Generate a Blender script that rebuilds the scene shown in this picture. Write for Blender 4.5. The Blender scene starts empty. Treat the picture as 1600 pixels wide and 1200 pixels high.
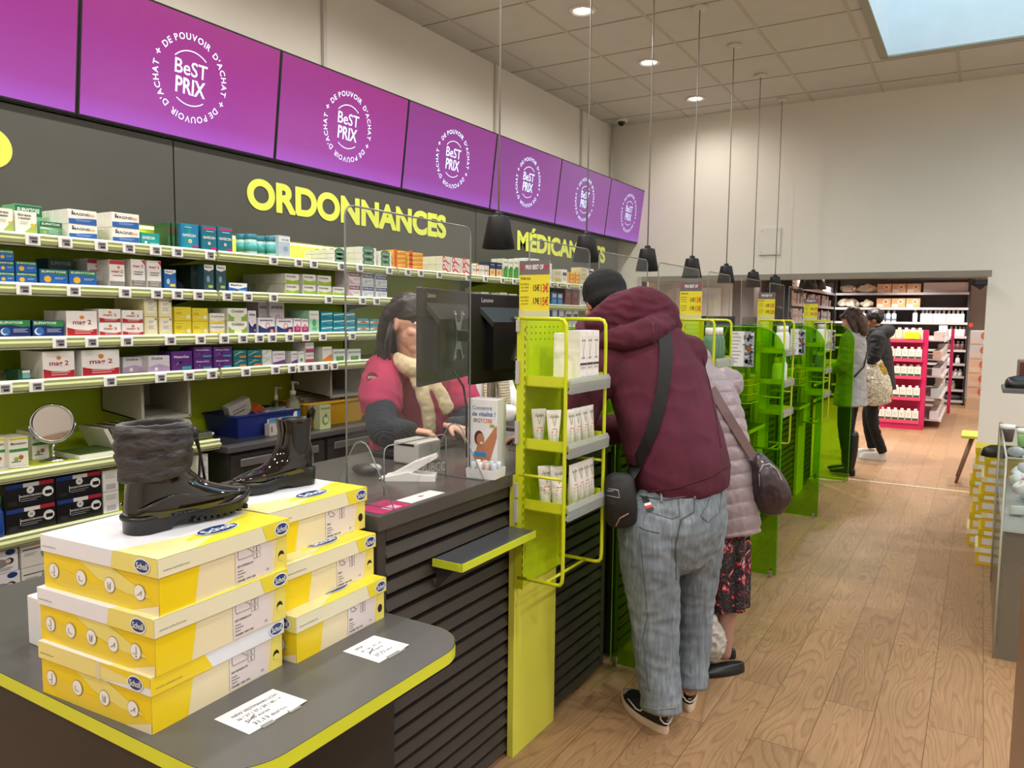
import bpy, bmesh, math, random
from mathutils import Vector, Matrix, noise
from mathutils.bvhtree import BVHTree
random.seed(7)
PI = math.pi
sc = bpy.context.scene
COL = sc.collection

# ------------------------------------------------------------------ camera
RW = ((0.85344434, 0.05439231, -0.51833795), (0.52107561, -0.0687678, 0.85073568), (0.01062852, -0.99614882, -0.087032))
CAM = Vector((0, 0, 1.6))
cam_data = bpy.data.cameras.new('camera'); cam = bpy.data.objects.new('camera', cam_data); COL.objects.link(cam)
cam_data.sensor_width = 36; cam_data.lens = 27.0; cam_data.clip_end = 100; cam_data.clip_start = 0.05
cam.matrix_world = Matrix(((RW[0][0], -RW[0][1], -RW[0][2], CAM.x), (RW[1][0], -RW[1][1], -RW[1][2], CAM.y),
                           (RW[2][0], -RW[2][1], -RW[2][2], CAM.z), (0, 0, 0, 1)))
sc.camera = cam

def ray(u, v):
    c = (u-800, v-600, 1200.0)
    return Vector([sum(RW[i][j]*c[j] for j in range(3)) for i in range(3)])
def at(u, v, x=None, y=None, z=None):
    """where the sight line through a photo point meets a real plane of the room"""
    d = ray(u, v)
    if x is not None: t = (x-CAM.x)/d.x
    elif y is not None: t = (y-CAM.y)/d.y
    else: t = (z-CAM.z)/d.z
    return CAM + d*t
def P(u, v, dist): return CAM + ray(u, v)*(dist/1200.0)

# ------------------------------------------------------------------ world, exposure
w = bpy.data.worlds.new('sky'); sc.world = w; w.use_nodes = True
bg = w.node_tree.nodes['Background']; bg.inputs[0].default_value = (0.52, 0.78, 0.95, 1); bg.inputs[1].default_value = 1.35
sc.view_settings.view_transform = 'Standard'; sc.view_settings.look = 'None'
sc.view_settings.exposure = 0.78; sc.view_settings.gamma = 1.0; sc.view_settings.use_curve_mapping = False

H = 3.78
def lamp(name, kind, loc, energy, color, size=0.1, spot=None, blend=.6, target=None):
    l = bpy.data.lights.new(name, kind); l.energy = energy; l.color = color
    if kind == 'AREA': l.shape = 'DISK'; l.size = size
    else: l.shadow_soft_size = size
    if kind == 'SPOT': l.spot_size = math.radians(spot); l.spot_blend = blend
    o = bpy.data.objects.new(name, l); COL.objects.link(o); o.location = loc
    if target: o.rotation_euler = (Vector(target)-Vector(loc)).to_track_quat('-Z', 'Y').to_euler()
    return o
WARM = (1, .94, .86)
DOWN_AND_FILL = [(-2.55, 1.32), (-2.55, 2.58), (-2.55, 3.84), (-2.55, 5.097), (-2.55, 6.378), (-2.55, 7.627),
        (-2.55, 0.0), (-2.55, -1.3), (-.62, 2.0), (-.62, .2), (-.62, -1.6), (1.3, 2.0), (1.3, .2), (1.3, -1.6), (2.9, 1.2), (2.9, 4.2), (2.9, 6.8), (2.1, 3.6), (2.1, 5.3), (2.1, 6.9)]  # spots right of the first row are unseen fill, added to brighten the shop
E_DOWN = 47

# ------------------------------------------------------------------ helpers
def lin(h):
    if isinstance(h, str):
        r = [int(h[i:i+2], 16)/255 for i in (0, 2, 4)]
        return tuple(((c+.055)/1.055)**2.4 if c > .04045 else c/12.92 for c in r)
    return h
MATS = {}
def M(c, rough=.5, metal=0, **k):
    """procedural principled material for a plain coloured surface, with a little uneven tone"""
    key = (c, rough, metal, tuple(sorted(k.items())))
    if key in MATS: return MATS[key]
    m = bpy.data.materials.new('mat_%s' % str(c)); m.use_nodes = True
    nt = m.node_tree; b = nt.nodes['Principled BSDF']; col = lin(c)
    b.inputs['Roughness'].default_value = rough; b.inputs['Metallic'].default_value = metal
    if k.get('coat'): b.inputs['Coat Weight'].default_value = k['coat']; b.inputs['Coat Roughness'].default_value = .06
    if k.get('sheen'): b.inputs['Sheen Weight'].default_value = k['sheen']
    if k.get('spec') is not None: b.inputs['Specular IOR Level'].default_value = k['spec']
    if k.get('trans'): b.inputs['Transmission Weight'].default_value = k['trans']; b.inputs['IOR'].default_value = 1.3
    if k.get('alpha'): b.inputs['Alpha'].default_value = k['alpha']
    if k.get('emit'):
        b.inputs['Emission Color'].default_value = (*col, 1); b.inputs['Emission Strength'].default_value = k['emit']
    var = k.get('var', .06); sc_ = k.get('scale', 6)
    tc = nt.nodes.new('ShaderNodeTexCoord'); n = nt.nodes.new('ShaderNodeTexNoise'); n.inputs['Scale'].default_value = sc_; n.inputs['Detail'].default_value = 3
    nt.links.new(tc.outputs['Object'], n.inputs['Vector'])
    mx = nt.nodes.new('ShaderNodeMix'); mx.data_type = 'RGBA'
    mx.inputs[6].default_value = (*[x*(1-var) for x in col], 1); mx.inputs[7].default_value = (*[min(1, x*(1+var)) for x in col], 1)
    nt.links.new(n.outputs['Fac'], mx.inputs[0]); nt.links.new(mx.outputs[2], b.inputs['Base Color'])
    if k.get('bump'):
        bp = nt.nodes.new('ShaderNodeBump'); bp.inputs['Strength'].default_value = k['bump']; bp.inputs['Distance'].default_value = .01
        n2 = nt.nodes.new('ShaderNodeTexNoise'); n2.inputs['Scale'].default_value = k.get('bscale', 60)
        nt.links.new(tc.outputs['Object'], n2.inputs['Vector']); nt.links.new(n2.outputs['Fac'], bp.inputs['Height']); nt.links.new(bp.outputs['Normal'], b.inputs['Normal'])
    MATS[key] = m
    return m
def nodes(name):
    m = bpy.data.materials.new(name); m.use_nodes = True
    return m, m.node_tree, m.node_tree.nodes['Principled BSDF']
def ramp(nt, stops):
    r = nt.nodes.new('ShaderNodeValToRGB'); e = r.color_ramp.elements
    while len(e) < len(stops): e.new(.5)
    for el, (p, c) in zip(e, stops): el.position = p; el.color = (*lin(c), 1)
    return r
def mapping(nt, scale, rot=(0, 0, 0), src='Object'):
    tc = nt.nodes.new('ShaderNodeTexCoord'); mp = nt.nodes.new('ShaderNodeMapping')
    mp.inputs['Scale'].default_value = scale; mp.inputs['Rotation'].default_value = rot
    nt.links.new(tc.outputs[src], mp.inputs['Vector']); return mp

TXT = {}
def text_mesh(s, bold=0.0, res=3):
    key = (s, bold, res)
    if key not in TXT:
        c = bpy.data.curves.new('t', 'FONT'); c.body = s; c.size = 1; c.resolution_u = res; c.offset = bold
        o = bpy.data.objects.new('t', c); COL.objects.link(o)
        dg = bpy.context.evaluated_depsgraph_get(); me = bpy.data.meshes.new_from_object(o.evaluated_get(dg))
        vs = [v.co.copy() for v in me.vertices]; fs = [tuple(p.vertices) for p in me.polygons]
        bpy.data.objects.remove(o); bpy.data.curves.remove(c); bpy.data.meshes.remove(me)
        if not vs: vs = [Vector((0, 0, 0))]
        x0 = min(v.x for v in vs); x1 = max(v.x for v in vs)
        TXT[key] = (vs, fs, x0, x1)
    return TXT[key]

class MB:
    """collects shapes and links them as one mesh object"""
    def __init__(s): s.v = []; s.f = []; s.mi = []; s.sm = []; s.mats = []
    def slot(s, m):
        if m not in s.mats: s.mats.append(m)
        return s.mats.index(m)
    def add(s, vs, fs, m, smooth=False):
        b = len(s.v); s.v += [Vector(v) for v in vs]; i = s.slot(m)
        for f in fs: s.f.append(tuple(b+q for q in f)); s.mi.append(i); s.sm.append(smooth)
    def box(s, lo, hi, m, rz=0, bev=0):
        lo = Vector(lo); hi = Vector(hi)
        lo, hi = Vector([min(a, b) for a, b in zip(lo, hi)]), Vector([max(a, b) for a, b in zip(lo, hi)])
        c = (lo+hi)/2
        if bev:
            bm = bmesh.new(); bmesh.ops.create_cube(bm, size=1)
            for v in bm.verts: v.co = Vector([v.co[i]*(hi-lo)[i] for i in range(3)])
            bmesh.ops.bevel(bm, geom=bm.edges[:], offset=bev, segments=2, affect='EDGES', profile=.5)
            bm.verts.ensure_lookup_table(); vs = [v.co.copy() for v in bm.verts]; fs = [tuple(v.index for v in f.verts) for f in bm.faces]; bm.free()
        else:
            h = (hi-lo)/2
            vs = [Vector((x*h.x, y*h.y, z*h.z)) for x in (-1, 1) for y in (-1, 1) for z in (-1, 1)]
            fs = [(0, 1, 3, 2), (4, 6, 7, 5), (0, 4, 5, 1), (2, 3, 7, 6), (0, 2, 6, 4), (1, 5, 7, 3)]
        if rz: R = Matrix.Rotation(rz, 3, 'Z'); vs = [R@v for v in vs]
        s.add([v+c for v in vs], fs, m)
        return s
    def poly(s, pts, m): s.add(pts, [tuple(range(len(pts)))], m); return s
    def prism(s, pts, ext, m):
        """polygon pts (3D, planar) pushed along vector ext"""
        n = len(pts); ext = Vector(ext); vs = [Vector(p) for p in pts]+[Vector(p)+ext for p in pts]
        nrm = Vector((0, 0, 0))
        for i in range(n): nrm += vs[i].cross(vs[(i+1) % n])
        fl = nrm.dot(ext) > 0
        fs = [tuple(range(n)), tuple(range(2*n-1, n-1, -1))]+[(i, n+i, n+(i+1) % n, (i+1) % n) for i in range(n)]
        if fl: fs = [f[::-1] for f in fs]
        s.add(vs, fs, m); return s
    def tube(s, pts, r, m, seg=8, closed=False, cap=True):
        pts = [Vector(p) for p in pts]; n = len(pts); rr = r if isinstance(r, (list, tuple)) else [r]*n
        vs = []; prev = None
        for i in range(n):
            a = pts[(i-1) % n] if (closed or i > 0) else pts[i]; b = pts[(i+1) % n] if (closed or i < n-1) else pts[i]
            t = (b-a).normalized() if (b-a).length else Vector((0, 0, 1))
            if prev is None: up = Vector((0, 0, 1)) if abs(t.z) < .9 else Vector((1, 0, 0)); sd = t.cross(up).normalized()
            else: sd = (prev-t*prev.dot(t)).normalized()
            prev = sd; u = t.cross(sd)
            for k in range(seg):
                an = 2*PI*k/seg; vs.append(pts[i]+(sd*math.cos(an)+u*math.sin(an))*rr[i])
        fs = []
        for i in range(n if closed else n-1):
            j = (i+1) % n
            for k in range(seg): k2 = (k+1) % seg; fs.append((i*seg+k, i*seg+k2, j*seg+k2, j*seg+k))
        if cap and not closed: fs += [tuple(range(seg))[::-1], tuple((n-1)*seg+k for k in range(seg))]
        s.add(vs, fs, m, True); return s
    def lathe(s, prof, c, m, seg=20, axis='z', smooth=True, sx=1, sy=1):
        c = Vector(c); vs = []; n = len(prof)
        for (r, h) in prof:
            for k in range(seg):
                a = 2*PI*k/seg; x, y = r*math.cos(a)*sx, r*math.sin(a)*sy
                vs.append(c+(Vector((x, y, h)) if axis == 'z' else Vector((h, x, y)) if axis == 'x' else Vector((y, h, x))))
        fs = [(i*seg+k, i*seg+(k+1) % seg, (i+1)*seg+(k+1) % seg, (i+1)*seg+k) for i in range(n-1) for k in range(seg)]
        if prof[0][0] > 0: fs.append(tuple(range(seg))[::-1])
        if prof[-1][0] > 0: fs.append(tuple((n-1)*seg+k for k in range(seg)))
        s.add(vs, fs, m, smooth); return s
    def ball(s, c, r, m, seg=14, rings=9, rot=None):
        c = Vector(c); r = Vector(r) if not isinstance(r, (int, float)) else Vector((r, r, r)); vs = []
        for i in range(rings+1):
            t = PI*i/rings
            for k in range(seg):
                a = 2*PI*k/seg; q = Vector((r.x*math.sin(t)*math.cos(a), r.y*math.sin(t)*math.sin(a), -r.z*math.cos(t)))
                vs.append(c+(rot@q if rot else q))
        fs = [(i*seg+k, i*seg+(k+1) % seg, (i+1)*seg+(k+1) % seg, (i+1)*seg+k) for i in range(rings) for k in range(seg)]
        s.add(vs, fs, m, True); return s
    def text(s, str_, o, right, up, h, m, width=None, bold=0.0, align='c', lift=0, res=3):
        vs, fs, x0, x1 = text_mesh(str_, bold, res); right = Vector(right).normalized(); up = Vector(up).normalized(); o = Vector(o)
        k = h/.70; kx = k if width is None else width/(x1-x0)
        off = {'c': (x0+x1)/2, 'l': x0, 'r': x1}[align]; nr = right.cross(up)
        s.add([o+right*((v.x-off)*kx)+up*(v.y*k)+nr*lift for v in vs], fs, m); return s
    def disc(s, c, right, up, r, m, seg=20, ry=None, r0=0, a0=0, a1=2*PI):
        c = Vector(c); right = Vector(right); up = Vector(up); ry = ry or r
        if r0:
            n = seg; vs = []
            for i in range(n+1):
                a = a0+(a1-a0)*i/n; d = right*math.cos(a)*1+up*math.sin(a)*(ry/r); vs += [c+d*r, c+d*r0]
            s.add(vs, [(2*i, 2*i+2, 2*i+3, 2*i+1) for i in range(n)], m)
        else: s.add([c+right*math.cos(2*PI*i/seg)*r+up*math.sin(2*PI*i/seg)*ry for i in range(seg)], [tuple(range(seg))], m)
        return s
    def mesh(s, name, origin=None):
        me = bpy.data.meshes.new(name); o = Vector(origin or (0, 0, 0))
        me.from_pydata([tuple(v-o) for v in s.v], [], s.f)
        for mm in s.mats: me.materials.append(mm)
        me.polygons.foreach_set('material_index', s.mi); me.polygons.foreach_set('use_smooth', s.sm); me.update()
        return me
    def build(s, name, parent=None, local=False):
        """world coordinates by default; local=True when authored in the parent's frame"""
        if parent is None and not local:
            lo = Vector([min(v[i] for v in s.v) for i in range(3)]); hi = Vector([max(v[i] for v in s.v) for i in range(3)])
            org = Vector(((lo.x+hi.x)/2, (lo.y+hi.y)/2, lo.z))
        elif parent is not None and not local:
            org = Vector((0, 0, 0)); p = parent
            while p: org += p.location; p = p.parent
        else: org = Vector((0, 0, 0))
        o = bpy.data.objects.new(name, s.mesh(name, org)); COL.objects.link(o)
        if parent is None: o.location = org
        else: o.parent = parent
        return o
def tag(o, label=None, cat=None, group=None, kind=None):
    if label: o['label'] = label
    if cat: o['category'] = cat
    if group: o['group'] = group
    if kind: o['kind'] = kind
    return o
def thing(name, label, cat, loc=(0, 0, 0), rz=0, group=None):
    o = bpy.data.objects.new(name, None); COL.objects.link(o); o.location = loc; o.rotation_euler = (0, 0, rz); o.empty_display_size = .05
    return tag(o, label, cat, group)
def struct(name, mb): return tag(mb.build(name), kind='structure')
def copy_tree(o, parent=None):
    c = o.copy(); COL.objects.link(c)
    if parent: c.parent = parent
    for ch in list(o.children): copy_tree(ch, c)
    return c
ORD = ['first', 'second', 'third', 'fourth', 'fifth', 'sixth', 'seventh', 'eighth', 'ninth', 'tenth', 'eleventh', 'twelfth', 'thirteenth', 'fourteenth', 'fifteenth', 'sixteenth',
       'seventeenth', 'eighteenth', 'nineteenth', 'twentieth'] + ['%dth' % i for i in range(21, 60)]
ORD[20] = '21st'; ORD[21] = '22nd'; ORD[22] = '23rd'; ORD[30] = '31st'; ORD[31] = '32nd'; ORD[32] = '33rd'

# ------------------------------------------------------------------ materials
LIME = M('c9d830', .35, coat=.2); LIMEDK = M('bccc1c', .4)
WHITE = M('eeeeec', .4); DARK = M('2e2b29', .45); BLACK = M('0c0c0d', .4); CHROME = M('c9ccd0', .18, 1)
def wall_mat(c, name):
    m, nt, b = nodes(name); mp = mapping(nt, (1, 1, 1)); n = nt.nodes.new('ShaderNodeTexNoise'); n.inputs['Scale'].default_value = 1.3; n.inputs['Detail'].default_value = 5
    r = ramp(nt, [(.3, c), (.7, tuple(min(1, x*1.05) for x in lin(c)))]); nt.links.new(mp.outputs[0], n.inputs['Vector']); nt.links.new(n.outputs['Fac'], r.inputs[0]); nt.links.new(r.outputs[0], b.inputs['Base Color'])
    b.inputs['Roughness'].default_value = .85
    n2 = nt.nodes.new('ShaderNodeTexNoise'); n2.inputs['Scale'].default_value = 90; bp = nt.nodes.new('ShaderNodeBump'); bp.inputs['Strength'].default_value = .08
    nt.links.new(mp.outputs[0], n2.inputs['Vector']); nt.links.new(n2.outputs['Fac'], bp.inputs['Height']); nt.links.new(bp.outputs[0], b.inputs['Normal'])
    return m
WALL = wall_mat('e0dcd3', 'painted_wall')
def floor_mat():
    m, nt, b = nodes('oak_planks'); L = nt.links.new
    tc = nt.nodes.new('ShaderNodeTexCoord'); mp = nt.nodes.new('ShaderNodeMapping'); mp.inputs['Rotation'].default_value = (0, 0, PI/2)
    L(tc.outputs['Object'], mp.inputs['Vector'])
    br = nt.nodes.new('ShaderNodeTexBrick'); br.inputs['Scale'].default_value = 1; br.inputs['Brick Width'].default_value = 1.25; br.inputs['Row Height'].default_value = .19
    br.inputs['Mortar Size'].default_value = .0016; br.inputs['Mortar Smooth'].default_value = .2; br.inputs['Bias'].default_value = 0; br.offset = .37
    br.inputs['Color1'].default_value = (0, 0, 0, 1); br.inputs['Color2'].default_value = (1, 1, 1, 1); br.inputs['Mortar'].default_value = (.5, .5, .5, 1)
    L(mp.outputs[0], br.inputs['Vector'])
    # per plank offset so every board carries its own figure
    sep = nt.nodes.new('ShaderNodeSeparateXYZ'); L(mp.outputs[0], sep.inputs[0])
    cv = nt.nodes.new('ShaderNodeCombineXYZ')
    m1 = nt.nodes.new('ShaderNodeMath'); m1.operation = 'MULTIPLY'; m1.inputs[1].default_value = .42; L(sep.outputs[0], m1.inputs[0])
    m2 = nt.nodes.new('ShaderNodeMath'); m2.operation = 'MULTIPLY'; m2.inputs[1].default_value = 2.6; L(sep.outputs[1], m2.inputs[0])
    m3 = nt.nodes.new('ShaderNodeMath'); m3.operation = 'MULTIPLY'; m3.inputs[1].default_value = 7; L(br.outputs['Color'], m3.inputs[0])
    L(m1.outputs[0], cv.inputs[0]); L(m2.outputs[0], cv.inputs[1]); L(m3.outputs[0], cv.inputs[2])
    n = nt.nodes.new('ShaderNodeTexNoise'); n.inputs['Scale'].default_value = 2.0; n.inputs['Detail'].default_value = 1.5; n.inputs['Distortion'].default_value = .5; L(cv.outputs[0], n.inputs['Vector'])
    mm = nt.nodes.new('ShaderNodeMath'); mm.operation = 'MULTIPLY'; mm.inputs[1].default_value = 26; L(n.outputs['Fac'], mm.inputs[0])
    fr = nt.nodes.new('ShaderNodeMath'); fr.operation = 'FRACT'; L(mm.outputs[0], fr.inputs[0])
    rr = ramp(nt, [(0, 'ab8662'), (.16, '9a7654'), (.4, 'aa8560'), (1, 'ae8a66')]); L(fr.outputs[0], rr.inputs[0])
    fine = nt.nodes.new('ShaderNodeTexNoise'); fine.inputs['Scale'].default_value = 1; fine.inputs['Detail'].default_value = 4
    mp2 = nt.nodes.new('ShaderNodeMapping'); mp2.inputs['Scale'].default_value = (6, 120, 1); L(mp.outputs[0], mp2.inputs['Vector']); L(mp2.outputs[0], fine.inputs['Vector'])
    r2 = ramp(nt, [(.3, (.82, .82, .82)), (.7, (1.0, 1.0, 1.0))]); L(fine.outputs['Fac'], r2.inputs[0])
    mx = nt.nodes.new('ShaderNodeMix'); mx.data_type = 'RGBA'; mx.blend_type = 'MULTIPLY'; mx.inputs[0].default_value = 1; L(rr.outputs[0], mx.inputs[6]); L(r2.outputs[0], mx.inputs[7])
    r3 = ramp(nt, [(0, (.86, .86, .86)), (1, (1.05, 1.05, 1.05))]); L(br.outputs['Color'], r3.inputs[0])
    mx2 = nt.nodes.new('ShaderNodeMix'); mx2.data_type = 'RGBA'; mx2.blend_type = 'MULTIPLY'; mx2.inputs[0].default_value = 1; L(mx.outputs[2], mx2.inputs[6]); L(r3.outputs[0], mx2.inputs[7])
    mx3 = nt.nodes.new('ShaderNodeMix'); mx3.data_type = 'RGBA'; L(br.outputs['Fac'], mx3.inputs[0]); L(mx2.outputs[2], mx3.inputs[6]); mx3.inputs[7].default_value = (*lin('6a4e34'), 1)
    L(mx3.outputs[2], b.inputs['Base Color']); b.inputs['Roughness'].default_value = .42
    bp = nt.nodes.new('ShaderNodeBump'); bp.inputs['Strength'].default_value = .12; L(fr.outputs[0], bp.inputs['Height']); L(bp.outputs[0], b.inputs['Normal'])
    return m
FLOOR = floor_mat()
def clear(name, col, a, film='d8dcda'):
    """thin clear acrylic: tinted transparent film plus sharp reflection"""
    m = bpy.data.materials.new(name); m.use_nodes = True; nt = m.node_tree; nt.nodes.clear(); L = nt.links.new
    out = nt.nodes.new('ShaderNodeOutputMaterial'); tr = nt.nodes.new('ShaderNodeBsdfTransparent'); gl = nt.nodes.new('ShaderNodeBsdfGlossy'); fr = nt.nodes.new('ShaderNodeLayerWeight'); mx = nt.nodes.new('ShaderNodeMixShader')
    tr.inputs[0].default_value = (*lin(col), 1); gl.inputs['Roughness'].default_value = .02
    pw = nt.nodes.new('ShaderNodeMath'); pw.operation = 'POWER'; pw.inputs[1].default_value = 4; fr.inputs[0].default_value = .5; L(fr.outputs['Facing'], pw.inputs[0])
    ma = nt.nodes.new('ShaderNodeMath'); ma.operation = 'MULTIPLY_ADD'; ma.inputs[1].default_value = .5; ma.inputs[2].default_value = .03; L(pw.outputs[0], ma.inputs[0])
    df = nt.nodes.new('ShaderNodeBsdfDiffuse'); df.inputs[0].default_value = (*lin(film), 1); mx2 = nt.nodes.new('ShaderNodeMixShader')
    n = nt.nodes.new('ShaderNodeTexNoise'); n.inputs['Scale'].default_value = 2
    mu = nt.nodes.new('ShaderNodeMath'); mu.operation = 'MULTIPLY'; mu.inputs[1].default_value = a*2; L(n.outputs['Fac'], mu.inputs[0]); L(mu.outputs[0], mx2.inputs[0])
    L(tr.outputs[0], mx2.inputs[1]); L(df.outputs[0], mx2.inputs[2])
    L(ma.outputs[0], mx.inputs[0]); L(mx2.outputs[0], mx.inputs[1]); L(gl.outputs[0], mx.inputs[2]); L(mx.outputs[0], out.inputs[0])
    return m
GLASS = clear('clear_acrylic', 'f6f8f6', .035); GREENGL = clear('green_acrylic', '8ccf1a', .045, '6cd000')
EDGE = M('8f9698', .2, alpha=.75)

# ================================================================== the room
Y1 = 8.28                                                     # wall with the opening
XR, YB, YF = 4.0, -3.0, 18.6
fl = MB(); fl.box((-4.3, YB-.1, -.1), (XR+.1, YF+.3, 0), FLOOR); struct('floor', fl)
# ceiling around the roof light, with its tile grid
sx0, sx1, sy0, sy1 = -.79, 1.6, 3.4, 7.2
ct = M('cbc7c0', .9, bump=.05); cg = M('bdb7aa', .8)
c = MB()
for a, b in (((-3.85, YB, H), (sx0, Y1+.1, H+.06)), ((sx1, YB, H), (XR, Y1+.1, H+.06)), ((sx0, YB, H), (sx1, sy0, H+.06)), ((sx0, sy1, H), (sx1, Y1+.1, H+.06))): c.box(a, b, ct)
struct('ceiling', c)
c = MB()
xs = [-3.475+.637*i for i in range(0, 12)]; ys = [5.405+.637*i for i in range(-13, 5)]
for x in xs:
    if sx0 < x < sx1: c.box((x-.012, YB, H-.004), (x+.012, sy0, H+.001), cg); c.box((x-.012, sy1, H-.004), (x+.012, Y1, H+.001), cg)
    else: c.box((x-.012, YB, H-.004), (x+.012, Y1, H+.001), cg)
for y in ys:
    if sy0 < y < sy1: c.box((-3.75, y-.006, H-.003), (sx0, y+.006, H+.001), M('9a9488', .8)); c.box((sx1, y-.006, H-.003), (XR, y+.006, H+.001), M('9a9488', .8))
    else: c.box((-3.75, y-.006, H-.003), (XR, y+.006, H+.001), M('9a9488', .8))
struct('trim_1', c)
# roof light shaft and frame
c = MB(); sh = M('e6ecee', .8)
c.box((sx0-.05, sy0-.05, H+.002), (sx0+.006, sy1+.05, H+1), sh); c.box((sx1-.006, sy0-.05, H+.002), (sx1+.05, sy1+.05, H+1), sh)
c.box((sx0, sy0-.05, H+.002), (sx1, sy0+.006, H+1), sh); c.box((sx0, sy1-.006, H+.002), (sx1, sy1+.05, H+1), sh)
struct('trim_2', c)
c = MB(); fm = M('a4a293', .6)
c.box((sx0-.05, sy0, H-.012), (sx0+.008, sy1, H+.001), fm); c.box((sx0-.05, sy1-.008, H-.012), (sx1, sy1+.05, H+.001), fm); c.box((sx1-.008, sy0, H-.012), (sx1+.05, sy1+.05, H+.001), fm)
struct('window_1', c)
# walls
c = MB(); c.box((-3.85, YB, 0), (-3.73, Y1, H), WALL); struct('wall_left', c)
ox0, ox1, oz = -3.33, .02, 2.02
c = MB(); c.box((-3.85, Y1, 0), (ox0, Y1+.14, H), WALL); c.box((ox0, Y1, oz+.05), (ox1, Y1+.14, H), WALL); c.box((ox1, Y1, 0), (XR+.1, Y1+.14, H), WALL); struct('wall_far', c)
c = MB(); c.box((ox0, Y1-.012, oz-.005), (ox1+.03, Y1+.16, oz+.05), M('8f8a7e', .5)); struct('trim_3', c)
c = MB(); c.box((ox0-.05, Y1-.012, 0), (ox0, Y1+.15, oz+.05), M('b9b6ae', .5)); struct('trim_4', c)
c = MB(); c.box((ox1, Y1-.015, 0), (XR, Y1, .075), M('8b6f55', .5)); c.box((ox1-.012, Y1-.015, 0), (ox1, Y1+.15, .075), M('8b6f55', .5)); struct('baseboard_far', c)
c = MB(); c.box((XR, YB, 0), (XR+.1, Y1, H), WALL); struct('wall_right', c)
c = MB(); c.box((-3.85, YB-.1, 0), (XR+.1, YB, H), WALL); struct('wall_back', c)
# second sales room beyond the opening
DG = M('4c4b4c', .7)
c = MB(); c.box((-4.2, Y1+.14, 2.62), (1.3, YF+.2, 2.7), M('cfcac4', .8)); struct('ceiling_rear', c)
c = MB(); c.box((-4.2, YF, 0), (1.3, YF+.1, 2.62), M('d9cfc8', .8)); struct('wall_rear', c)
c = MB(); c.box((-4.3, Y1+.14, 0), (-4.2, YF, 2.62), WALL); struct('wall_rear_left', c)
c = MB(); c.box((1.3, Y1+.14, 0), (1.4, YF, 2.62), M('d9cfc8', .8)); struct('wall_rear_right', c)
c = MB(); c.box((ox0, Y1+.02, 0), (ox1, Y1+.06, .004), M('d8c9b2', .4)); struct('trim_5', c)
# back office wall with a door seen through the opening
c = MB(); c.box((-4.2, 11.0, 0), (-3.05, 11.12, 2.62), M('c9c5c0', .7)); struct('wall_office', c)
d = MB(); d.box((-3.86, 10.94, 0), (-3.2, 10.99, 2.05), M('d6d3cf', .5), bev=.004)
for z0, z1 in ((.15, .75), (.85, 1.35), (1.45, 1.95)): d.box((-3.76, 10.93, z0), (-3.3, 10.945, z1), M('c8c5c1', .5), bev=.003)
d = tag(d.build('door_1'), kind='structure')
hd = MB(); hd.tube([(-3.26, 10.93, 1.02), (-3.26, 10.88, 1.02), (-3.36, 10.88, 1.02)], .009, CHROME); hd.build('door_handle', d)
c = MB(); c.box((-3.05, 11.0, 0), (-2.75, 11.3, 2.62), M('6f6863', .7)); struct('wall_column', c)
c = MB(); c.box((-3.36, 12.2, 0), (-3.08, 12.6, 2.62), M('544a42', .7)); struct('wall_column_rear', c)

# downlights, plus the added fill lamps that have no fixture
def make_down():
    t = thing('ceiling_downlight', '', 'ceiling light')
    r = MB(); r.lathe([(.062, -.0), (.075, -.012), (.098, -.01), (.1, .0), (.062, .004)], (0, 0, 0), M('dedad2', .3), seg=28); r.build('trim_ring', t, local=True)
    e = MB(); e.lathe([(.001, .012), (.064, .012)], (0, 0, -.014), M('fff6e2', .5, emit=14.0), seg=24); e.build('lens', t, local=True)
    return t
dl = make_down(); seen = {(-2.55, 5.097): 'nearest of the three round downlights in the ceiling above the service counter',
                          (-2.55, 6.378): 'middle one of the three round downlights above the service counter', (-2.55, 7.627): 'farthest round downlight, nearest the far wall above the counter'}
for i, (x, y) in enumerate(DOWN_AND_FILL):
    if (x, y) in seen:
        o = dl if dl.location.x == 0 else copy_tree(dl); o.location = (x, y, H); o.rotation_euler = (0, 0, 0)
        tag(o, seen[(x, y)], group='ceiling downlights')
    lamp('downlight_and_fill_lamp', 'SPOT', (x, y, H-.03), E_DOWN*(1.15 if x > -2 else .4 if y > 7.5 else .85 if y > 6 else 1.0), WARM if x < 0 else (1, .97, .93), .05, 168, .75)
for x in (-2.6, -1.2, .3):
    for y in (9.6, 11.6, 13.8, 16.2): lamp('rear_room_lamp', 'SPOT', (x, y, 2.58), 85, (1, .93, .85), .05, 140, .7)

# pendants: seven in a row above the counters
def make_pendant():
    t = thing('pendant_lamp', '', 'pendant lamp')
    blk = M('15171a', .55, bump=.03)
    s = MB(); s.lathe([(.03, .14), (.044, .137), (.0465, .13), (.072, 0), (.069, .0), (.044, .122), (.015, .128)], (0, 0, 1.895), blk, seg=36); s.build('lamp_shade', t, local=True)
    s = MB(); s.lathe([(.02, .135), (.018, .155), (.008, .16)], (0, 0, 1.895), blk, seg=16); s.build('cord_grip', t, local=True)
    s = MB(); s.tube([(0, 0, 2.05), (.002, 0, 2.9), (0, 0, H)], .0042, M('8c8880', .5), seg=6); s.build('cord', t, local=True)
    s = MB(); s.lathe([(.055, 0), (.055, -.018), (.012, -.024), (.001, -.024)], (0, 0, H), M('cfcabf', .5), seg=24); s.build('ceiling_rose', t, local=True)
    s = MB(); s.ball((0, 0, 1.935), .026, M('fff4de', .5, emit=9.0)); s.build('bulb', t, local=True)
    return t
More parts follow.
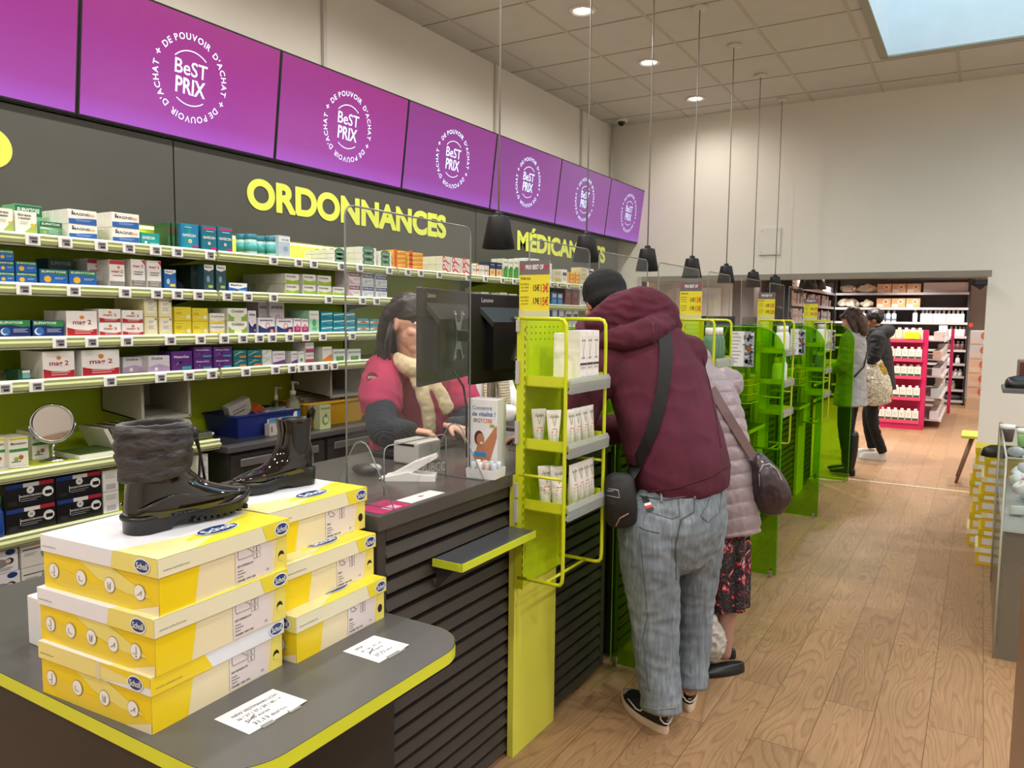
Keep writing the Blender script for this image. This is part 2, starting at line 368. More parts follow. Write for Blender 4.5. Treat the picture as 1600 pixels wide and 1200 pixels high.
PN = ['nearest black pendant lamp, hanging just left of the farther lime fascia word', 'second black pendant lamp from the front, above the man in the black beanie',
      'third black pendant lamp from the front, to the right of the beanie', 'fourth black pendant lamp in the row above the counters',
      'fifth black pendant lamp from the front, above the counters', 'second to last black pendant lamp in the row above the counters',
      'farthest black pendant lamp in the row above the counters']
pd = make_pendant()
for i in range(7):
    o = pd if i == 0 else copy_tree(pd); o.location = (-1.81, 2.845+.868*i, 0); o['label'] = PN[i]; o['group'] = 'pendant lamps above the counters'
    lamp('pendant_light', 'SPOT', (-1.81, 2.845+.868*i, 1.90), 5, (1, .9, .75), .03, 120, .5)

# ceiling dome camera, wall plate, corner cameras, conduits, track spot
d = MB(); d.lathe([(.07, 0), (.07, -.02), (.058, -.03)], (-3.51, 8.02, H), M('d8d4cc', .4)); d = d.build('dome_camera'); tag(d, 'small white dome security camera in the ceiling corner', 'security camera')
e = MB(); e.ball((-3.51, 8.02, H-.03), (.042, .042, .045), M('121214', .1)); e.build('dome', d)
d = MB(); d.box((-2.035, Y1-.02, 2.27), (-1.82, Y1, 2.55), M('dcd9d3', .5), bev=.003)
for x in (-2.01, -1.845):
    for z in (2.3, 2.52): d.ball((x, Y1-.02, z), .006, M('c4c1bb', .4), seg=8, rings=5)
tag(d.build('wall_access_plate'), 'square white cover plate screwed to the far wall', 'wall plate')
for i, (v, s) in enumerate(((284, 'upper small black sensor in the corner beside the last screen'), (297, 'lower small black sensor in the corner beside the last screen'))):
    p = at(961, v, y=Y1-.05); d = MB(); d.box(p+Vector((-.03, -.03, -.02)), p+Vector((.03, .045, .02)), BLACK, bev=.005)
    d.tube([p+Vector((0, -.03, 0)), p+Vector((.03, -.06, -.015)), p+Vector((.055, -.05, .0))], .008, BLACK)
    tag(d.build('corner_sensor'), s, 'sensor', 'black corner sensors')
for i, (y, lb) in enumerate(((3.73, 'nearest thin white cable duct running up the left wall above the screens'), (5.78, 'middle thin white cable duct on the left wall above the screens'), (7.46, 'farthest thin white cable duct on the left wall above the screens'))):
    d = MB(); d.box((-3.73, y-.015, 2.9), (-3.705, y+.015, H-.001), M('cac6bf', .6), bev=.003); tag(d.build('cable_duct'), lb, 'cable duct', 'cable ducts up the left wall')
d = MB(); d.tube([(-3.70, 8.2, 2.3), (-3.70, 8.2, H-.002)], .012, M('cdc9c2', .6)); tag(d.build('corner_pipe'), 'thin white pipe running up the corner behind the last screen', 'pipe')
p = at(1530, 441, y=Y1-.1)
d = thing('ceiling_spotlight', 'black box spotlight at the right end of the opening header', 'spotlight', p)
e = MB(); e.box(p+Vector((-.055, -.05, -.03)), p+Vector((.055, .05, .03)), BLACK, rz=.35, bev=.008); e.prism([p+Vector((-.055, -.045, -.028)), p+Vector((.055, -.045, -.028)), p+Vector((.015, -.045, -.07))], (0, .08, 0), BLACK); e.build('housing', d)
e = MB(); e.tube([p+Vector((0, .03, .0)), p+Vector((0, .1, .03))], .012, BLACK); e.build('bracket', d)

# ================================================================== screens, fascia, lettering
def screen_mat(i):
    m, nt, b = nodes('screen_image'); mp = mapping(nt, (1, 1, 1)); s = nt.nodes.new('ShaderNodeSeparateXYZ'); nt.links.new(mp.outputs[0], s.inputs[0])
    k = [0, .0, .12, .5, .72, .85, .9][i]  # viewing-angle shift painted into the emission: farther screens turn more purple
    def mixc(a, b2): a = lin(a); b2 = lin(b2); return tuple(x+(y-x)*k for x, y in zip(a, b2))
    r = ramp(nt, [(.0, mixc('c25ce2', 'a464cc')), (.18, mixc('b843b4', '9650a6')), (1.0, mixc('b4348c', '84459a'))])
    mr = nt.nodes.new('ShaderNodeMapRange'); mr.inputs[1].default_value = 0; mr.inputs[2].default_value = .6
    nt.links.new(s.outputs[2], mr.inputs[0]); nt.links.new(mr.outputs[0], r.inputs[0])
    nt.links.new(r.outputs[0], b.inputs['Emission Color']); b.inputs['Emission Strength'].default_value = .47
    b.inputs['Base Color'].default_value = (.01, .01, .01, 1); b.inputs['Roughness'].default_value = .12
    return m
INK = M('bcd6f4', .5, emit=.42)
ux = .07/.575
for i in range(7):
    y0 = .84+1.09*i; y1 = y0+1.085
    t = thing('wall_screen', '', 'screen', (-3.395, (y0+y1)/2, 2.45), group='magenta advertising screens')
    t['label'] = ['magenta advertising screen cut by the left edge of the photo', 'large magenta screen with a round white slogan, second from the left', 'magenta slogan screen above the lime word on the grey fascia, third from the left',
                  'purple slogan screen, fourth from the left along the wall', 'purple slogan screen behind the nearest pendant cord, fifth from the left', 'purple slogan screen, second to last before the far wall', 'last purple slogan screen, beside the far wall corner'][i]
    c = MB(); c.box((-.05, -.545, -.005), (-.012, .545, .585), M('0b0b0c', .35))
    o = c.build('screen_housing', t, local=True)
    c = MB(); c.box((-.012, -.5435, 0), (0, .5435, .58), M('0b0b0c', .35)); c.build('bezel', t, local=True)
    c = MB(); c.poly([(.001, -.535, .009), (.001, .535, .009), (.001, .535, .571), (.001, -.535, .571)], screen_mat(i))
    R, U = Vector((0, 1, 0)), Vector((0, 0, 1)); x = .0022
    def T(s, cy, cz, h, ang=0, **k):
        r = Matrix.Rotation(ang, 3, 'X'); c.text(s, (x, cy, cz), r@R, r@U, h, INK, **k)
    T('BeST', .0, .302, .066, bold=.008, width=.18); T('PRIX', .0, .215, .072, bold=.02, width=.165)
    cz = .29
    c.disc((x, 0, cz), R, U, .128, INK, seg=14, r0=.123, a0=PI*.28, a1=PI*.76); c.disc((x, 0, cz), R, U, .128, INK, seg=14, r0=.123, a0=-PI*.70, a1=-PI*.30)
    def arc(s, a_mid, rad, h):
        wd = [text_mesh(ch, .01)[3] if ch != ' ' else .22 for ch in s]; wd = [q*1.0+.09 for q in wd]; tot = sum(wd)*h/.7; a = a_mid+tot/2/rad
        for ch, q in zip(s, wd):
            da = q*h/.7/rad; am = a-da/2; a -= da
            if ch != ' ':
                rr = Matrix.Rotation(am-PI/2, 3, 'X'); rr = rr.to_3x3(); pos = Vector((x, math.cos(am)*rad, cz+math.sin(am)*rad))
                c.text(ch, pos, rr@R, rr@U, h, INK, bold=.015)
    tilt = -.12
    for h0 in (0, PI):
        arc('DE POUVOIR', h0+PI*.60+tilt, .176, .029); arc("D'ACHAT", h0+PI*.145+tilt, .176, .029); arc('+', h0+PI*.905+tilt, .178, .036)
    c.build('display', t, local=True)
    for o in t.children:                              # the panel leans out a little at the top
        me = o.data
        for v in me.vertices: v.co.x += (v.co.z)*ux
FAS = M('494945', .55, bump=.02)
for i, (y0, y1) in enumerate(((-.2, 2.405), (2.413, 5.04), (5.048, 7.80))):
    t = MB(); t.box((-3.54, y0, 2.02), (-3.42, y1, 2.44), FAS, bev=.0)
    t = t.build('fascia_panel'); tag(t, ['dark grey fascia board over the shelves at the left edge of the photo', 'dark grey fascia board carrying the long lime word in the middle', 'dark grey fascia board with lime lettering nearest the far wall'][i], 'fascia board', 'grey fascia boards above the shelves')
    LT = M('dbe65a', .5, coat=.1); s, ya, yb = [('O', 1.47, 1.67), ('ORDONNANCES', 2.845, 4.65), ('MÉDICAMENTS', 5.67, 7.46)][i]
    c = MB(); c.text(s, (-3.417, (ya+yb)/2, 2.18), (0, 1, 0), (0, 0, 1), .15, LT, width=yb-ya, bold=.045, res=10); c.build('lettering', t)

for i, (y0, y1) in enumerate(((1.12, 2.39), (2.43, 3.70), (3.75, 5.02), (5.06, 6.33), (6.37, 7.75))):
    s = MB(); s.box((-3.50, y0+.05, 2.006), (-3.47, y1-.05, 2.0195), M('f2ead0', .4, emit=.6)); tag(s.build('led_strip'), 'thin light strip under the grey fascia above the %s shelving bay from the left' % ORD[i], 'light strip', 'light strips under the fascia')
    l = bpy.data.lights.new('led_strip_light', 'AREA'); l.shape = 'RECTANGLE'; l.size = .03; l.size_y = y1-y0-.1; l.energy = 1.6; l.color = (1, .97, .85); o = bpy.data.objects.new('led_strip_light', l); COL.objects.link(o); o.location = (-3.485, (y0+y1)/2, 2.003); o.rotation_euler = (0, .35, 0)

# ================================================================== wall shelving
SX = -3.12                                       # front plane of the shelves
LB = M('b9cf1e', .5); LIP = M('bcc490', .3, coat=.3); LIPM = M('8f9758', .3, coat=.3)
LV = [1.898, 1.71, 1.505, 1.34]                  # shelf tops
bays = [(1.1, 2.405), (2.415, 3.72), (3.73, 5.035), (5.045, 6.35), (6.36, 7.78)]
BN = ['nearest bay of lime medicine shelving at the left edge of the photo', 'second bay of lime medicine shelving, left of the assistant in pink', 'third bay of lime medicine shelving, behind the assistant in pink',
      'fourth bay of lime shelving, behind the price poster', 'farthest bay of lime shelving, ending at the far wall corner']
def edge_strip(x, y0, y1, top):
    s = MB(); pr = [(x-.02, top-.004), (x+.006, top+.004), (x+.012, top-.004), (x+.006, top-.012), (x+.022, top-.022), (x+.018, top-.036), (x+.004, top-.04), (x+.006, top-.046), (x-.02, top-.046)]
    n = len(pr); vs = [(a, yy, b) for yy in (y0, y1) for a, b in pr]
    for i in range(n):
        mt = M('d6d9c8', .3) if i in (0, 1, 6) else LIP if i in (2, 3, 4) else LIPM
        j = (i+1) % n; s.add([vs[i], vs[j], vs[n+j], vs[n+i]], [(0, 1, 2, 3)], mt)
    s.add(vs[:n], [tuple(range(n))], LIP); s.add(vs[n:], [tuple(range(n))[::-1]], LIP)
    return s
for i, (y0, y1) in enumerate(bays):
    t = thing('shelving_unit', BN[i], 'shelves', (-3.4, (y0+y1)/2, 0), group='lime wall shelving bays')
    s = MB(); s.box((-3.6, y0, 0), (-3.55, y1, 2.05), LB); s.build('back_panel', t)
    for yy in (y0, y1): s = MB(); s.box((-3.56, yy-.012, 0), (-3.53, yy+.012, 2.03), M('3a3f18', .5)); s.build('upright', t)
    lv = list(LV)
    if i == 0: lv += [.505, .75, 1.0]
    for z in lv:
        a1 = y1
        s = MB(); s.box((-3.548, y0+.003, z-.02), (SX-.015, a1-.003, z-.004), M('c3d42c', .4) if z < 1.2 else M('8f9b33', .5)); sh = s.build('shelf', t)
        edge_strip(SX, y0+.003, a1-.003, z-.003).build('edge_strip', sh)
        for yy in (y0+.02, y1-.02):
            s = MB(); s.prism([(-3.54, yy, z-.02), (-3.2, yy, z-.02), (-3.54, yy, z-.075)], (0, .006, 0), M('555b1e', .5)); s.build('bracket', sh)

# electronic price tags
TAGM = M('f1f1ef', .35); TGD = M('55545a', .4)
tg = MB(); tg.box((-.004, -.027, -.021), (.004, .027, .021), TAGM, bev=.003)
tg.poly([(.0045, -.016, -.014), (.0045, .017, -.014), (.0045, .017, .014), (.0045, -.016, .014)], M('a3a2a6', .3))
tg.box((.0046, -.013, .002), (.0052, .014, .010), TGD); tg.box((.0046, -.006, -.010), (.0052, .013, -.002), M('26262a', .4))
tagmesh = tg.mesh('price_tag')
ROWPX = [([51, 102, 158, 201, 243, 277, 328, 427, 466, 490, 533, 562, 608, 637, 657, 686, 731, 758, 785, 803, 862, 873, 888, 907], 'top'),
         ([37, 115, 195, 245, 277, 310, 355, 387, 427, 513, 566, 588], 'second'),
         ([93, 143, 198, 266, 313, 350, 379, 405, 425, 452, 478, 504, 550, 597], 'third'),
         ([7, 57, 172, 251, 295, 331, 384, 430, 456, 471, 481, 493, 508, 522], 'fourth')]
for (pxs, nm), z in zip(ROWPX, LV):
    prev = -9
    for k, px in enumerate(pxs):
        v = 370 + (px-51)*.0878
        y = at(px, 500, x=SX+.026).y
        # refine along the true height of the strip
        for _ in range(3):
            q = CAM; 
            import math as _m
            lo, hi = y-.6, y+.6
            for __ in range(30):
                mid = (lo+hi)/2; d = Vector((SX+.026, mid, z-.025))-CAM
                cx_ = sum(RW[r][0]*d[r] for r in range(3)); cz_ = sum(RW[r][2]*d[r] for r in range(3))
                if 800+1200*cx_/cz_ < px: lo = mid
                else: hi = mid
            y = lo
        y = max(y, prev+.058); prev = y
        o = bpy.data.objects.new('price_tag', tagmesh); COL.objects.link(o); o.location = (SX+.027, y, z-.026)
        tag(o, 'white electronic price tag on the %s medicine shelf edge, %s from the left' % (nm, ORD[k]), 'price tag', 'electronic price tags on the shelf edges')

def ypx(px, z, x=SX):
    lo, hi = .2, 9
    for _ in range(40):
        mid = (lo+hi)/2; d = Vector((x, mid, z))-CAM
        cx_ = sum(RW[r][0]*d[r] for r in range(3)); cz_ = sum(RW[r][2]*d[r] for r in range(3))
        if 800+1200*cx_/cz_ < px: lo = mid
        else: hi = mid
    return lo

# ---- printed cartons: front face artwork in fractions of width and height
def C(c): return M(c, .42, spec=.4, var=.02)
def carton_mesh(wd, dp, ht, base, art, side=None):
    s = MB(); s.box((-dp, -wd/2, 0), (0, wd/2, ht), C(side or base), bev=min(.0012, ht*.05))
    k = 0
    def pt(u, v, l): return Vector((.0004+.0003*l, (u-.5)*wd, v*ht))
    s.poly([pt(.015, .02, 0), pt(.985, .02, 0), pt(.985, .98, 0), pt(.015, .98, 0)], C(base))
    for op in art:
        k += 1
        if op[0] == 'r': _, u0, v0, u1, v1, c = op; s.poly([pt(u0, v0, k), pt(u1, v0, k), pt(u1, v1, k), pt(u0, v1, k)], C(c))
        elif op[0] == 'p': s.poly([pt(a, b, k) for a, b in op[1]], C(op[2]))
        elif op[0] == 'c': _, u, v, r, c = op[:5]; s.disc(pt(u, v, k), (0, 1, 0), (0, 0, 1), r*wd, C(c), seg=14, ry=(op[5] if len(op) > 5 else 1)*r*wd)
        elif op[0] == 't': _, u, v, w_, h_, str_, c = op; s.text(str_, pt(u, v, k), (0, 1, 0), (0, 0, 1), h_*ht, C(c), width=w_*wd, bold=.02)
        elif op[0] == 'l':                      # lines of small print
            _, u0, v0, u1, n, c = op
            for q in range(n): s.poly([pt(u0, v0-q*.08, k), pt(u1-(q % 2)*.08, v0-q*.08, k), pt(u1-(q % 2)*.08, v0-q*.08+.03, k), pt(u0, v0-q*.08+.03, k)], C(c))
    return s
def wave(v0, v1, b=0, n=6):
    top = [(.015+.97*i/n, v0+(v1-v0)*.5*(1-math.cos(PI*i/n))) for i in range(n+1)]
    return [(.015, b), (.985, b)]+top[::-1]
ST = {
 'stress': ('f2f1e6', [('p', [(.3, .02), (.98, .02), (.98, .55)], 'a8bf5c'), ('c', .78, .42, .09, 'e8b93a'), ('t', .42, .8, .62, .1, 'Stress', '2c2c30'), ('t', .42, .66, .55, .1, 'resist', '2c2c30'), ('l', .2, .52, .6, 2, 'b8b9a8')], 'white and green carton with a diagonal corner'),
 'euzen': ('6fb08e', [('r', .01, .66, .99, .98, '1d6b45'), ('t', .5, .77, .8, .13, 'EUPHYTOSE', 'eef4ec'), ('p', wave(.62, .5, .5), 'd9e8da'), ('c', .2, .3, .09, 'a9c94a'), ('l', .4, .42, .85, 3, 'c9e0d2')], 'sea green carton with a dark green top band'),
 'magne': ('f1efe9', [('p', wave(.36, .46, .02), '2a62ae'), ('t', .42, .62, .6, .17, 'MAGNE', '4a4a50'), ('t', .82, .62, .2, .15, 'B6', 'e0a85a'), ('l', .25, .3, .8, 2, '9cc0e6'), ('c', .15, .84, .03, '4a4a50')], 'white carton with a blue lower band'),
 'gavs': ('1f9a96', [('t', .4, .5, .66, .22, 'GAVISCON', 'eef6f6'), ('r', .5, .1, .95, .22, '7ed0ca'), ('c', .25, .22, .07, 'f0efe8')], 'small teal carton'),
 'green': ('2f5e3c', [('r', .1, .6, .9, .8, '7a3a3a'), ('l', .2, .4, .8, 3, '5e8a5e')], 'thin dark green carton standing upright'),
 'gav': ('1c7fae', [('p', [(.2, .98), (.4, .7), (.1, .5), (.2, .02), (.6, .02), (.75, .5), (.55, .7), (.6, .98)], '18959e'), ('t', .45, .5, .75, .1, 'GAVISCON', 'f2f7f7'), ('c', .5, .32, .1, 'eef0ea'), ('c', .5, .32, .05, 'd2762c'), ('l', .2, .85, .6, 1, 'a7dbe0'), ('r', .6, .12, .98, .18, 'c8286e')], 'blue and teal carton leaning back'),
 'gavm': ('176f86', [('r', .15, .86, .98, .94, 'c8286e'), ('t', .5, .48, .8, .1, 'GAVISCON', 'f2f7f7'), ('c', .5, .3, .09, 'eef0ea'), ('c', .5, .3, .045, 'd24a2c'), ('l', .3, .76, .8, 1, 'a7dbe0'), ('r', .6, .08, .98, .15, 'c8286e')], 'dark teal carton with a magenta stripe'),
 'silver': ('b9cbd8', [('r', .02, .7, .98, .95, 'e9edf0'), ('t', .55, .78, .6, .08, 'CALCIUM', '4b6b8c'), ('c', .6, .4, .2, '8fb0c8'), ('l', .2, .25, .8, 2, 'e0e8ee')], 'tall pale blue carton'),
 'khaki': ('b9b286', [('r', .2, .2, .8, .8, '8d875f')], 'small khaki carton end'),
 'oval': ('efefe9', [('c', .5, .5, .38, '2c5c45', .55), ('c', .5, .5, .35, '4b8264', .5), ('t', .5, .42, .55, .17, 'Vitamine', 'dfe9df')], 'white carton with a dark green oval'),
 'orange': ('f2c524', [('p', wave(.3, .7, .1), 'e8791e'), ('c', .2, .7, .13, 'e4502a'), ('l', .4, .8, .9, 2, 'fbe98a'), ('l', .4, .3, .9, 2, 'f9d34a')], 'yellow and orange carton'),
 'redw': ('e9e4de', [('c', .25, .65, .17, 'd2302c', 1.5), ('c', .25, .65, .08, 'f2eee8', 1.5), ('p', [(.3, .5), (.75, .1), (.98, .1), (.5, .6)], 'd4332e'), ('l', .5, .8, .9, 2, 'aaa49c')], 'white carton with a red ring and stripe'),
 'ring': ('e8e4da', [('c', .62, .55, .2, 'e08a5a', 1.2), ('c', .62, .55, .12, 'f2ece0', 1.2), ('l', .1, .8, .5, 2, '9a9a9c'), ('r', .02, .1, .98, .2, 'c9c4b8')], 'pale carton with an orange ring'),
 'navyo': ('23305a', [('r', .02, .02, .98, .55, 'e8c98a'), ('c', .5, .3, .2, 'd98a3a'), ('l', .2, .8, .8, 1, 'dde2ee')], 'navy topped carton with orange print'),
 'greent': ('e6e8d8', [('p', wave(.5, .62, .02), '3f9a34'), ('c', .5, .56, .17, '3c7466', 1), ('t', .5, .8, .7, .06, 'Arkogel', '5a6a4a'), ('l', .2, .3, .8, 3, '69b254')], 'tall white and green carton'),
 'bluet': ('e4e9ea', [('c', .5, .55, .24, '4f93c4', 1.6), ('l', .15, .25, .85, 2, '8fb0c8'), ('t', .5, .85, .7, .06, 'VITAL', '3a5a8a')], 'tall white and pale blue carton'),
 'beige': ('d8d0b0', [('l', .1, .8, .9, 3, '8a8264'), ('r', .1, .1, .9, .35, 'c8b45a')], 'beige carton'),
 'eu': ('1e62b4', [('p', [(.015, .98), (.985, .98), (.985, .66), (.75, .6), (.5, .7), (.25, .76), (.015, .7)], '2b7d44'), ('t', .5, .78, .86, .12, 'EUPHYTOSE', 'eef3ee'), ('c', .27, .36, .13, 'e7b32f', .9), ('l', .52, .46, .9, 2, 'b9d2ee')], 'blue and green carton with a yellow sun'),
 'eud': ('163f73', [('r', .015, .7, .985, .98, '1d5233'), ('t', .5, .78, .8, .12, 'EUPHYTOSE', '9fb3a4'), ('c', .25, .38, .11, 'a98534')], 'dark blue carton standing behind'),
 'mag2t': ('efece8', [('r', .01, .01, .99, .27, '8a8784'), ('p', [(.72, .98), (.98, .98), (.98, .8)], 'c03048'), ('t', .5, .72, .74, .1, 'mag 2', 'b32a4a'), ('l', .2, .55, .85, 2, '6a6a6e'), ('l', .2, .2, .85, 2, 'c8c4c0'), ('c', .17, .3, .08, 'e8e4e0', 1)], 'tall white and grey carton with red lettering'),
 'mag2r': ('efece8', [('r', .01, .84, .99, .99, 'b8303e'), ('r', .01, .01, .99, .22, '8a8784'), ('c', .6, .74, .09, 'd98a3a'), ('t', .5, .54, .74, .1, 'mag 2', 'b32a4a'), ('l', .2, .42, .85, 1, '6a6a6e'), ('c', .17, .28, .08, 'e8e4e0', 1)], 'tall white carton with a red top and grey foot'),
 'maalb': ('2466b0', [('p', wave(.72, .86, .98)[:0] or [(.02, .98), (.98, .98), (.98, .86), (.5, .74), (.02, .8)], 'f0f2f4'), ('t', .45, .85, .7, .07, 'Maalox', '22304e'), ('c', .3, .4, .14, 'b9d3ea', 1.6), ('r', .45, .15, .9, .28, 'e5d34a')], 'narrow blue carton with a white top'),
 'dk': ('1d2c28', [('l', .2, .7, .8, 2, '38504a')], 'very dark green carton'),
 'maalg': ('30505c', [('p', [(.02, .98), (.98, .98), (.98, .82), (.5, .74), (.02, .8)], 'eef0ee'), ('t', .5, .86, .74, .07, 'Maalox', '22303a'), ('c', .4, .45, .16, '7fa5ae', 1.8), ('r', .4, .12, .85, .22, '9fc24a')], 'tall dark teal carton with a white top'),
 'maalf': ('2d63ac', [('p', [(.02, .98), (.98, .98), (.98, .6), (.5, .34), (.02, .5)], 'f0f2f4'), ('t', .4, .66, .6, .2, 'Maalox', '22304e'), ('r', .5, .1, .9, .26, '7eb1de')], 'low blue and white carton'),
 'dulc': ('eceae4', [('p', wave(.42, .42, .02)[:2]+[(.985, .45), (.5, .3), (.015, .45)], '9cc22e'), ('t', .42, .66, .7, .2, 'Dulcolax', '3a3f3a')], 'white and leaf green carton'),
 'pinkb': ('efe6ea', [('r', .02, .55, .98, .85, '8b2a5a'), ('t', .5, .64, .8, .14, 'FORLAX', 'f2eef2'), ('p', [(.02, .4), (.5, .02), (.02, .02)], 'e6a2bd'), ('l', .4, .35, .9, 2, 'b9a6c4')], 'pale pink carton with a plum band'),
 'blueb': ('e6e9f0', [('r', .02, .55, .98, .85, '2e3f86'), ('t', .5, .64, .8, .14, 'FORLAX', 'f2eef2'), ('c', .3, .25, .15, 'b7ccd8', .8), ('l', .5, .35, .9, 2, '9fb4b4')], 'pale carton with a navy band'),
 'eun': ('142a66', [('p', [(.015, .98), (.985, .98), (.985, .64), (.7, .6), (.4, .72), (.015, .68)], '2f8a46'), ('t', .4, .78, .7, .13, 'EUPHYTOSE', 'eef3ee'), ('c', .2, .34, .15, '2f6fb8', .95), ('c', .16, .34, .12, 'cfe0f2', .95), ('c', .2, .37, .1, '2f6fb8', .95), ('l', .44, .46, .9, 3, 'b9c6e6')], 'navy carton with a green top and a crescent moon'),
 'mag2': ('efece9', [('p', [(.015, .02), (.985, .02), (.985, .3), (.7, .24), (.3, .27), (.015, .36)], 'b4232f'), ('c', .5, .75, .075, 'd9882c', .8), ('t', .5, .48, .6, .17, 'mag 2', 'a32246'), ('l', .25, .2, .85, 2, 'e8b4b4')], 'white carton with a red foot and an orange sun'),
 'cream': ('e9e1ab', [('p', [(.1, .9), (.9, .9), (.8, .2), (.2, .2)], 'f2efe0'), ('l', .3, .75, .7, 2, '8c8a6a'), ('l', .26, .5, .76, 3, 'a8a680'), ('c', .85, .88, .07, '7a7444')], 'pale yellow carton with a cream panel'),
 'yell': ('e6d233', [('l', .06, .8, .5, 1, 'a8962a'), ('r', .06, .45, .4, .66, 'c8b42c'), ('c', .8, .28, .13, 'f4efc4', .9), ('l', .3, .3, .6, 2, 'f5ec9a')], 'bright yellow carton'),
 'ortho': ('ece8d6', [('p', wave(.3, .3, .02)[:2]+[(.985, .36), (.5, .2), (.015, .36)], 'e2cf5a'), ('t', .5, .62, .85, .16, 'Orphotine', '4a5a70')], 'cream and yellow carton'),
 'oddi': ('eef0e6', [('p', [(.02, .02), (.98, .02), (.98, .6), (.8, .35), (.5, .25), (.2, .35), (.02, .6)], '8db33c'), ('t', .5, .66, .62, .2, 'Oddibil', '2e2e34'), ('c', .5, .15, .2, 'e4eec8', .8)], 'white and olive green carton'),
 'smec': ('e9e4ea', [('p', [(.015, .02), (.985, .02), (.985, .45), (.7, .42), (.5, .3), (.3, .36), (.015, .55)], '25306e'), ('t', .5, .78, .74, .12, 'smecta', '2a2a52'), ('c', .55, .5, .13, 'd46a50', 1), ('c', .55, .5, .09, 'ece6ec', 1), ('c', .8, .15, .1, 'e4936a')], 'white and navy carton with a coral swirl'),
 'mgta': ('efe8ec', [('r', .015, .02, .985, .45, 'b02068'), ('t', .5, .82, .8, .09, 'smebiocta', '6a2a5a'), ('c', .5, .5, .2, 'd88aa8', 1), ('l', .3, .3, .8, 2, 'e6b6cc')], 'narrow white and magenta carton'),
 'greenp': ('a9dcbc', [('r', .02, .6, .98, .98, 'ecefe8'), ('t', .5, .8, .8, .05, 'smebiocta', '3a5a4a'), ('c', .5, .45, .2, '4fae7c', 1.4), ('l', .3, .2, .8, 2, '3c9468')], 'tall white and mint carton'),
 'teal': ('1d93a6', [('p', [(.02, .7), (.98, .85), (.98, .65), (.5, .6), (.02, .5)], 'cdeef2'), ('r', .1, .2, .6, .3, '27468a'), ('l', .3, .4, .9, 1, '8fd6de')], 'teal carton with a pale wave'),
 'tealo': ('35a0a8', [('r', .02, .25, .98, .6, 'e8e2d8'), ('p', [(.05, .3), (.5, .6), (.95, .3)], 'c65a3a'), ('l', .1, .8, .9, 1, 'bfe6ea')], 'teal and white carton with a rust pattern'),
 'dulce': ('d9d4de', [('p', [(.02, .02), (.98, .02), (.98, .3), (.5, .5), (.02, .35)], 'b79fc4'), ('t', .4, .78, .5, .14, 'Dulce', '2e2e34'), ('c', .35, .2, .08, 'f0e8f0')], 'lilac and grey carton'),
 'meteo': ('5a2a7e', [('t', .48, .66, .72, .12, 'MeteoGaz', 'ece6f2'), ('p', [(.1, .2), (.35, .45), (.3, .3), (.6, .5), (.4, .36), (.45, .46), (.12, .24)], 'd9cde6'), ('r', .5, .08, .95, .22, '35a6b8')], 'purple carton with a white squiggle'),
 'tealn': ('1f6f74', [('p', [(.05, .4), (.5, .8), (.9, .75), (.5, .7), (.08, .36)], 'c7e2dc'), ('r', .45, .08, .95, .3, 'd98a50'), ('l', .1, .85, .6, 1, '6fb8b4')], 'dark teal carton with an orange label'),
 'wtg': ('dfe3de', [('p', [(.05, .4), (.5, .8), (.9, .75), (.5, .7), (.08, .36)], '6fae8c'), ('l', .1, .85, .8, 1, '7a8a84')], 'white carton with a pale green squiggle'),
 'lact': ('e6e2e6', [('t', .5, .72, .82, .11, 'LACTIBIANE', '4a4250'), ('p', wave(.2, .36, .02), '6b3f8a'), ('l', .2, .5, .8, 1, '9a92a4')], 'white carton with a violet foot'),
 'lacg': ('e6e6e2', [('t', .5, .78, .8, .08, 'LACTI', '4a4250'), ('c', .5, .3, .22, '3f9a66', 1)], 'white carton with a green dot'),
 'lacp': ('e6e2e2', [('r', .02, .02, .98, .38, 'b8476e'), ('t', .5, .66, .8, .14, 'LACTI', '4a4250')], 'white carton with a rose foot'),
 'laco': ('e8e4de', [('p', wave(.2, .5, .02), 'e08a2e'), ('t', .5, .78, .8, .07, 'LACTI', '4a4250')], 'white carton with an orange foot'),
 'isox': ('e8ece8', [('r', .2, .02, .8, .4, '4f9a3a'), ('t', .5, .66, .9, .16, 'ISOXAN', '26406a'), ('l', .3, .3, .7, 2, 'a8d08a')], 'white and green carton with navy lettering'),
 'sgreen': ('24503a', [('r', .35, .2, .98, .7, '6fb0b0'), ('r', .35, .72, .98, .95, 'e8e8e4')], 'low dark green carton'),
 'bluew': ('3a7cc0', [('r', .1, .6, .9, .9, 'e6ecf2'), ('l', .2, .4, .8, 3, 'a7cbe8')], 'blue carton with a white band'),
 'mar': ('7a2230', [('l', .2, .7, .8, 3, 'b8707a')], 'maroon carton'),
 'wh': ('e6e4e0', [('l', .15, .8, .85, 3, '9a9aa0'), ('r', .2, .1, .8, .35, 'b9b4c0')], 'plain white carton with grey print'),
 'wbk': ('e9e7e4', [('r', .1, .55, .9, .8, '3a3a40'), ('l', .15, .4, .85, 3, '9a9aa0')], 'white carton with a black band'),
}
CM = {}
def put_carton(style, x, y, z, wd, dp, ht, label, group, name='medicine_box', tilt=0, cat='box'):
    key = (style, round(wd, 3), round(ht, 3), round(dp, 3))
    if key not in CM: b_, a_, _ = ST[style]; CM[key] = carton_mesh(wd, dp, ht, b_, a_).mesh(name)
    o = bpy.data.objects.new(name, CM[key]); COL.objects.link(o); o.location = (x, y, z); o.rotation_euler = (0, tilt, 0)
    return tag(o, label, cat, group)
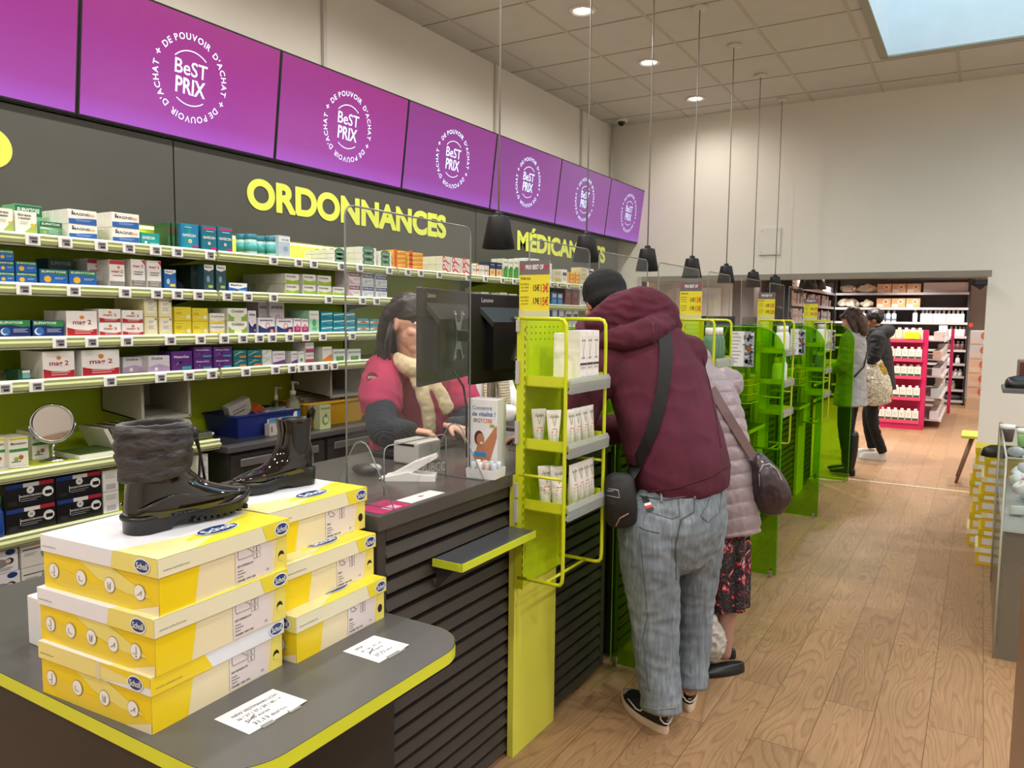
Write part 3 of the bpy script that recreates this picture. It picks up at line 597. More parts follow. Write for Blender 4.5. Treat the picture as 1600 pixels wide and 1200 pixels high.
# per shelf: (style, px left, px right, px top, boxes high, setback, boxes deep)
R1 = [('stress', -6, 22, 322, 1, .01, 1), ('euzen', 24, 68, 316, 1, .13, 1), ('stress', 24, 59, 327, 1, .01, 1), ('euzen', 62, 98, 343, 1, .05, 2), ('magne', 107, 153, 324, 2, .005, 4), ('magne', 175, 219, 329, 2, .005, 3), ('gavs', 220, 250, 361, 1, .005, 1),
      ('green', 262, 267, 346, 1, .02, 1), ('green', 269, 274, 346, 1, .02, 1), ('green', 276, 281, 346, 1, .02, 1), ('gav', 283, 311, 347, 1, .0, 1), ('gavm', 315, 339, 350, 1, 0, 1), ('gavm', 340, 364, 352, 1, 0, 1),
      ('silver', 435, 454, 366, 1, 0, 1), ('oval', 520, 541, 388, 3, 0, 4), ('oval', 563, 588, 384, 3, 0, 3), ('oval', 592, 612, 391, 3, .0, 2),
      ('orange', 614, 634, 389, 4, 0, 1), ('orange', 637, 661, 392, 4, 0, 1), ('redw', 690, 703, 399, 2, 0, 7), ('redw', 705, 719, 401, 2, 0, 1), ('redw', 721, 736, 403, 2, 0, 1),
      ('ring', 738, 751, 412, 2, 0, 1), ('ring', 752, 764, 413, 2, 0, 1), ('navyo', 765, 774, 408, 1, 0, 1), ('navyo', 775, 784, 409, 1, 0, 1),
      ('greent', 786, 793, 403, 1, 0, 2), ('greent', 794, 801, 404, 1, 0, 1), ('greent', 802, 810, 404, 1, 0, 1), ('greent', 811, 820, 403, 1, 0, 1), ('bluet', 822, 832, 402, 1, 0, 2), ('bluet', 833, 842, 403, 1, 0, 1), ('bluet', 843, 851, 406, 1, 0, 1), ('bluet', 852, 862, 410, 1, 0, 1),
      ('beige', 865, 877, 420, 1, 0, 1), ('wbk', 878, 886, 420, 1, 0, 1), ('orange', 888, 896, 424, 3, 0, 1), ('orange', 897, 905, 425, 3, 0, 1), ('beige', 907, 917, 417, 2, 0, 1), ('wbk', 918, 927, 419, 2, 0, 1)]
R2 = [('eu', -34, -3, 390, 3, .0, 1), ('eu', -2, 24, 388, 3, .0, 1), ('eu', 25, 59, 406, 2, 0, 1), ('eud', 76, 116, 402, 1, .15, 1), ('mag2r', 137, 162, 402, 1, .09, 2), ('eu', 62, 107, 418, 1, 0, 1), ('eu', 108, 152, 420, 1, 0, 1),
      ('mag2r', 171, 196, 404, 1, 0, 3), ('mag2t', 205, 228, 403, 1, 0, 3), ('mag2t', 230, 253, 405, 1, 0, 1), ('maalb', 257, 276, 419, 1, 0, 1), ('dk', 299, 315, 412, 1, .05, 4), ('maalg', 319, 335, 411, 1, 0, 1), ('maalg', 338, 354, 412, 1, 0, 1), ('maalf', 357, 387, 440, 1, 0, 1),
      ('dulc', 446, 468, 426, 2, 0, 6), ('dulc', 474, 494, 427, 2, 0, 1), ('dulc', 497, 518, 429, 2, 0, 1), ('dulc', 521, 541, 447, 1, 0, 3), ('pinkb', 545, 563, 421, 2, 0, 2), ('blueb', 566, 584, 424, 2, 0, 1), ('blueb', 587, 605, 427, 2, 0, 1),
      ('wh', 752, 764, 455, 1, .0, 1), ('beige', 768, 778, 457, 1, 0, 1), ('oddi', 782, 792, 456, 1, 0, 1), ('oval', 796, 808, 458, 1, 0, 1), ('bluew', 862, 870, 456, 1, 0, 1), ('bluew', 871, 879, 457, 1, 0, 1), ('mar', 883, 892, 450, 1, 0, 1), ('mar', 894, 904, 450, 1, 0, 1), ('wh', 906, 916, 452, 1, 0, 1), ('wh', 918, 928, 452, 1, 0, 1)]
R3 = [('eun', -2, 49, 498, 1, 0, 1), ('eun', 51, 101, 499, 1, 0, 1), ('mag2', 104, 153, 484, 1, 0, 3), ('mag2', 155, 190, 481, 2, 0, 2), ('mag2', 191, 225, 483, 2, 0, 1), ('cream', 226, 247, 464, 2, 0, 4), ('cream', 249, 270, 466, 2, 0, 1),
      ('yell', 273, 300, 478, 2, 0, 1), ('yell', 301, 326, 480, 2, 0, 1), ('ortho', 328, 352, 488, 2, 0, 3), ('oddi', 356, 387, 480, 2, 0, 3), ('smec', 404, 419, 470, 1, .12, 1), ('smec', 421, 445, 470, 1, .10, 1), ('smec', 388, 401, 484, 1, .0, 1), ('smec', 403, 430, 495, 1, 0, 1), ('smec', 432, 458, 497, 1, 0, 1),
      ('mgta', 459, 470, 496, 1, 0, 1), ('mgta', 471, 482, 497, 1, 0, 1), ('greenp', 483, 499, 484, 1, 0, 3), ('teal', 502, 520, 486, 3, 0, 2), ('teal', 521, 538, 487, 3, 0, 1), ('teal', 539, 555, 487, 3, 0, 1), ('tealo', 558, 577, 496, 2, 0, 1), ('tealo', 578, 598, 497, 2, 0, 1),
      ('wh', 752, 764, 494, 1, 0, 1), ('bluew', 862, 871, 480, 1, 0, 1), ('bluew', 872, 881, 481, 1, 0, 1), ('wbk', 884, 893, 484, 1, 0, 1), ('wbk', 895, 903, 484, 1, 0, 1)]
R4 = [('sgreen', 28, 48, 577, 1, 0, 1), ('mag2', 67, 118, 548, 1, 0, 3), ('mag2', 128, 188, 546, 1, 0, 1), ('dulce', 192, 228, 557, 1, .05, 1), ('dulce', 232, 266, 555, 1, 0, 1), ('meteo', 268, 301, 548, 1, 0, 1), ('meteo', 303, 332, 541, 2, 0, 1), ('meteo', 334, 363, 541, 2, 0, 1),
      ('tealn', 365, 386, 546, 2, 0, 1), ('tealn', 387, 409, 546, 2, 0, 1), ('wtg', 410, 425, 546, 2, 0, 1), ('lact', 426, 446, 548, 1, 0, 1), ('lact', 455, 465, 548, 1, 0, 2), ('lacg', 466, 476, 548, 1, 0, 1), ('lacp', 477, 491, 534, 2, 0, 1), ('laco', 504, 519, 541, 1, 0, 2), ('isox', 521, 541, 545, 1, 0, 1), ('isox', 544, 564, 545, 1, 0, 1), ('wh', 752, 764, 536, 1, 0, 1), ('wbk', 868, 880, 520, 1, 0, 1)]
for items, z, nm in ((R1, LV[0], 'top'), (R2, LV[1], 'second'), (R3, LV[2], 'third'), (R4, LV[3], 'fourth')):
    count = {}
    cum = {}
    for st, u0, u1, vt, nh, sb, nd in items:
        x = SX-.012-sb; ya, yb = ypx(u0, z, x), ypx(u1, z, x); wd = yb-ya-.003
        yt = (CAM.z, )
        lo, hi = z+.01, z+.45
        for _ in range(30):
            mid = (lo+hi)/2; d = Vector((x, ya, mid))-CAM; cy_ = sum(RW[r][1]*d[r] for r in range(3)); cz_ = sum(RW[r][2]*d[r] for r in range(3))
            if 600+1200*cy_/cz_ > vt: lo = mid
            else: hi = mid
        lim = (.13 if nm == 'top' else [0, .165, .18, .145][['top', 'second', 'third', 'fourth'].index(nm)])
        ht = min(mid-z, .2 if nm == 'top' else lim); hh = ht/nh-.001
        dp = .055 if nd > 1 else min(.1, .42-sb-.02)
        if st == 'green': dp = .1
        if nd > 1: dp = min(dp, (.41-sb)/nd)
        cum[st] = cum.get(st, 0)
        for k in range(nh):
            for q in range(nd):
                yy = (ya+yb)/2
                lv_ = '' if nh == 1 else (', ' + (['bottom', 'top'] if nh == 2 else ['bottom', 'middle', 'top'] if nh == 3 else ['bottom', 'second', 'third', 'top'])[k] + ' of its stack')
                bk = '' if nd == 1 else (', front one' if q == 0 else ', %s one back' % ORD[q])
                short = ST[st][2].replace(' carton', ' box')
                lb = '%s on the %s shelf, number %d of its kind from the left%s%s' % (short, nm, cum[st]+1, lv_, bk)
                words = lb.split()
                if len(words) > 16:
                    lb = '%s, %s shelf, no. %d from the left%s%s' % (short, nm, cum[st]+1, lv_.replace(' of its stack', ' layer'), bk)
                    if len(lb.split()) > 16: lb = '%s, %s shelf, no. %d%s%s' % (' '.join(short.split()[:7]), nm, cum[st]+1, lv_.replace(' of its stack', ' layer'), bk)
                put_carton(st, x-q*(dp+.001), yy, z-.003+k*(hh+.001), wd, dp-.001, hh, lb, 'medicine boxes on the %s shelf' % nm, tilt=0)
        cum[st] += 1
# pump bottles with teal lids, top shelf
bm_ = MB(); bm_.lathe([(.03, 0), (.032, .01), (.031, .075), (.028, .082)], (0, 0, 0), M('bfe0dc', .2), seg=18); bm_.lathe([(.0322, .02), (.0322, .065)], (0, 0, 0), M('52b3b4', .4), seg=18); bot = bm_
for k, (px, sb) in enumerate(((379, .08), (392, .035), (405, .075), (425, .035))):
    x = SX-.03-sb; y = ypx(px, LV[0], x)
    t = thing('tablet_tub', 'round teal tub of tablets on the top shelf, %s tub from the left' % ORD[k], 'tub', (x, y, LV[0]-.003), group='teal tablet tubs on the top shelf')
    bot.build('tub_body', t, local=True); l = MB(); l.lathe([(.031, .082), (.032, .086), (.032, .104), (.028, .108), (.001, .108)], (0, 0, 0), M('2d7f92', .35), seg=18); l.build('lid', t, local=True)
# glassy rail guards at the fronts of shelves
def divider(y, z, lb):
    d = MB(); d.prism([(SX-.01, y, z-.003), (SX-.36, y, z-.003), (SX-.36, y, z+.05), (SX-.06, y, z+.05), (SX-.01, y, z+.02)], (0, .003, 0), GLASS); tag(d.build('shelf_divider'), lb, 'shelf divider', 'clear shelf dividers')
for k, (px, z, nm) in enumerate(((105, 1.898, 'top'), (172, 1.898, 'top'), (253, 1.898, 'top'), (475, 1.898, 'top'), (158, 1.71, 'second'), (200, 1.71, 'second'), (287, 1.71, 'second'), (393, 1.71, 'second'), (155, 1.505, 'third'), (385, 1.505, 'third'), (10, 1.34, 'fourth'), (92, 1.34, 'fourth'), (500, 1.34, 'fourth'))):
    pos = [q for q in ((105, 'top'), (172, 'top'), (253, 'top'), (475, 'top'), (158, 'second'), (200, 'second'), (287, 'second'), (393, 'second'), (155, 'third'), (385, 'third'), (10, 'fourth'), (92, 'fourth'), (500, 'fourth')) if q[1] == nm]
    divider(ypx(px, z), z, 'clear plastic divider on the %s medicine shelf, %s divider from the left' % (nm, ORD[pos.index((px, nm))]))

# sorting bins of grey plastic under the fourth shelf
def bin_(y0, y1, z0, z1, lb):
    m = M('a19d90', .5); d = MB(); x0, x1 = -3.53, -3.22; t_ = .006
    d.prism([(x0, y0, z0+.03), (x1, y0, z0), (x1, y0, z1), (x0, y0, z1)], (0, t_, 0), m); d.prism([(x0, y1, z0+.03), (x1, y1, z0), (x1, y1, z1), (x0, y1, z1)], (0, -t_, 0), m)
    d.prism([(x0, y0, z0+.03), (x1, y0, z0), (x1, y1, z0), (x0, y1, z0+.03)], (0, 0, t_), m); d.box((x0, y0, z0+.03), (x0+t_, y1, z1), m)
    d.box((x1-.004, y0, z0-.004), (x1+.006, y1, z0+.012), m, bev=.002); d.box((x1-.004, y0-.002, z0), (x1+.006, y0+.012, z1), m, bev=.002); d.box((x1-.004, y1-.012, z0), (x1+.006, y1+.002, z1), m, bev=.002)
    return tag(d.build('hanging_bin'), lb, 'bin', 'grey bins under the fourth shelf')
bin_(2.07, 2.32, 1.11, 1.29, 'grey plastic bin hanging under the fourth shelf above the fur cuffed boot')
bin_(3.25, 3.52, 1.12, 1.29, 'dark grey plastic bin hanging above the yellow crate')

# ---- lower left shelves: mirror, cartons, magazines, masks
zt = 1.0
x = -3.25
mr = thing('table_mirror', 'round chrome table mirror on the lime shelf, reflecting pink and dark', 'mirror', (x+.04, ypx(84, 1.0, x+.04), zt), rz=-.55)
d = MB(); d.lathe([(.055, 0), (.055, .004), (.012, .012), (.006, .02), (.006, .035), (.009, .045), (.006, .055), (.006, .07), (.001, .07)], (0, 0, -.003), CHROME, seg=20); d.build('stand', mr, local=True)
d = MB(); d.tube([Vector((0, math.sin(a)*.082, .15+math.cos(a)*.082)) for a in [PI*.5+PI*i/12 for i in range(13)]], .004, CHROME); d.build('yoke', mr, local=True)
d = MB(); d.tube([Vector((0, math.sin(a)*.074, .15+math.cos(a)*.074)) for a in [2*PI*i/32 for i in range(32)]], .007, CHROME, closed=True); d.build('rim', mr, local=True)
d = MB(); d.disc((.002, 0, .15), (0, 1, 0), (0, 0, 1), .07, M('e8e8e8', .02, 1, var=0), seg=32); d.disc((-.003, 0, .15), (0, -1, 0), (0, 0, 1), .07, CHROME, seg=32); d.build('glass', mr, local=True)
ST['phy'] = ('e6e4da', [('r', .02, .9, .98, .98, 'd9c43a'), ('t', .5, .74, .8, .09, 'Magnesium', '3a4a3a'), ('r', .02, .5, .98, .6, '3f8a4a'), ('c', .6, .3, .13, 'a8602a'), ('c', .35, .25, .12, '8aa44a'), ('l', .1, .15, .6, 1, '5a5a50')], 'white box with a green band and nuts')
for k, (a, b, sb) in enumerate(((-14, 10, .06), (14, 46, .03), (50, 78, .12))):
    x = SX-.04-sb; ya, yb = ypx(a, zt, x), ypx(b, zt, x); put_carton('phy', x, (ya+yb)/2, zt-.003, yb-ya-.004, .12, .115, 'white box with a green band standing left of the round mirror, %s from the left' % ORD[k], 'green banded boxes by the mirror')
for k in range(9):
    c1 = ['d8d6c8', '6a6a5c', 'b8b8a8', '8a2f2f', 'c9c7bb', '55604a', 'dedcd2', '7a7a70', 'c4c2b4'][k]
    d = MB(); y = 1.93+k*.028; d.prism([(-3.40, y, zt-.003), (-3.20, y, zt-.003), (-3.20, y-.05, zt+.10), (-3.40, y-.05, zt+.10)], (0, .02, 0), C(c1))
    tag(d.build('leaflet_pack'), 'pack of folded leaflets leaning on the lime shelf, %s of the row from the left' % ORD[k], 'leaflets', 'leaning leaflet packs')
d = MB(); d.box((-3.33, 1.74, zt-.003), (-3.14, 2.0, zt+.012), M('dcdcd4', .6)); d.box((-3.325, 1.745, zt+.012), (-3.145, 1.995, zt+.0135), M('4c6630', .5)); tag(d.build('magazine'), 'flat green magazine lying behind the round mirror', 'magazine')
for k, (y, rz) in enumerate(((1.44, .5), (1.5, -.3), (1.39, .1))):
    d = MB(); d.box((-3.28, y-.05, zt-.003+k*.0012), (-3.16, y+.07, zt-.002+k*.0012), M(['e6e4e2', 'd8d8d6', 'ecebe8'][k], .6), rz=rz); tag(d.build('loose_paper'), ['lowest', 'middle', 'uppermost'][k]+' crumpled white paper lying on the shelf below the white boxes', 'paper', 'loose papers on the lime shelf')
def mask_box(y0, y1, z0, z1, lb):
    ht = z1-z0; wd = y1-y0
    art = [('r', .02, .82, .36, .98, '24408c'), ('r', .36, .82, .68, .98, 'e6e4e4'), ('r', .68, .82, .98, .98, 'b4283a'), ('c', .5, .68, .075, 'd8d8d8'), ('t', .5, .645, .05, .08, '0', '1a1a1c'), ('t', .52, .42, .46, .07, 'MASQUE CHIRURGICAL', 'e4e4e4'), ('l', .3, .32, .7, 2, '8a8a8c'), ('c', .85, .5, .115, 'e8e8e8', .95), ('r', .79, .4, .93, .56, '1a1a1c'), ('r', .27, .28, .28, .55, 'e4e4e4'), ('r', .05, .12, .22, .3, '2c2c30')]
    o = bpy.data.objects.new('mask_box', carton_mesh(wd, .1, ht, '1a1a1c', art).mesh('mask_box')); COL.objects.link(o); o.location = (SX-.02, (y0+y1)/2, z0); tag(o, lb, 'box', 'black boxes of face masks')
ya, ym, yb = ypx(13, .8), ypx(93, .8), ypx(164, .8)
mask_box(ya, ym-.004, .748, .842, 'black box of face masks, lower left of four beside the fur cuffed boot'); mask_box(ya, ym-.004, .843, .937, 'black box of face masks, upper left of four'); mask_box(ym, yb, .748, .842, 'black box of face masks, lower right of four'); mask_box(ym, yb, .843, .937, 'black box of face masks, upper right of four')
for k, (a, b, z0, lb) in enumerate(((166, 190, .748, 'lower white box with a grey strip right of the mask boxes'), (166, 190, .84, 'upper white box with a grey strip right of the mask boxes'), (312, 330, .748, 'lower white box behind the boot cord'), (312, 330, .84, 'upper white box behind the boot cord'))):
    put_carton('wh', SX-.02, (ypx(a, .8)+ypx(b, .8))/2, z0, ypx(b, .8)-ypx(a, .8), .1, .09, lb, 'white boxes beside the mask boxes')
ST['knee'] = ('dedbd6', [('r', .05, .7, .7, .74, '2a2a2e'), ('c', .82, .5, .2, '6f9a90', 1.2), ('c', .9, .6, .1, '8a4436', 1.2), ('l', .1, .55, .5, 2, '9a9a96')], 'grey white box')
ST['sole'] = ('e3e2e6', [('c', .75, .88, .17, '1f3c7a', .6), ('c', .35, .45, .33, '8a8884', .5), ('c', .7, .5, .15, '2c2c30', .8), ('c', .66, .5, .1, 'd8b8bc', .8), ('l', .1, .2, .8, 2, '8a8a92')], 'white box with grey insoles')
for k, (st, a, b, z0, z1, lb) in enumerate((('sole', -14, 37, .503, .60, 'lower white insole box with a blue oval at the left edge'), ('sole', -14, 35, .602, .69, 'upper white insole box with a blue oval at the left edge'), ('knee', 38, 88, .503, .60, 'lower grey white box with a teal picture left of the shoe boxes'), ('knee', 38, 88, .602, .70, 'upper grey white box with a teal picture left of the shoe boxes'),
                                           ('knee', 2, 66, .35, .44, 'grey white box on the lowest visible shelf behind the table'), ('sole', -30, 1, .35, .44, 'white insole box at the bottom left edge of the shelving'))):
    put_carton(st, SX-.02, (ypx(a, .55)+ypx(b, .55))/2, z0, ypx(b, .55)-ypx(a, .55)-.004, .16, z1-z0, lb, 'boxes on the lower left shelves')
s = MB(); s.box((-3.548, 1.11, .33), (SX-.015, 2.40, .345), M('c3d42c', .4)); s = s.build('lower_shelf'); tag(s, 'lowest lime shelf board at the bottom left behind the grey table', 'shelf')
p = at(8, 798, x=SX-.03)
d = thing('gel_bottle', 'small dark blue gel bottle left of the black mask boxes', 'bottle', (SX-.04, ypx(4, .8)-.0, .748))
e = MB(); e.lathe([(.03, 0), (.033, .01), (.033, .09), (.015, .12)], (0, 0, 0), M('1c3f8c', .3), sy=.6); e.build('bottle_body', d, local=True); e = MB(); e.lathe([(.016, .12), (.016, .15), (.001, .15)], (0, 0, 0), M('2d6a44', .4)); e.build('cap', d, local=True)
put_carton('dk', SX-.01, ypx(-8, .5), .503, .03, .1, .1, 'narrow black box at the far left edge of the lower shelf', 'boxes on the lower left shelves')

# ---- grey work desk behind the counter
DSK = M('4e4e4f', .35); zd = .95
t = thing('work_desk', 'long dark grey work desk against the lime wall behind the assistant', 'desk', (-3.33, 4.2, 0))
s = MB(); s.box((-3.549, 2.44, zd-.03), (-3.10, 6.4, zd), DSK, bev=.003); s.build('worktop', t)
for k in range(6):
    y0 = 2.46+k*.65; s = MB(); s.box((-3.54, y0, .05), (-3.13, y0+.645, zd-.031), M('2b2a29', .5), bev=.002); cab = s.build('cabinet', t)
    for z0, z1 in ((.62, .9), (.34, .6), (.07, .32)):
        q = MB(); q.box((-3.13, y0+.01, z0), (-3.115, y0+.635, z1), M('322f2d', .5), bev=.002); dr = q.build('drawer', cab) if False else q.build('drawer', t)
        q = MB(); q.box((-3.115, y0+.06, z1-.06), (-3.105, y0+.585, z1-.02), M('a9a9a8', .3, .8), bev=.003); q.build('handle', dr)
def base_at(u, v, z): p_ = at(u, v, z=z); return p_
# blue plastic tub
p = Vector((-3.40, 2.84, zd)); t = thing('storage_tub', 'dark blue plastic tub with a picture label, full of cartons, on the desk', 'tub', p)
s = MB(); bl = M('1f2f7c', .3)
def openbox(s, c, lx, ly, h, m, fl=.02, tk=.004):
    b0 = [(-lx/2+fl, -ly/2+fl), (lx/2-fl, -ly/2+fl), (lx/2-fl, ly/2-fl), (-lx/2+fl, ly/2-fl)]; b1 = [(-lx/2, -ly/2), (lx/2, -ly/2), (lx/2, ly/2), (-lx/2, ly/2)]
    def ring(q, z, o=0): return [Vector((c[0]+x*(1-o), c[1]+y*(1-o), c[2]+z)) for x, y in q]
    o_ = 2*tk/min(lx, ly)
    r = ring(b0, 0)+ring(b1, h)+ring(b1, h, o_)+ring(b0, tk, o_)
    fs = [(3, 2, 1, 0)]+[(i, (i+1) % 4, 4+(i+1) % 4, 4+i) for i in range(4)]+[(4+i, 4+(i+1) % 4, 8+(i+1) % 4, 8+i) for i in range(4)]+[(8+i, 8+(i+1) % 4, 12+(i+1) % 4, 12+i) for i in range(4)]+[(12, 13, 14, 15)]
    s.add(r, fs, m)
openbox(s, p, .27, .42, .12, bl); s.build('tub_body', t)
s = MB(); s.tube([p+Vector(q) for q in ((-.137, -.212, .118), (.137, -.212, .118), (.137, .212, .118), (-.137, .212, .118))], .007, bl, closed=True, seg=6); s.build('rim', t)
s = MB(); s.box(p+Vector((.124, -.01, .018)), p+Vector((.129, .17, .10)), M('cfd8e2', .4)); s.box(p+Vector((.1291, .0, .05)), p+Vector((.1296, .16, .095)), M('6fa3cf', .4)); s.ball(p+Vector((.1295, .06, .05)), (.0008, .03, .014), M('b5653f', .5)); s.build('picture_label', t)
for k, (dx, dy, dz, rx, ry, sx_, sy_, sz_, c1, lb) in enumerate(((0, -.10, .14, .35, .2, .05, .14, .09, 'd8d2cc', 'white carton tilted on top of the blue tub'), (.03, .03, .12, -.5, .3, .04, .12, .05, 'd4622a', 'orange carton poking out of the blue tub'), (.04, .1, .115, .1, .0, .08, .15, .03, 'a9b6c4', 'pale blue packet lying in the blue tub'))):
    s = MB(); s.box((-sx_/2, -sy_/2, -sz_/2), (sx_/2, sy_/2, sz_/2), C(c1), bev=.002); s.box((sx_/2, -sy_*.35, -.01), (sx_/2+.0006, sy_*.2, -.004), C('6a6460')); s.box((sx_/2, -sy_*.35, .01), (sx_/2+.0006, sy_*.3, .014), C('6a6460'))
    o = s.build('loose_carton', local=True); o.location = p+Vector((dx, dy, dz)); o.rotation_euler = (rx, ry, 0); tag(o, lb, 'box')
# yellow crate
p = Vector((-3.38, 3.36, zd)); t = thing('yellow_crate', 'yellow plastic crate with slotted sides holding paper sleeves on the desk', 'crate', p)
s = MB(); yl = M('dba51a', .35); openbox(s, p, .27, .50, .14, yl, fl=.035); s.build('crate_body', t)
s = MB(); s.tube([p+Vector(q) for q in ((-.14, -.255, .14), (.14, -.255, .14), (.14, .255, .14), (-.14, .255, .14))], .009, yl, closed=True, seg=6); s.build('rim', t)
for k in range(3): s = MB(); s.box(p+Vector((-.08+.03*k, -.16, .02)), p+Vector((-.06+.03*k, .13, .17-.01*k)), M('b9ae90', .6)); tag(s.build('paper_sleeve'), '%s beige paper sleeve standing in the yellow crate' % ['rear', 'middle', 'front'][k], 'paper sleeve', 'paper sleeves in the yellow crate')
def pump(x, y, h, r, body, lab, lb, cap='ecebe6'):
    t = thing('pump_bottle', lb, 'bottle', (x, y, zd)); s = MB(); s.lathe([(r*.95, 0), (r, .008), (r, h*.72), (r*.75, h*.86), (r*.35, h*.95), (r*.35, h)], (0, 0, 0), body, seg=22); s.build('bottle_body', t, local=True)
    s = MB(); s.lathe([(r*.42, h), (r*.42, h+.022), (.007, h+.026), (.007, h+.06), (r*.3, h+.062), (r*.3, h+.075), (.001, h+.076)], (0, 0, 0), M(cap, .3), seg=14); s.tube([(0, 0, h+.068), (-.01, .045, h+.066), (-.012, .05, h+.055)], .005, M(cap, .3)); s.build('pump_head', t, local=True)
    if lab:
        s = MB(); s.lathe([(r*1.01, h*.15), (r*1.01, h*.62)], (0, 0, 0), M('e4e6ea', .4), seg=22)
        vs = [(r*1.02*math.cos(a), r*1.02*math.sin(a), z) for a in [(-.2+.14*i) for i in range(10)] for z in (h*.15, h*.62)]; s.add(vs, [(2*i, 2*i+2, 2*i+3, 2*i+1) for i in range(9)], M(lab, .4)); s.build('label', t, local=True)
pump(-3.30, 3.04, .20, .04, M('c9c6a8', .1, trans=.6), '1d7fc0', 'tall clear pump bottle with a blue and white label on the desk')
pump(-3.37, 2.98, .17, .026, M('43522c', .25), None, 'smaller olive pump bottle with a white head behind the clear one')
s = MB(); s.box((-3.26, 2.80, zd), (-3.22, 2.86, zd+.065), C('d9cfc9'), bev=.002); s.box((-3.2199, 2.81, zd+.02), (-3.2195, 2.82, zd+.05), C('8a7a74')); tag(s.build('small_carton'), 'small pinkish white carton in front of the pump bottles', 'box')
ST['phyt'] = ('c8cf9a', [('t', .5, .82, .8, .08, 'Phytoxil', '2c5a3a'), ('c', .5, .38, .3, '7f9460', 1.2), ('c', .55, .4, .2, 'd4d8a8', 1.2), ('c', .55, .55, .06, '5a7a3a', 3)], 'x')
put_carton('phyt', -3.17, 3.16, zd, .085, .05, .14, 'pale green carton with a dark leaf swirl beside the chelsea boot', None, name='syrup_box')
for k in range(6):
    y = 4.35+.075*(k//2)*1.0+.02*(k % 2); x = -3.42+.07*(k % 2)
    t = thing('pill_bottle', 'amber pill bottle with a white cap on the desk, %s, %s row' % (ORD[k//2]+' from the left', ['back', 'front'][k % 2]), 'bottle', (x, y, zd), group='amber pill bottles on the desk')
    s = MB(); s.lathe([(.026, 0), (.027, .055), (.02, .06)], (0, 0, 0), M('b0703a', .15, trans=.3), seg=16); s.build('bottle_body', t, local=True); s = MB(); s.lathe([(.024, .06), (.024, .083), (.001, .084)], (0, 0, 0), WHITE, seg=16); s.build('cap', t, local=True)
s = MB(); s.box((-3.34, 4.2, zd), (-3.14, 4.48, zd+.008), M('1d33a8', .3), rz=.3, bev=.002); tag(s.build('blue_folder'), 'bright blue plastic folder lying on the desk behind the assistant', 'folder')
s = MB(); s.box((-3.48, 3.75, zd), (-3.2, 4.15, zd+.035), M('b4b0ac', .5), bev=.003); tag(s.build('document_tray'), 'flat grey document tray on the desk left of the pill bottles', 'tray')
# keyboard tray edge: grey box behind boot cuff on the shelf edge
s = MB(); s.box((-3.42, 2.30, 1.0), (-3.16, 2.40, 1.03), M('5b5d58', .3), bev=.004); s.ball((-3.16, 2.40, 1.02), .008, CHROME); tag(s.build('glass_riser'), 'low smoky plastic riser at the end of the lime shelf behind the boot', 'riser')

# ================================================================== service counters
CT = M('4b4846', .28); CB = M('37322f', .42); CBD = M('2a2624', .5)
CN = ['near dark slatted service counter beside the shoe box table', 'second dark slatted counter, where the man in the burgundy hoodie leans', 'third dark slatted counter, behind the first green partition', 'farthest dark slatted counter, beside the woman in grey']
def make_counter():
    t = thing('service_counter', '', 'counter', (0, 0, 0))
    s = MB(); s.box((-2.10, 0, 1.005), (-1.385, 1.56, 1.05), CT, bev=.003); s.build('worktop', t, local=True)
    s = MB(); s.box((-2.05, .01, .02), (-2.03, 1.55, 1.005), CBD); s.box((-2.05, .01, .02), (-1.44, .03, 1.005), CB); s.box((-2.05, 1.53, .02), (-1.44, 1.55, 1.005), CB); s.box((-2.05, .01, .02), (-1.44, 1.55, .05), CBD); s.build('carcass', t, local=True)
    s = MB(); s.box((-1.45, .01, .02), (-1.438, 1.55, 1.005), M('141211', .6))
    for y0, y1 in ((.012, .05), (1.515, 1.55)): s.box((-1.438, y0, .02), (-1.40, y1, 1.0), CB, bev=.002)
    s.box((-1.43, .05, .965), (-1.40, 1.515, 1.0), CB)
    for k in range(18):
        z = .02+.0525*k
        s.prism([(-1.438, .05, z), (-1.400, .05, z+.002), (-1.397, .05, z+.006), (-1.407, .05, z+.036), (-1.438, .05, z+.039)], (0, 1.465, 0), CB)
    s.build('slatted_front', t, local=True)
    for y in (.1, 1.46): s = MB(); s.lathe([(.018, 0), (.018, .022)], (-1.5, y, 0), CHROME, seg=12); s.build('foot', t, local=True)
    return t
cn = make_counter()
for k in range(4):
    o = cn if k == 0 else copy_tree(cn); o.location = (0, 1.575+1.66*k, 0); tag(o, CN[k], group='slatted service counters')
# lime posts
PL = M('d9dc52', .3, coat=.2)
for k in range(4):
    y = 2.285+1.66*k; s = MB(); s.box((-1.398, y, .0), (-1.372, y+.315, 1.045), PL, bev=.002)
    tag(s.build('lime_post_panel'), ['tall lime board under the product rack, in front of the near counter', 'second lime board, hidden mostly behind the hoodie man', 'third lime board, seen through the first green partition', 'fourth lime board standing on the floor, left of the brown handbag'][k], 'panel', 'lime boards carrying the racks')
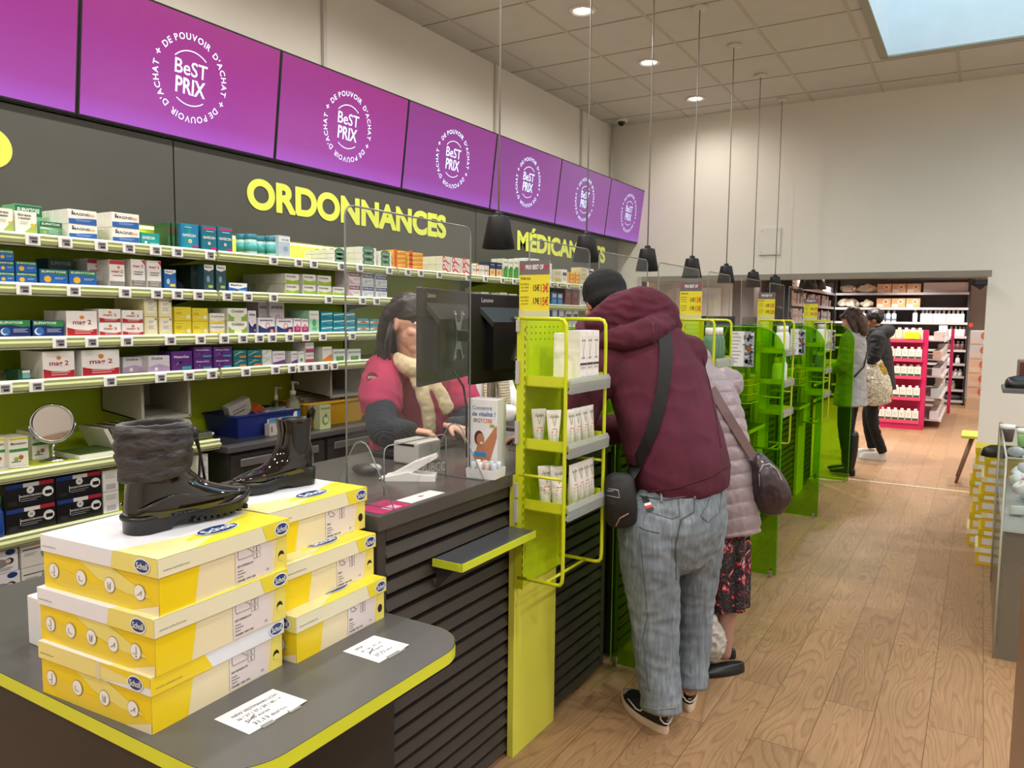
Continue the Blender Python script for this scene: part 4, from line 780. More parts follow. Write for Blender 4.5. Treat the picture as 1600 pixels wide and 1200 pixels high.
# product racks
RK = M('c6d01c', .32, coat=.3); RKB = M('b9d414', .35)
RZ = [1.365, 1.145, .93]
def make_rack():
    t = thing('display_rack', '', 'rack')
    s = MB(); s.box((-.012, 0, .64), (0, .315, 1.6), RKB)
    s.box((-.012, -.004, .64), (.022, 0, 1.6), RK); s.box((-.012, .315, .64), (.022, .319, 1.6), RK)
    for r in range(3):
        for c_ in range(8): s.disc((.0006, .04+.033*c_, 1.565-.022*r), (0, 1, 0), (0, 0, 1), .0036, M('4f5a12', .6), seg=8)
    for z in [.68+.028*i for i in range(32)]:
        s.box((.0222, -.0045, z), (.019, -.0042, z+.016), M('3d4610', .6)); s.box((.004, .012, z), (.0008, .016, z+.014), M('3d4610', .6))
    s.build('back_panel', t, local=True)
    for y in (0, .315):
        s = MB(); pts = [(0, y, 1.595), (.15, y, 1.595), (.168, y, 1.59), (.176, y, 1.575), (.178, y, 1.5), (.178, y, .72), (.176, y, .695), (.168, y, .683), (.15, y, .68), (0, y, .68)]
        s.tube(pts, .0068, RK); s.build('side_rod', t, local=True)
    for p_, q_ in (((.11, 0, .68), (.11, .315, .68)), ((.0, 0, 1.05), (.178, 0, 1.05)), ((.0, .315, 1.07), (.178, .315, 1.07))): s = MB(); s.tube([p_, q_], .0055, RK); s.build('cross_rod', t, local=True)
    for z in RZ:
        s = MB(); s.box((0, .006, z-.004), (.172, .309, z), RK); s.box((0, .006, z-.004), (.172, .009, z+.035), RK); s.box((0, .306, z-.004), (.172, .309, z+.035), RK); s.box((.168, .006, z-.004), (.172, .309, z+.02), RK)
        sh = s.build('shelf', t, local=True)
        s = MB(); s.prism([(.172, .0, z-.016), (.196, .0, z-.022), (.199, .0, z+.014), (.190, .0, z+.03), (.187, 0, z+.03), (.193, .0, z+.012), (.190, .0, z-.014), (.172, 0, z-.010)], (0, .32, 0), M('b0b6b8', .15, alpha=.5)); s.build('label_holder', sh, local=True)
    for z, h in ((1.55, .04), (1.37, .08), (1.16, .08), (.97, .05), (.88, .08)): s = MB(); s.box((-.01, -.016, z), (.0, -.005, z+h), M('b5b3b8', .3)); s.build('clip', t, local=True)
    return t
rk = make_rack()
RN = ['lime wire product rack holding white cartons and tubes on the near counter', 'lime wire rack with green bottles right of the burgundy hoodie', 'lime wire rack of white bottles behind the rounded green partition', 'farthest lime wire rack, left of the woman in the grey coat']
for k in range(4):
    o = rk if k == 0 else copy_tree(rk); o.location = (-1.372+.014, 2.283+1.66*k, 0); tag(o, RN[k], group='lime racks on the counters')
# rack stock: A-derma cartons and tubes on the near rack
RX, RY = -1.358, 2.283
ST['ader'] = ('eeeceb', [('t', .5, .80, .6, .03, 'A-DERMA', '5a5a54'), ('p', [(.25, .9), (.32, .9), (.52, .5), (.5, .46)], 'b7bd92'), ('p', [(.8, .9), (.73, .9), (.5, .5), (.53, .47)], 'b7bd92'), ('l', .25, .48, .75, 1, 'a09c98'), ('r', .02, .36, .98, .40, '3a3836'), ('l', .15, .3, .85, 1, 'b9b5b0'), ('l', .15, .12, .7, 1, 'b9b5b0')], 'x')
for k in range(3): put_carton('ader', RX+.165, RY+.155+.052*k, RZ[0], .05, .05, .19, 'tall white carton with a thin green ribbon, top rack shelf, %s from the left' % ORD[k], 'white cartons on the near rack', name='cream_carton')
put_carton('ader', RX+.112, RY+.150, RZ[0], .05, .05, .18, 'tall white carton standing behind the front three on the top rack shelf', 'white cartons on the near rack', name='cream_carton')
def tube_prod(x, y, z, rz, h, w_, lb, grp):
    s = MB(); m = M('eceae6', .35); n = 16; vs = []
    rings = [(0, .5, .5), (.12, .5, .5), (.14, .62, .62), (.5, .8, .42), (.9, 1, .1), (1, 1, .06)]
    for (t_, a, b) in rings:
        for k in range(n): an = 2*PI*k/n; vs.append((b*w_/2*math.cos(an), a*w_/2*math.sin(an), t_*h))
    s.add(vs, [(i*n+k, i*n+(k+1) % n, (i+1)*n+(k+1) % n, (i+1)*n+k) for i in range(len(rings)-1) for k in range(n)]+[tuple(range(5*n, 6*n))], m, True)
    def q(yy, t_): # front surface
        b = .62+(.42-.62)*(t_-.14)/.36 if t_ < .5 else .42+(.1-.42)*(t_-.5)/.4; a = .62+(.18)*(t_-.14)/.36 if t_ < .5 else .8+.2*(t_-.5)/.4
        return Vector((b*w_/2*math.sqrt(max(0, 1-(yy/a)**2))+.0012, yy*w_/2, t_*h))
    g = M('a9b38c', .5); o_ = M('d8642c', .5); gr = M('9a9792', .5)
    for sgn in (-1, 1): s.add([q(sgn*.4, .88), q(sgn*.32, .88), q(0, .62), q(sgn*.04, .58)], [(0, 1, 2, 3)], g)
    s.add([q(-.4, .42), q(.4, .42), q(.4, .455), q(-.4, .455)], [(0, 1, 2, 3)], o_); s.add([q(-.35, .5), q(.35, .5), q(.35, .52), q(-.35, .52)], [(0, 1, 2, 3)], o_)
    for t_ in (.37, .33, .26, .22): s.add([q(-.4, t_), q(.3, t_), q(.3, t_+.015), q(-.4, t_+.015)], [(0, 1, 2, 3)], gr)
    s.text('A-DERMA', q(0, .80)+Vector((.002, 0, 0)), (0, 1, 0), (0, 0, 1), .008, M('4a4a44', .5), width=.6*w_)
    o = s.build('cream_tube', local=True); o.location = (x, y, z); o.rotation_euler = (0, 0, rz); tag(o, lb, 'tube', grp)
for k, (dx, dy, rz) in enumerate(((.045, .055, -.75), (.105, .055, -.75), (.142, .105, -.2), (.142, .158, -.1), (.142, .215, 0), (.142, .268, 0))): tube_prod(RX+dx, RY+dy, RZ[1], rz, .135, .055, 'white cream tube with an orange stripe, middle rack shelf, %s from the left' % ORD[k], 'cream tubes on the near rack')
for k, (dx, dy, rz) in enumerate(((.075, .06, -.75), (.115, .075, -.6), (.14, .14, 0), (.14, .19, 0), (.14, .235, 0), (.14, .28, 0))): tube_prod(RX+dx, RY+dy, RZ[2], rz, .15, .062, 'white cream tube with an orange stripe, lowest rack shelf, %s from the left' % ORD[k], 'cream tubes on the near rack')
# bottles on the farther racks
def rack_bottle(x, y, z, h, r, body, cap, lb, grp):
    t = thing('lotion_bottle', lb, 'bottle', (x, y, z), group=grp)
    s = MB(); s.lathe([(r*.9, 0), (r, .006), (r, h*.62), (r*.8, h*.74), (r*.5, h*.8)], (0, 0, 0), body, seg=16); s.build('bottle_body', t, local=True)
    s = MB(); s.lathe([(r*.62, h*.79), (r*.62, h), (.001, h)], (0, 0, 0), M(cap, .3), seg=14); s.build('cap', t, local=True)
gb = M('7fa88a', .12, trans=.5); wb = M('e8ebe6', .35)
for k, (dy, dx) in enumerate(((.06, .13), (.125, .13), (.19, .13), (.26, .13))): rack_bottle(RX+dx, RY+1.66+dy, RZ[0], .19, .03, gb, 'e9e9e6', 'clear green bottle with a white cap, %s from the left beside the hoodie' % ORD[k], 'green bottles on the second rack')
for k, dy in enumerate((.06, .13, .2, .27)): rack_bottle(RX+.13, RY+3.32+dy, RZ[0], .19, .03, wb, 'eeeeec', 'white bottle on the third rack top shelf, %s from the left' % ORD[k], 'white bottles on the third rack')
for k, dy in enumerate((.06, .13, .2, .27)): rack_bottle(RX+.12, RY+3.32+dy, RZ[1], .19, .031, wb, 'eeeeec', 'white bottle on the third rack middle shelf, %s from the left' % ORD[k], 'white bottles on the third rack')
for k, dy in enumerate((.07, .16, .25)): rack_bottle(RX+.12, RY+4.98+dy, RZ[0], .2, .034, wb, 'cfd8d0', 'white bottle on the farthest rack, top shelf, %s from the left' % ORD[k], 'white bottles on the farthest rack')
for k, dy in enumerate((.07, .16, .25)): rack_bottle(RX+.12, RY+4.98+dy, RZ[1], .17, .034, gb, 'cfd8d0', 'green bottle on the farthest rack, middle shelf, %s from the left' % ORD[k], 'green bottles on the farthest rack')
# price posters above racks
def price_card(k, full):
    y = 2.30+1.66*k; x0 = -1.375; t = thing('price_card', ['yellow and grey price card standing on top of the near rack', 'yellow price card above the second rack, left of the green partition', 'yellow price card above the third rack', 'yellow price card above the farthest rack'][k], 'sign', (x0, y, 1.6), group='yellow price cards')
    s = MB(); W_, H_ = .118, .172
    s.box((0, -.001, .02), (W_, .001, .02+H_), M('ded32e', .4)); s.box((0, -.0016, .02+.125), (W_, -.001, .02+H_), M('6b6468', .4))
    F = dict(right=(1, 0, 0), up=(0, 0, 1))
    def T(u, z, h, st, m, **kw): s.text(st, (u, -.002, .02+z), (1, 0, 0), (0, 0, 1), h, m, **kw)
    w_ = M('f0eeee', .5); kx = M('2c2a26', .5); rd = M('c8412c', .5)
    T(.06, .143, .015, 'PRIX BEST OF', w_, bold=.02, width=.07)
    for u in (.012, .106): s.disc((u, -.002, .02+.149), (1, 0, 0), (0, 0, 1), .008, M('b8284e', .5), seg=12)
    T(.025, .108, .011, 'Aderma', kx, width=.04)
    for i, (a, b) in enumerate((('15€', '13€'), ('17€', '15€'))):
        T(.068, .07-.045*i, .02, a, kx, width=.024, bold=.02); T(.1, .066-.045*i, .027, b, rd, width=.03, bold=.02)
        for q in range(3): T(.022, .09-.045*i-.011*q, .006, ('EXOMEGA', 'baume 200ml', 'gel emollient')[q], kx, width=.034-.003*q)
    s.build('card', t, local=True)
    s = MB(); s.box((.0, -.003, .0), (W_, .003, .022), M('c8c6a8', .3)); s.build('holder', t, local=True)
for k in range(4): price_card(k, True)
# fold-out bag shelves
for k in range(4):
    y0, y1 = 1.835+1.66*k, 2.28+1.66*k; t = thing('bag_shelf', ['small grey bag shelf with lime edges on the near counter front', 'second small lime edged bag shelf, behind the hoodie man', 'third small lime edged bag shelf beyond the quilted jacket', 'farthest small lime edged bag shelf'][k], 'shelf', (-1.34, y0, .84), group='lime edged bag shelves')
    s = MB(); s.box((-1.397, y0+.003, .838), (-1.289, y1, .86), M('4d5055', .3)); s.build('shelf_board', t)
    s = MB(); s.box((-1.289, y0, .837), (-1.285, y1, .861), LIME); s.box((-1.397, y0, .837), (-1.285, y0+.003, .861), LIME); s.build('edge_band', t)
    s = MB(); s.prism([(-1.397, y0+.02, .838), (-1.32, y0+.02, .838), (-1.397, y0+.02, .76)], (0, .006, 0), CB); s.build('bracket', t)
# acrylic screens
def glass_screen(y0, y1, lb, feet=True, cut=True):
    t = thing('hygiene_screen', lb, 'screen', (-1.52, (y0+y1)/2, 1.05), group='clear acrylic hygiene screens')
    x = -1.523; z0, z1 = 1.053, 1.905; r = .03; c0, c1, cz = y0+.16, y1-.14, 1.205
    top = [(y0, z1-r)]+[(y0+r-r*math.cos(a), z1-r+r*math.sin(a)) for a in (PI/6, PI/3, PI/2)]+[(y1-r+r*math.sin(a), z1-r+r*math.cos(a)) for a in (0, PI/6, PI/3, PI/2)]
    s = MB()
    s.poly([(x, a, b) for a, b in [(y0, cz)]+top+[(y1, cz)]], GLASS)
    if cut: s.poly([(x, a, b) for a, b in [(y0, z0), (y0, cz), (c0, cz), (c0, z0)]], GLASS); s.poly([(x, a, b) for a, b in [(c1, z0), (c1, cz), (y1, cz), (y1, z0)]], GLASS)
    else: s.poly([(x, y0, z0), (x, y0, cz), (x, y1, cz), (x, y1, z0)], GLASS)
    s.build('sheet', t)
    s = MB(); em = M('7d8486', .25); ep = [(x, y0, z0)]+[(x, a, b) for a, b in top]+[(x, y1, z0)]
    s.tube(ep, .0028, em, seg=6)
    if cut: s.tube([(x, c0, z0), (x, c0, cz-.02), (x, c0+.006, cz-.006), (x, c0+.02, cz), (x, c1-.02, cz), (x, c1-.006, cz-.006), (x, c1, cz-.02), (x, c1, z0)], .0022, em, seg=6)
    s.build('polished_edge', t)
    for yf in (y0+.06, y1-.09):
        s = MB(); pr = [(-1.40, 1.052), (-1.492, 1.215), (-1.503, 1.228), (-1.523, 1.234), (-1.543, 1.228), (-1.554, 1.215), (-1.646, 1.052)]
        s.poly([(a, yf, b) for a, b in pr], GLASS); s.tube([(a, yf, b) for a, b in pr], .0024, em, seg=6, closed=True); s.build('foot', t)
glass_screen(1.60, 2.215, 'near clear acrylic screen in front of the assistant in pink')
glass_screen(2.62, 3.16, 'clear acrylic screen above the rack and the black beanie, second from the front', cut=False)
glass_screen(3.26, 3.86, 'clear acrylic screen behind the black beanie, third from the front', cut=False)
glass_screen(4.02, 4.73, 'clear acrylic screen right of the third pendant, fourth from the front', cut=False)
glass_screen(4.92, 5.42, 'clear acrylic screen before the blue bottles, fifth from the front', cut=False)
glass_screen(5.72, 6.30, 'clear acrylic screen above the poster on the green partition', cut=False)
glass_screen(6.60, 7.15, 'second to last clear acrylic screen on the counters', cut=False)
glass_screen(7.35, 8.0, 'last clear acrylic screen, before the opening', cut=False)
# green partitions
for k in range(4):
    y = 3.175+1.66*k; r = .17; x0, x1, z0, z1 = -1.43, (-1.0, -1.012, -1.055, -1.055)[k], .012, 1.555
    ym = y; t = thing('green_partition', ['dark green see-through partition behind the hoodie man\'s left leg', 'translucent green partition with a rounded corner, right of the quilted jacket', 'translucent green partition in front of the farthest rack', 'translucent green partition half covering the woman in grey'][k], 'partition', (-1.2, y, 0), group='translucent green partitions')
    s = MB(); pr = [(x0, z0), (x1, z0), (x1, z1-r)]+[(x1-r+r*math.cos(a), z1-r+r*math.sin(a)) for a in [PI/2*i/8 for i in range(1, 9)]]+[(-1.68, z1), (-1.68, 1.06), (x0+.045, 1.06)]
    pr = [(x0+.045, z0)]+pr[1:]
    s.add([(a, y, b) for a, b in pr], [tuple(range(len(pr)))], GREENGL); s.build('sheet', t)
    s = MB(); s.tube([(a, y, b) for a, b in pr], .003, M('5fae1c', .2), seg=6, closed=True); s.build('polished_edge', t)
    for xx in (-1.36, x1-.03): s = MB(); s.box((xx-.012, y-.012, 0), (xx+.012, y+.012, .05), CHROME, bev=.003); s.build('foot', t)
# posters on partitions
def poster(y, u0, u1, v0, v1, lb):
    a = at(u0, v1, y=y-.006); b = at(u1, v0, y=y-.006); x0, z0, x1, z1 = a.x, a.z, b.x, b.z; w_ = x1-x0; h_ = z1-z0
    s = MB(); s.box((x0, y-.007, z0), (x1, y-.005, z1), M('dfe0e4', .4)); xm = x0+w_*.58
    s.box((xm, y-.0076, z0), (x1, y-.007, z1), M('9a9ea8', .5))
    tm = M('6a6a72', .5)
    for q in range(9):
        zz = z1-h_*(.08+.1*q); s.box((x0+w_*.06, y-.0077, zz), (x0+w_*(.3+.05*((q*7) % 4)), y-.0071, zz+h_*.018), tm)
    rnd = random.Random(3)
    for q in range(34):
        cx = xm+w_*.42*rnd.random(); cz = z0+h_*(.1+.85*rnd.random()); c_ = ['1e2230', '3a3f52', 'c9ced8', '6e6a70'][q % 4]
        s.disc((min(cx, x1-.012), y-.0078-.0002*(q % 5), cz), (1, 0, 0), (0, 0, 1), .006+.008*rnd.random(), M(c_, .5), seg=7, ry=.004+.012*rnd.random())
    s.disc((xm+w_*.2, y-.0092, z0+h_*.52), (1, 0, 0), (0, 0, 1), w_*.13, M('7a4a36', .5), ry=h_*.09, seg=12)
    s.tube([(x1-w_*.05, y-.009, z0+h_*.05), (x1-w_*.13, y-.009, z0+h_*.15), (x1-w_*.14, y-.009, z0+h_*.35), (x1-w_*.03, y-.009, z0+h_*.42)], .003, M('1a1c2c', .4), seg=5)
    tag(s.build('poster'), lb, 'poster', 'white posters on the green partitions')
poster(3.175+1.66, 1141, 1179, 518, 572, 'white poster with small text and a dark photo on the rounded green partition')
poster(3.175+3.32, 1234, 1259, 514, 554, 'second white poster with a dark photo, between the two rounded partitions')
poster(3.175+4.98, 1290, 1306, 515, 547, 'farthest white poster, left of the woman in the grey coat')

# ---- equipment on the counters
def monitor(p0, p1, z0, z1, lb, txt=True, arm=True, lean=.02, group='black computer monitors'):
    p0 = Vector(p0); p1 = Vector(p1); d = (p1-p0); wd = d.length; an = math.atan2(d.y, d.x); h = z1-z0
    t = thing('computer_monitor', lb, 'monitor', (p0.x, p0.y, 1.05), rz=an, group=group)
    bk = M('0e0e10', .35); z0 -= 1.05; z1 -= 1.05
    s = MB(); s.box((0, 0, z0), (wd, .018, z1), bk, bev=.004)               # back faces the customers (-y local)
    s.prism([(.05, 0, z1-.05), (wd-.05, 0, z1-.05), (wd-.1, -.028, z1-.105), (.1, -.028, z1-.105)], (0, .002, -.02), M('26292c', .4)); s.prism([(.1, -.028, z1-.105), (wd-.1, -.028, z1-.105), (wd-.1, -.028, z0+.05), (.1, -.028, z0+.05)], (0, .03, 0), bk)
    s.build('casing', t, local=True)
    s = MB(); s.box((.012, .018, z0+.015), (wd-.012, .0195, z1-.012), M('b9c4d0', .2, emit=.25)); s.build('display', t, local=True)
    if txt: s = MB(); s.text('Lenovo', (.06, -.001, z1-.032), (1, 0, 0), (0, 0, 1), .017, M('c9cacc', .3), width=.075, align='l'); s.build('maker_mark', t, local=True)
    if arm:
        cx, cz = wd*.55, (z0+z1)/2; s = MB(); st = M('a8aaa8', .3, .9)
        s.prism([(cx+a*.075, -.0325, cz+b*.09) for a, b in ((-.75, -.95), (-.5, -1), (-.3, -.55), (.3, -.55), (.5, -1), (.75, -.95), (.28, -.25), (.28, .25), (.75, .95), (.5, 1), (.3, .55), (-.3, .55), (-.5, 1), (-.75, .95), (-.28, .25), (-.28, -.25))], (0, .003, 0), st)
        for a in (-.58, .58):
            for b_ in (-.85, .85): s.ball((cx+a*.075, -.034, cz+b_*.09), .0055, CHROME, seg=8, rings=5)
        s.build('mount_plate', t, local=True)
        s = MB(); s.box((cx-.02, -.075, cz-.02), (cx+.02, -.03, cz+.02), BLACK, bev=.004); s.tube([(cx, -.06, cz), (wd+.06, -.07, cz-.005)], .014, BLACK); s.tube([(wd+.06, -.07, cz+.02), (wd+.06, -.07, 0.0)], .018, M('b9a9ae', .35, .6), seg=14); s.lathe([(.045, 0), (.045, .012), (.018, .016)], (wd+.06, -.07, 0.002), BLACK); s.build('support_arm', t, local=True)
        s = MB(); s.tube([(wd*.45, -.03, z0+.04), (wd*.5, -.06, z0-.02), (wd*.62, -.05, z0-.1), (wd*.75, -.03, .01)], .004, BLACK, seg=6); s.build('cable', t, local=True)
    return t
monitor((-1.575, 2.005, 0), (-1.73, 2.52, 0), 1.365, 1.695, 'black monitor seen from behind through the near screen, hiding the assistant\'s face')
monitor((-1.585, 2.315, 0), (-1.57, 2.84, 0), 1.35, 1.685, 'black monitor seen from behind, left of the yellow price card')
for k, (p0, p1, lb) in enumerate((((-1.66, 3.75), (-1.64, 4.25), 'black monitor right of the beanie beyond the second rack'), ((-1.6, 5.0), (-1.45, 5.32), 'black monitor with a small pale emblem left of the green partition'), ((-1.66, 6.35), (-1.6, 6.85), 'black monitor behind the rounded green partition'), ((-1.66, 7.5), (-1.62, 8.0), 'farthest black monitor on the counters'))):
    monitor((*p0, 0), (*p1, 0), 1.3, 1.62, lb, txt=False)
# advertising box with sample tray
t = thing('counter_display', 'white counter display box with a laughing face picture and a tray of tubes', 'display box', (-1.46, 2.23, 1.05), rz=.12)
s = MB(); s.box((-.075, 0, 0), (.04, .075, .262), M('e2e3e8', .4), bev=.002)
bb = M('2b62a8', .5); org = M('e0643a', .5)
s.text('Concentré', (-.018, -.0015, .225), (1, 0, 0), (0, 0, 1), .014, bb, width=.075); s.text('de vitalité !', (-.012, -.0015, .203), (1, 0, 0), (0, 0, 1), .015, bb, width=.09, bold=.015)
s.text('ERGY', (-.034, -.0015, .180), (1, 0, 0), (0, 0, 1), .014, M('33333a', .5), width=.035); s.text('CEBE', (.004, -.0015, .180), (1, 0, 0), (0, 0, 1), .014, org, width=.035, bold=.01)
s.text('ERGYCEBE', (-.0765, .035, .15), (0, 0, 1), (0, 1, 0), .018, org, width=.12, bold=.01) if False else s.text('ERGYCEBE', (-.0765, .035, .15), (0, 0, 1), Vector((0, 1, 0)), .018, org, width=.11, bold=.01)
sk = M('b87a58', .5)
s.disc((-.03, -.0016, .125), (1, 0, 0), (0, 0, 1), .018, M('4a2c20', .5), ry=.026); s.disc((-.024, -.002, .12), (1, 0, 0), (0, 0, 1), .015, sk, ry=.022); s.disc((-.02, -.0023, .108), (1, 0, 0), (0, 0, 1), .006, M('f0e6e0', .5), ry=.004, seg=10)
s.poly([(-.05, -.0014, .06), (-.035, -.0014, .1), (-.015, -.0014, .1), (.035, -.0014, .17), (.04, -.0014, .17), (.04, -.0014, .13), (.015, -.0014, .05), (-.045, -.0014, .035)], sk)
s.box((-.05, -.002, .06), (.0, -.0012, .075), M('2b8ac4', .5)); s.box((-.075+.01, -.0016, .01), (-.03, -.001, .02), M('6a8a5a', .5)); s.box((.012, -.0016, .165), (.03, -.001, .175), M('8aa84a', .5))
for a in range(5): s.disc((-.0765, .035+.012*math.cos(a*2*PI/5), .065+.012*math.sin(a*2*PI/5)), (0, -1, 0), (0, 0, 1), .005, org, seg=8)
s.build('box_body', t, local=True)
s = MB(); openbox(s, Vector((.02, -.045, .0)), .11, .09, .032, M('e4e4ea', .4), fl=.002, tk=.002); s.build('tray', t, local=True)
for k in range(4):
    for j in range(2):
        s = MB(); s.lathe([(.010, 0), (.010, .045), (.008, .05), (.001, .05)], (-.018+.026*k, -.065+.036*j, .003), M(['cfdfe8', 'e8e8ea', 'd8c2b8', 'c8d6e2'][(k+j) % 4], .15), seg=12); s.build('sample_tube', t, local=True)
# terminal, printer block, mouse, cables, stickers
t = thing('card_terminal', 'white wedge shaped telephone style terminal lying on the near counter', 'terminal', (-1.62, 2.0, 1.05), rz=.55)
s = MB(); wt = M('dddddb', .3)
s.prism([(-.08, -.03, .0), (.09, -.03, .0), (.09, -.03, .018), (.03, -.03, .022), (-.0, -.03, .03), (-.08, -.03, .012)], (0, .075, 0), wt); s.build('base', t, local=True)
s = MB(); s.prism([(-.10, -.018, .005), (-.07, -.018, .012), (.02, -.018, .062), (.09, -.018, .088), (.095, -.018, .078), (.04, -.018, .045), (.0, -.018, .02), (-.06, -.018, .0)], (0, .05, 0), wt); s.build('handset', t, local=True)
s = MB(); s.box((-1.86, 2.20, 1.05), (-1.74, 2.34, 1.135), M('b4b3b0', .4), bev=.008); s.box((-1.84, 2.199, 1.12), (-1.76, 2.198, 1.128), BLACK); tag(s.build('label_printer'), 'light grey label printer box under the assistant\'s hands', 'printer')
s = MB(); s.ball((-1.80, 1.98, 1.068), (.055, .033, .02), BLACK); s.ball((-1.77, 1.995, 1.075), (.03, .02, .014), M('a9a9a8', .3)); tag(s.build('computer_mouse'), 'black and grey computer mouse left of the white terminal', 'mouse')
s = MB(); s.box((-2.02, 2.25, 1.05), (-1.88, 2.66, 1.068), M('1a1a1c', .4), bev=.004)
for r in range(4):
    for c_ in range(13): s.box((-2.01+.031*r, 2.262+.03*c_, 1.068), (-1.985+.031*r, 2.285+.03*c_, 1.073), M('2a2a2d', .4))
tag(s.build('keyboard'), 'black keyboard under the assistant\'s hands', 'keyboard')
s = MB(); mg = M('b32a64', .35); s.box((-1.50, 1.60, 1.0501), (-1.395, 1.735, 1.0508), mg); s.box((-1.44, 1.65, 1.0508), (-1.405, 1.70, 1.0511), M('d9a8bc', .4)); tag(s.build('counter_sticker'), 'magenta sticker at the near corner of the counter top', 'sticker')
s = MB(); s.box((-1.465, 1.745, 1.0501), (-1.405, 1.91, 1.0508), M('e6e4e4', .35)); s.poly([(-1.437, 1.815, 1.051), (-1.43, 1.83, 1.051), (-1.437, 1.845, 1.051), (-1.444, 1.83, 1.051)], M('b8284e', .4)); tag(s.build('counter_label'), 'white strip sticker with a small red mark along the counter edge', 'sticker')
s = MB(); g = M('b9bdbd', .3); s.text('UBCO', (-1.56, 2.07, 1.075), Vector((.6, .8, 0)), (0, 0, 1), .03, g, width=.075); s.text('/', (-1.585, 2.035, 1.075), Vector((.6, .8, 0)), (0, 0, 1), .035, g)
s.prism([(-1.60, 2.02, 1.052), (-1.53, 2.113, 1.052), (-1.53, 2.113, 1.12), (-1.60, 2.02, 1.12)], (.002, -.0015, 0), GLASS); tag(s.build('engraved_stand'), 'small clear stand engraved with pale letters beside the display box', 'stand')
for k in range(3):
    y = 4.6+1.66*k; s = MB(); s.box((-1.75, y-.1, 1.05), (-1.5, y+.1, 1.16), M('b9bbb6', .4), bev=.01); tag(s.build('receipt_printer'), ['pale grey receipt printer on the second counter', 'pale grey receipt printer on the third counter', 'pale grey receipt printer on the farthest counter'][k], 'printer', 'receipt printers on the farther counters')

# small lime wire baskets at the counter edge and a hook rack in the far corner
for k in range(2):
    y0 = 5.02+1.66*k; x0, z0 = -1.46, 1.052; t = thing('wire_basket', ['lime wire basket of packets on the counter behind the rounded green partition', 'lime wire basket of packets on the farthest counter'][k], 'basket', (x0, y0, z0), group='lime wire baskets')
    s = MB()
    for z in (0.004, .06, .12): s.tube([(x0, y0, z0+z), (x0+.2, y0, z0+z), (x0+.2, y0+.24, z0+z), (x0, y0+.24, z0+z)], .004, RK, seg=5, closed=True)
    for q in range(5): s.tube([(x0+.05*q, y0, z0+.12), (x0+.05*q, y0, z0+.004), (x0+.05*q, y0+.24, z0+.004), (x0+.05*q, y0+.24, z0+.12)], .0025, RK, seg=4)
    s.build('wire_frame', t)
    for q in range(3):
        s = MB(); s.box((x0+.03+.055*q, y0+.03, z0+.008), (x0+.07+.055*q, y0+.2, z0+.13+.01*q), C(['d8c45a', 'e2e0d6', 'c9a04a'][q]), bev=.004); tag(s.build('packet'), '%s packet standing in the %s lime wire basket' % (['left', 'middle', 'right'][q], ['nearer', 'farther'][k]), 'packet', 'packets in the wire baskets')
t = thing('hook_rack', 'white wire hook rack with hanging packs in the far corner beside the beanie', 'rack', (-3.45, 7.95, 1.3))
s = MB()
for zz in (1.62, 1.88): s.tube([(-3.55, 8.0, zz), (-3.15, 8.0, zz)], .006, WHITE, seg=5)
s.tube([(-3.55, 8.0, 1.3), (-3.55, 8.0, 2.0)], .008, WHITE, seg=6); s.tube([(-3.15, 8.0, 0), (-3.15, 8.0, 2.0)], .008, WHITE, seg=6); s.build('wire_frame', t)
for q in range(5):
    for r_, zz in enumerate((1.62, 1.88)): s = MB(); x = -3.5+.075*q; s.tube([(x, 8.0, zz), (x, 7.86, zz), (x, 7.84, zz+.02)], .004, WHITE, seg=5); s.build('hook', t)
for q in range(5):
    for r_, zz in enumerate((1.62, 1.88)): s = MB(); x = -3.5+.075*q; s.box((x-.028, 7.90, zz-.16), (x+.028, 7.91, zz-.004), C(['d9d4d0', 'b9a0a4', 'e4e2de'][(q+r_) % 3]), bev=.002); tag(s.build('hanging_pack'), 'pale pack hanging on the %s row of the white hook rack, %s from the left' % (['lower', 'upper'][r_], ORD[q]), 'pack', 'packs on the hook rack')

# ================================================================== grey table with shoe boxes in the foreground
zt = .80
t = thing('display_table', 'dark grey table with a lime edge and rounded corners carrying yellow shoe boxes', 'table', (-1.6, 1.18, 0))
def rrect(x0, x1, y0, y1, r, corners):
    pts = []
    for (cx, cy, a0, key) in ((x1, y1, 0, 'tr'), (x0, y1, PI/2, 'tl'), (x0, y0, PI, 'bl'), (x1, y0, 3*PI/2, 'br')):
        sx_ = -1 if cx == x1 else 1; sy_ = -1 if cy == y1 else 1; rr = r if key in corners else .004
        for i in range(13): a = a0+PI/2*i/12; pts.append((cx+sx_*rr+rr*math.cos(a), cy+sy_*rr+rr*math.sin(a)))
    return pts
TX0, TX1, TY0, TY1 = -2.40, -1.045, .815, 1.545
pts = rrect(TX0, TX1-.0015, TY0+.0015, TY1, .12, ('tr', 'br'))
s = MB(); s.prism([(x, y, zt-.028) for x, y in pts], (0, 0, .028), M('565655', .33)); s.build('tabletop', t)
s = MB(); po = rrect(TX0, TX1+.0005, TY0, TY1+.001, .12, ('tr', 'br')); n = len(po)
lm = M('d5dd33', .35, coat=.2)
pin = rrect(TX0, TX1-.002, TY0+.002, TY1-.0005, .12, ('tr', 'br'))
# wide flat lime edging on the near long side, thin on the others
s.add([(x, y, zt-.03) for x, y in po]+[(x, y, zt) for x, y in po], [(i, (i+1) % n, n+(i+1) % n, n+i) for i in range(n)], lm)
s.build('edge_band', t)
s = MB(); s.box((TX0+.02, TY0+.035, 0), (-1.27, TY0+.065, zt-.028), M('342f2d', .5)); s.build('front_panel', t)
s = MB(); s.box((-1.30, TY0+.065, 0), (-1.27, TY1-.04, zt-.028), M('242120', .5)); s.build('side_panel', t)
s = MB(); s.box((TX0+.02, TY0+.065, 0), (TX0+.05, TY1-.04, zt-.028), M('2c2827', .5)); s.build('side_panel', t)

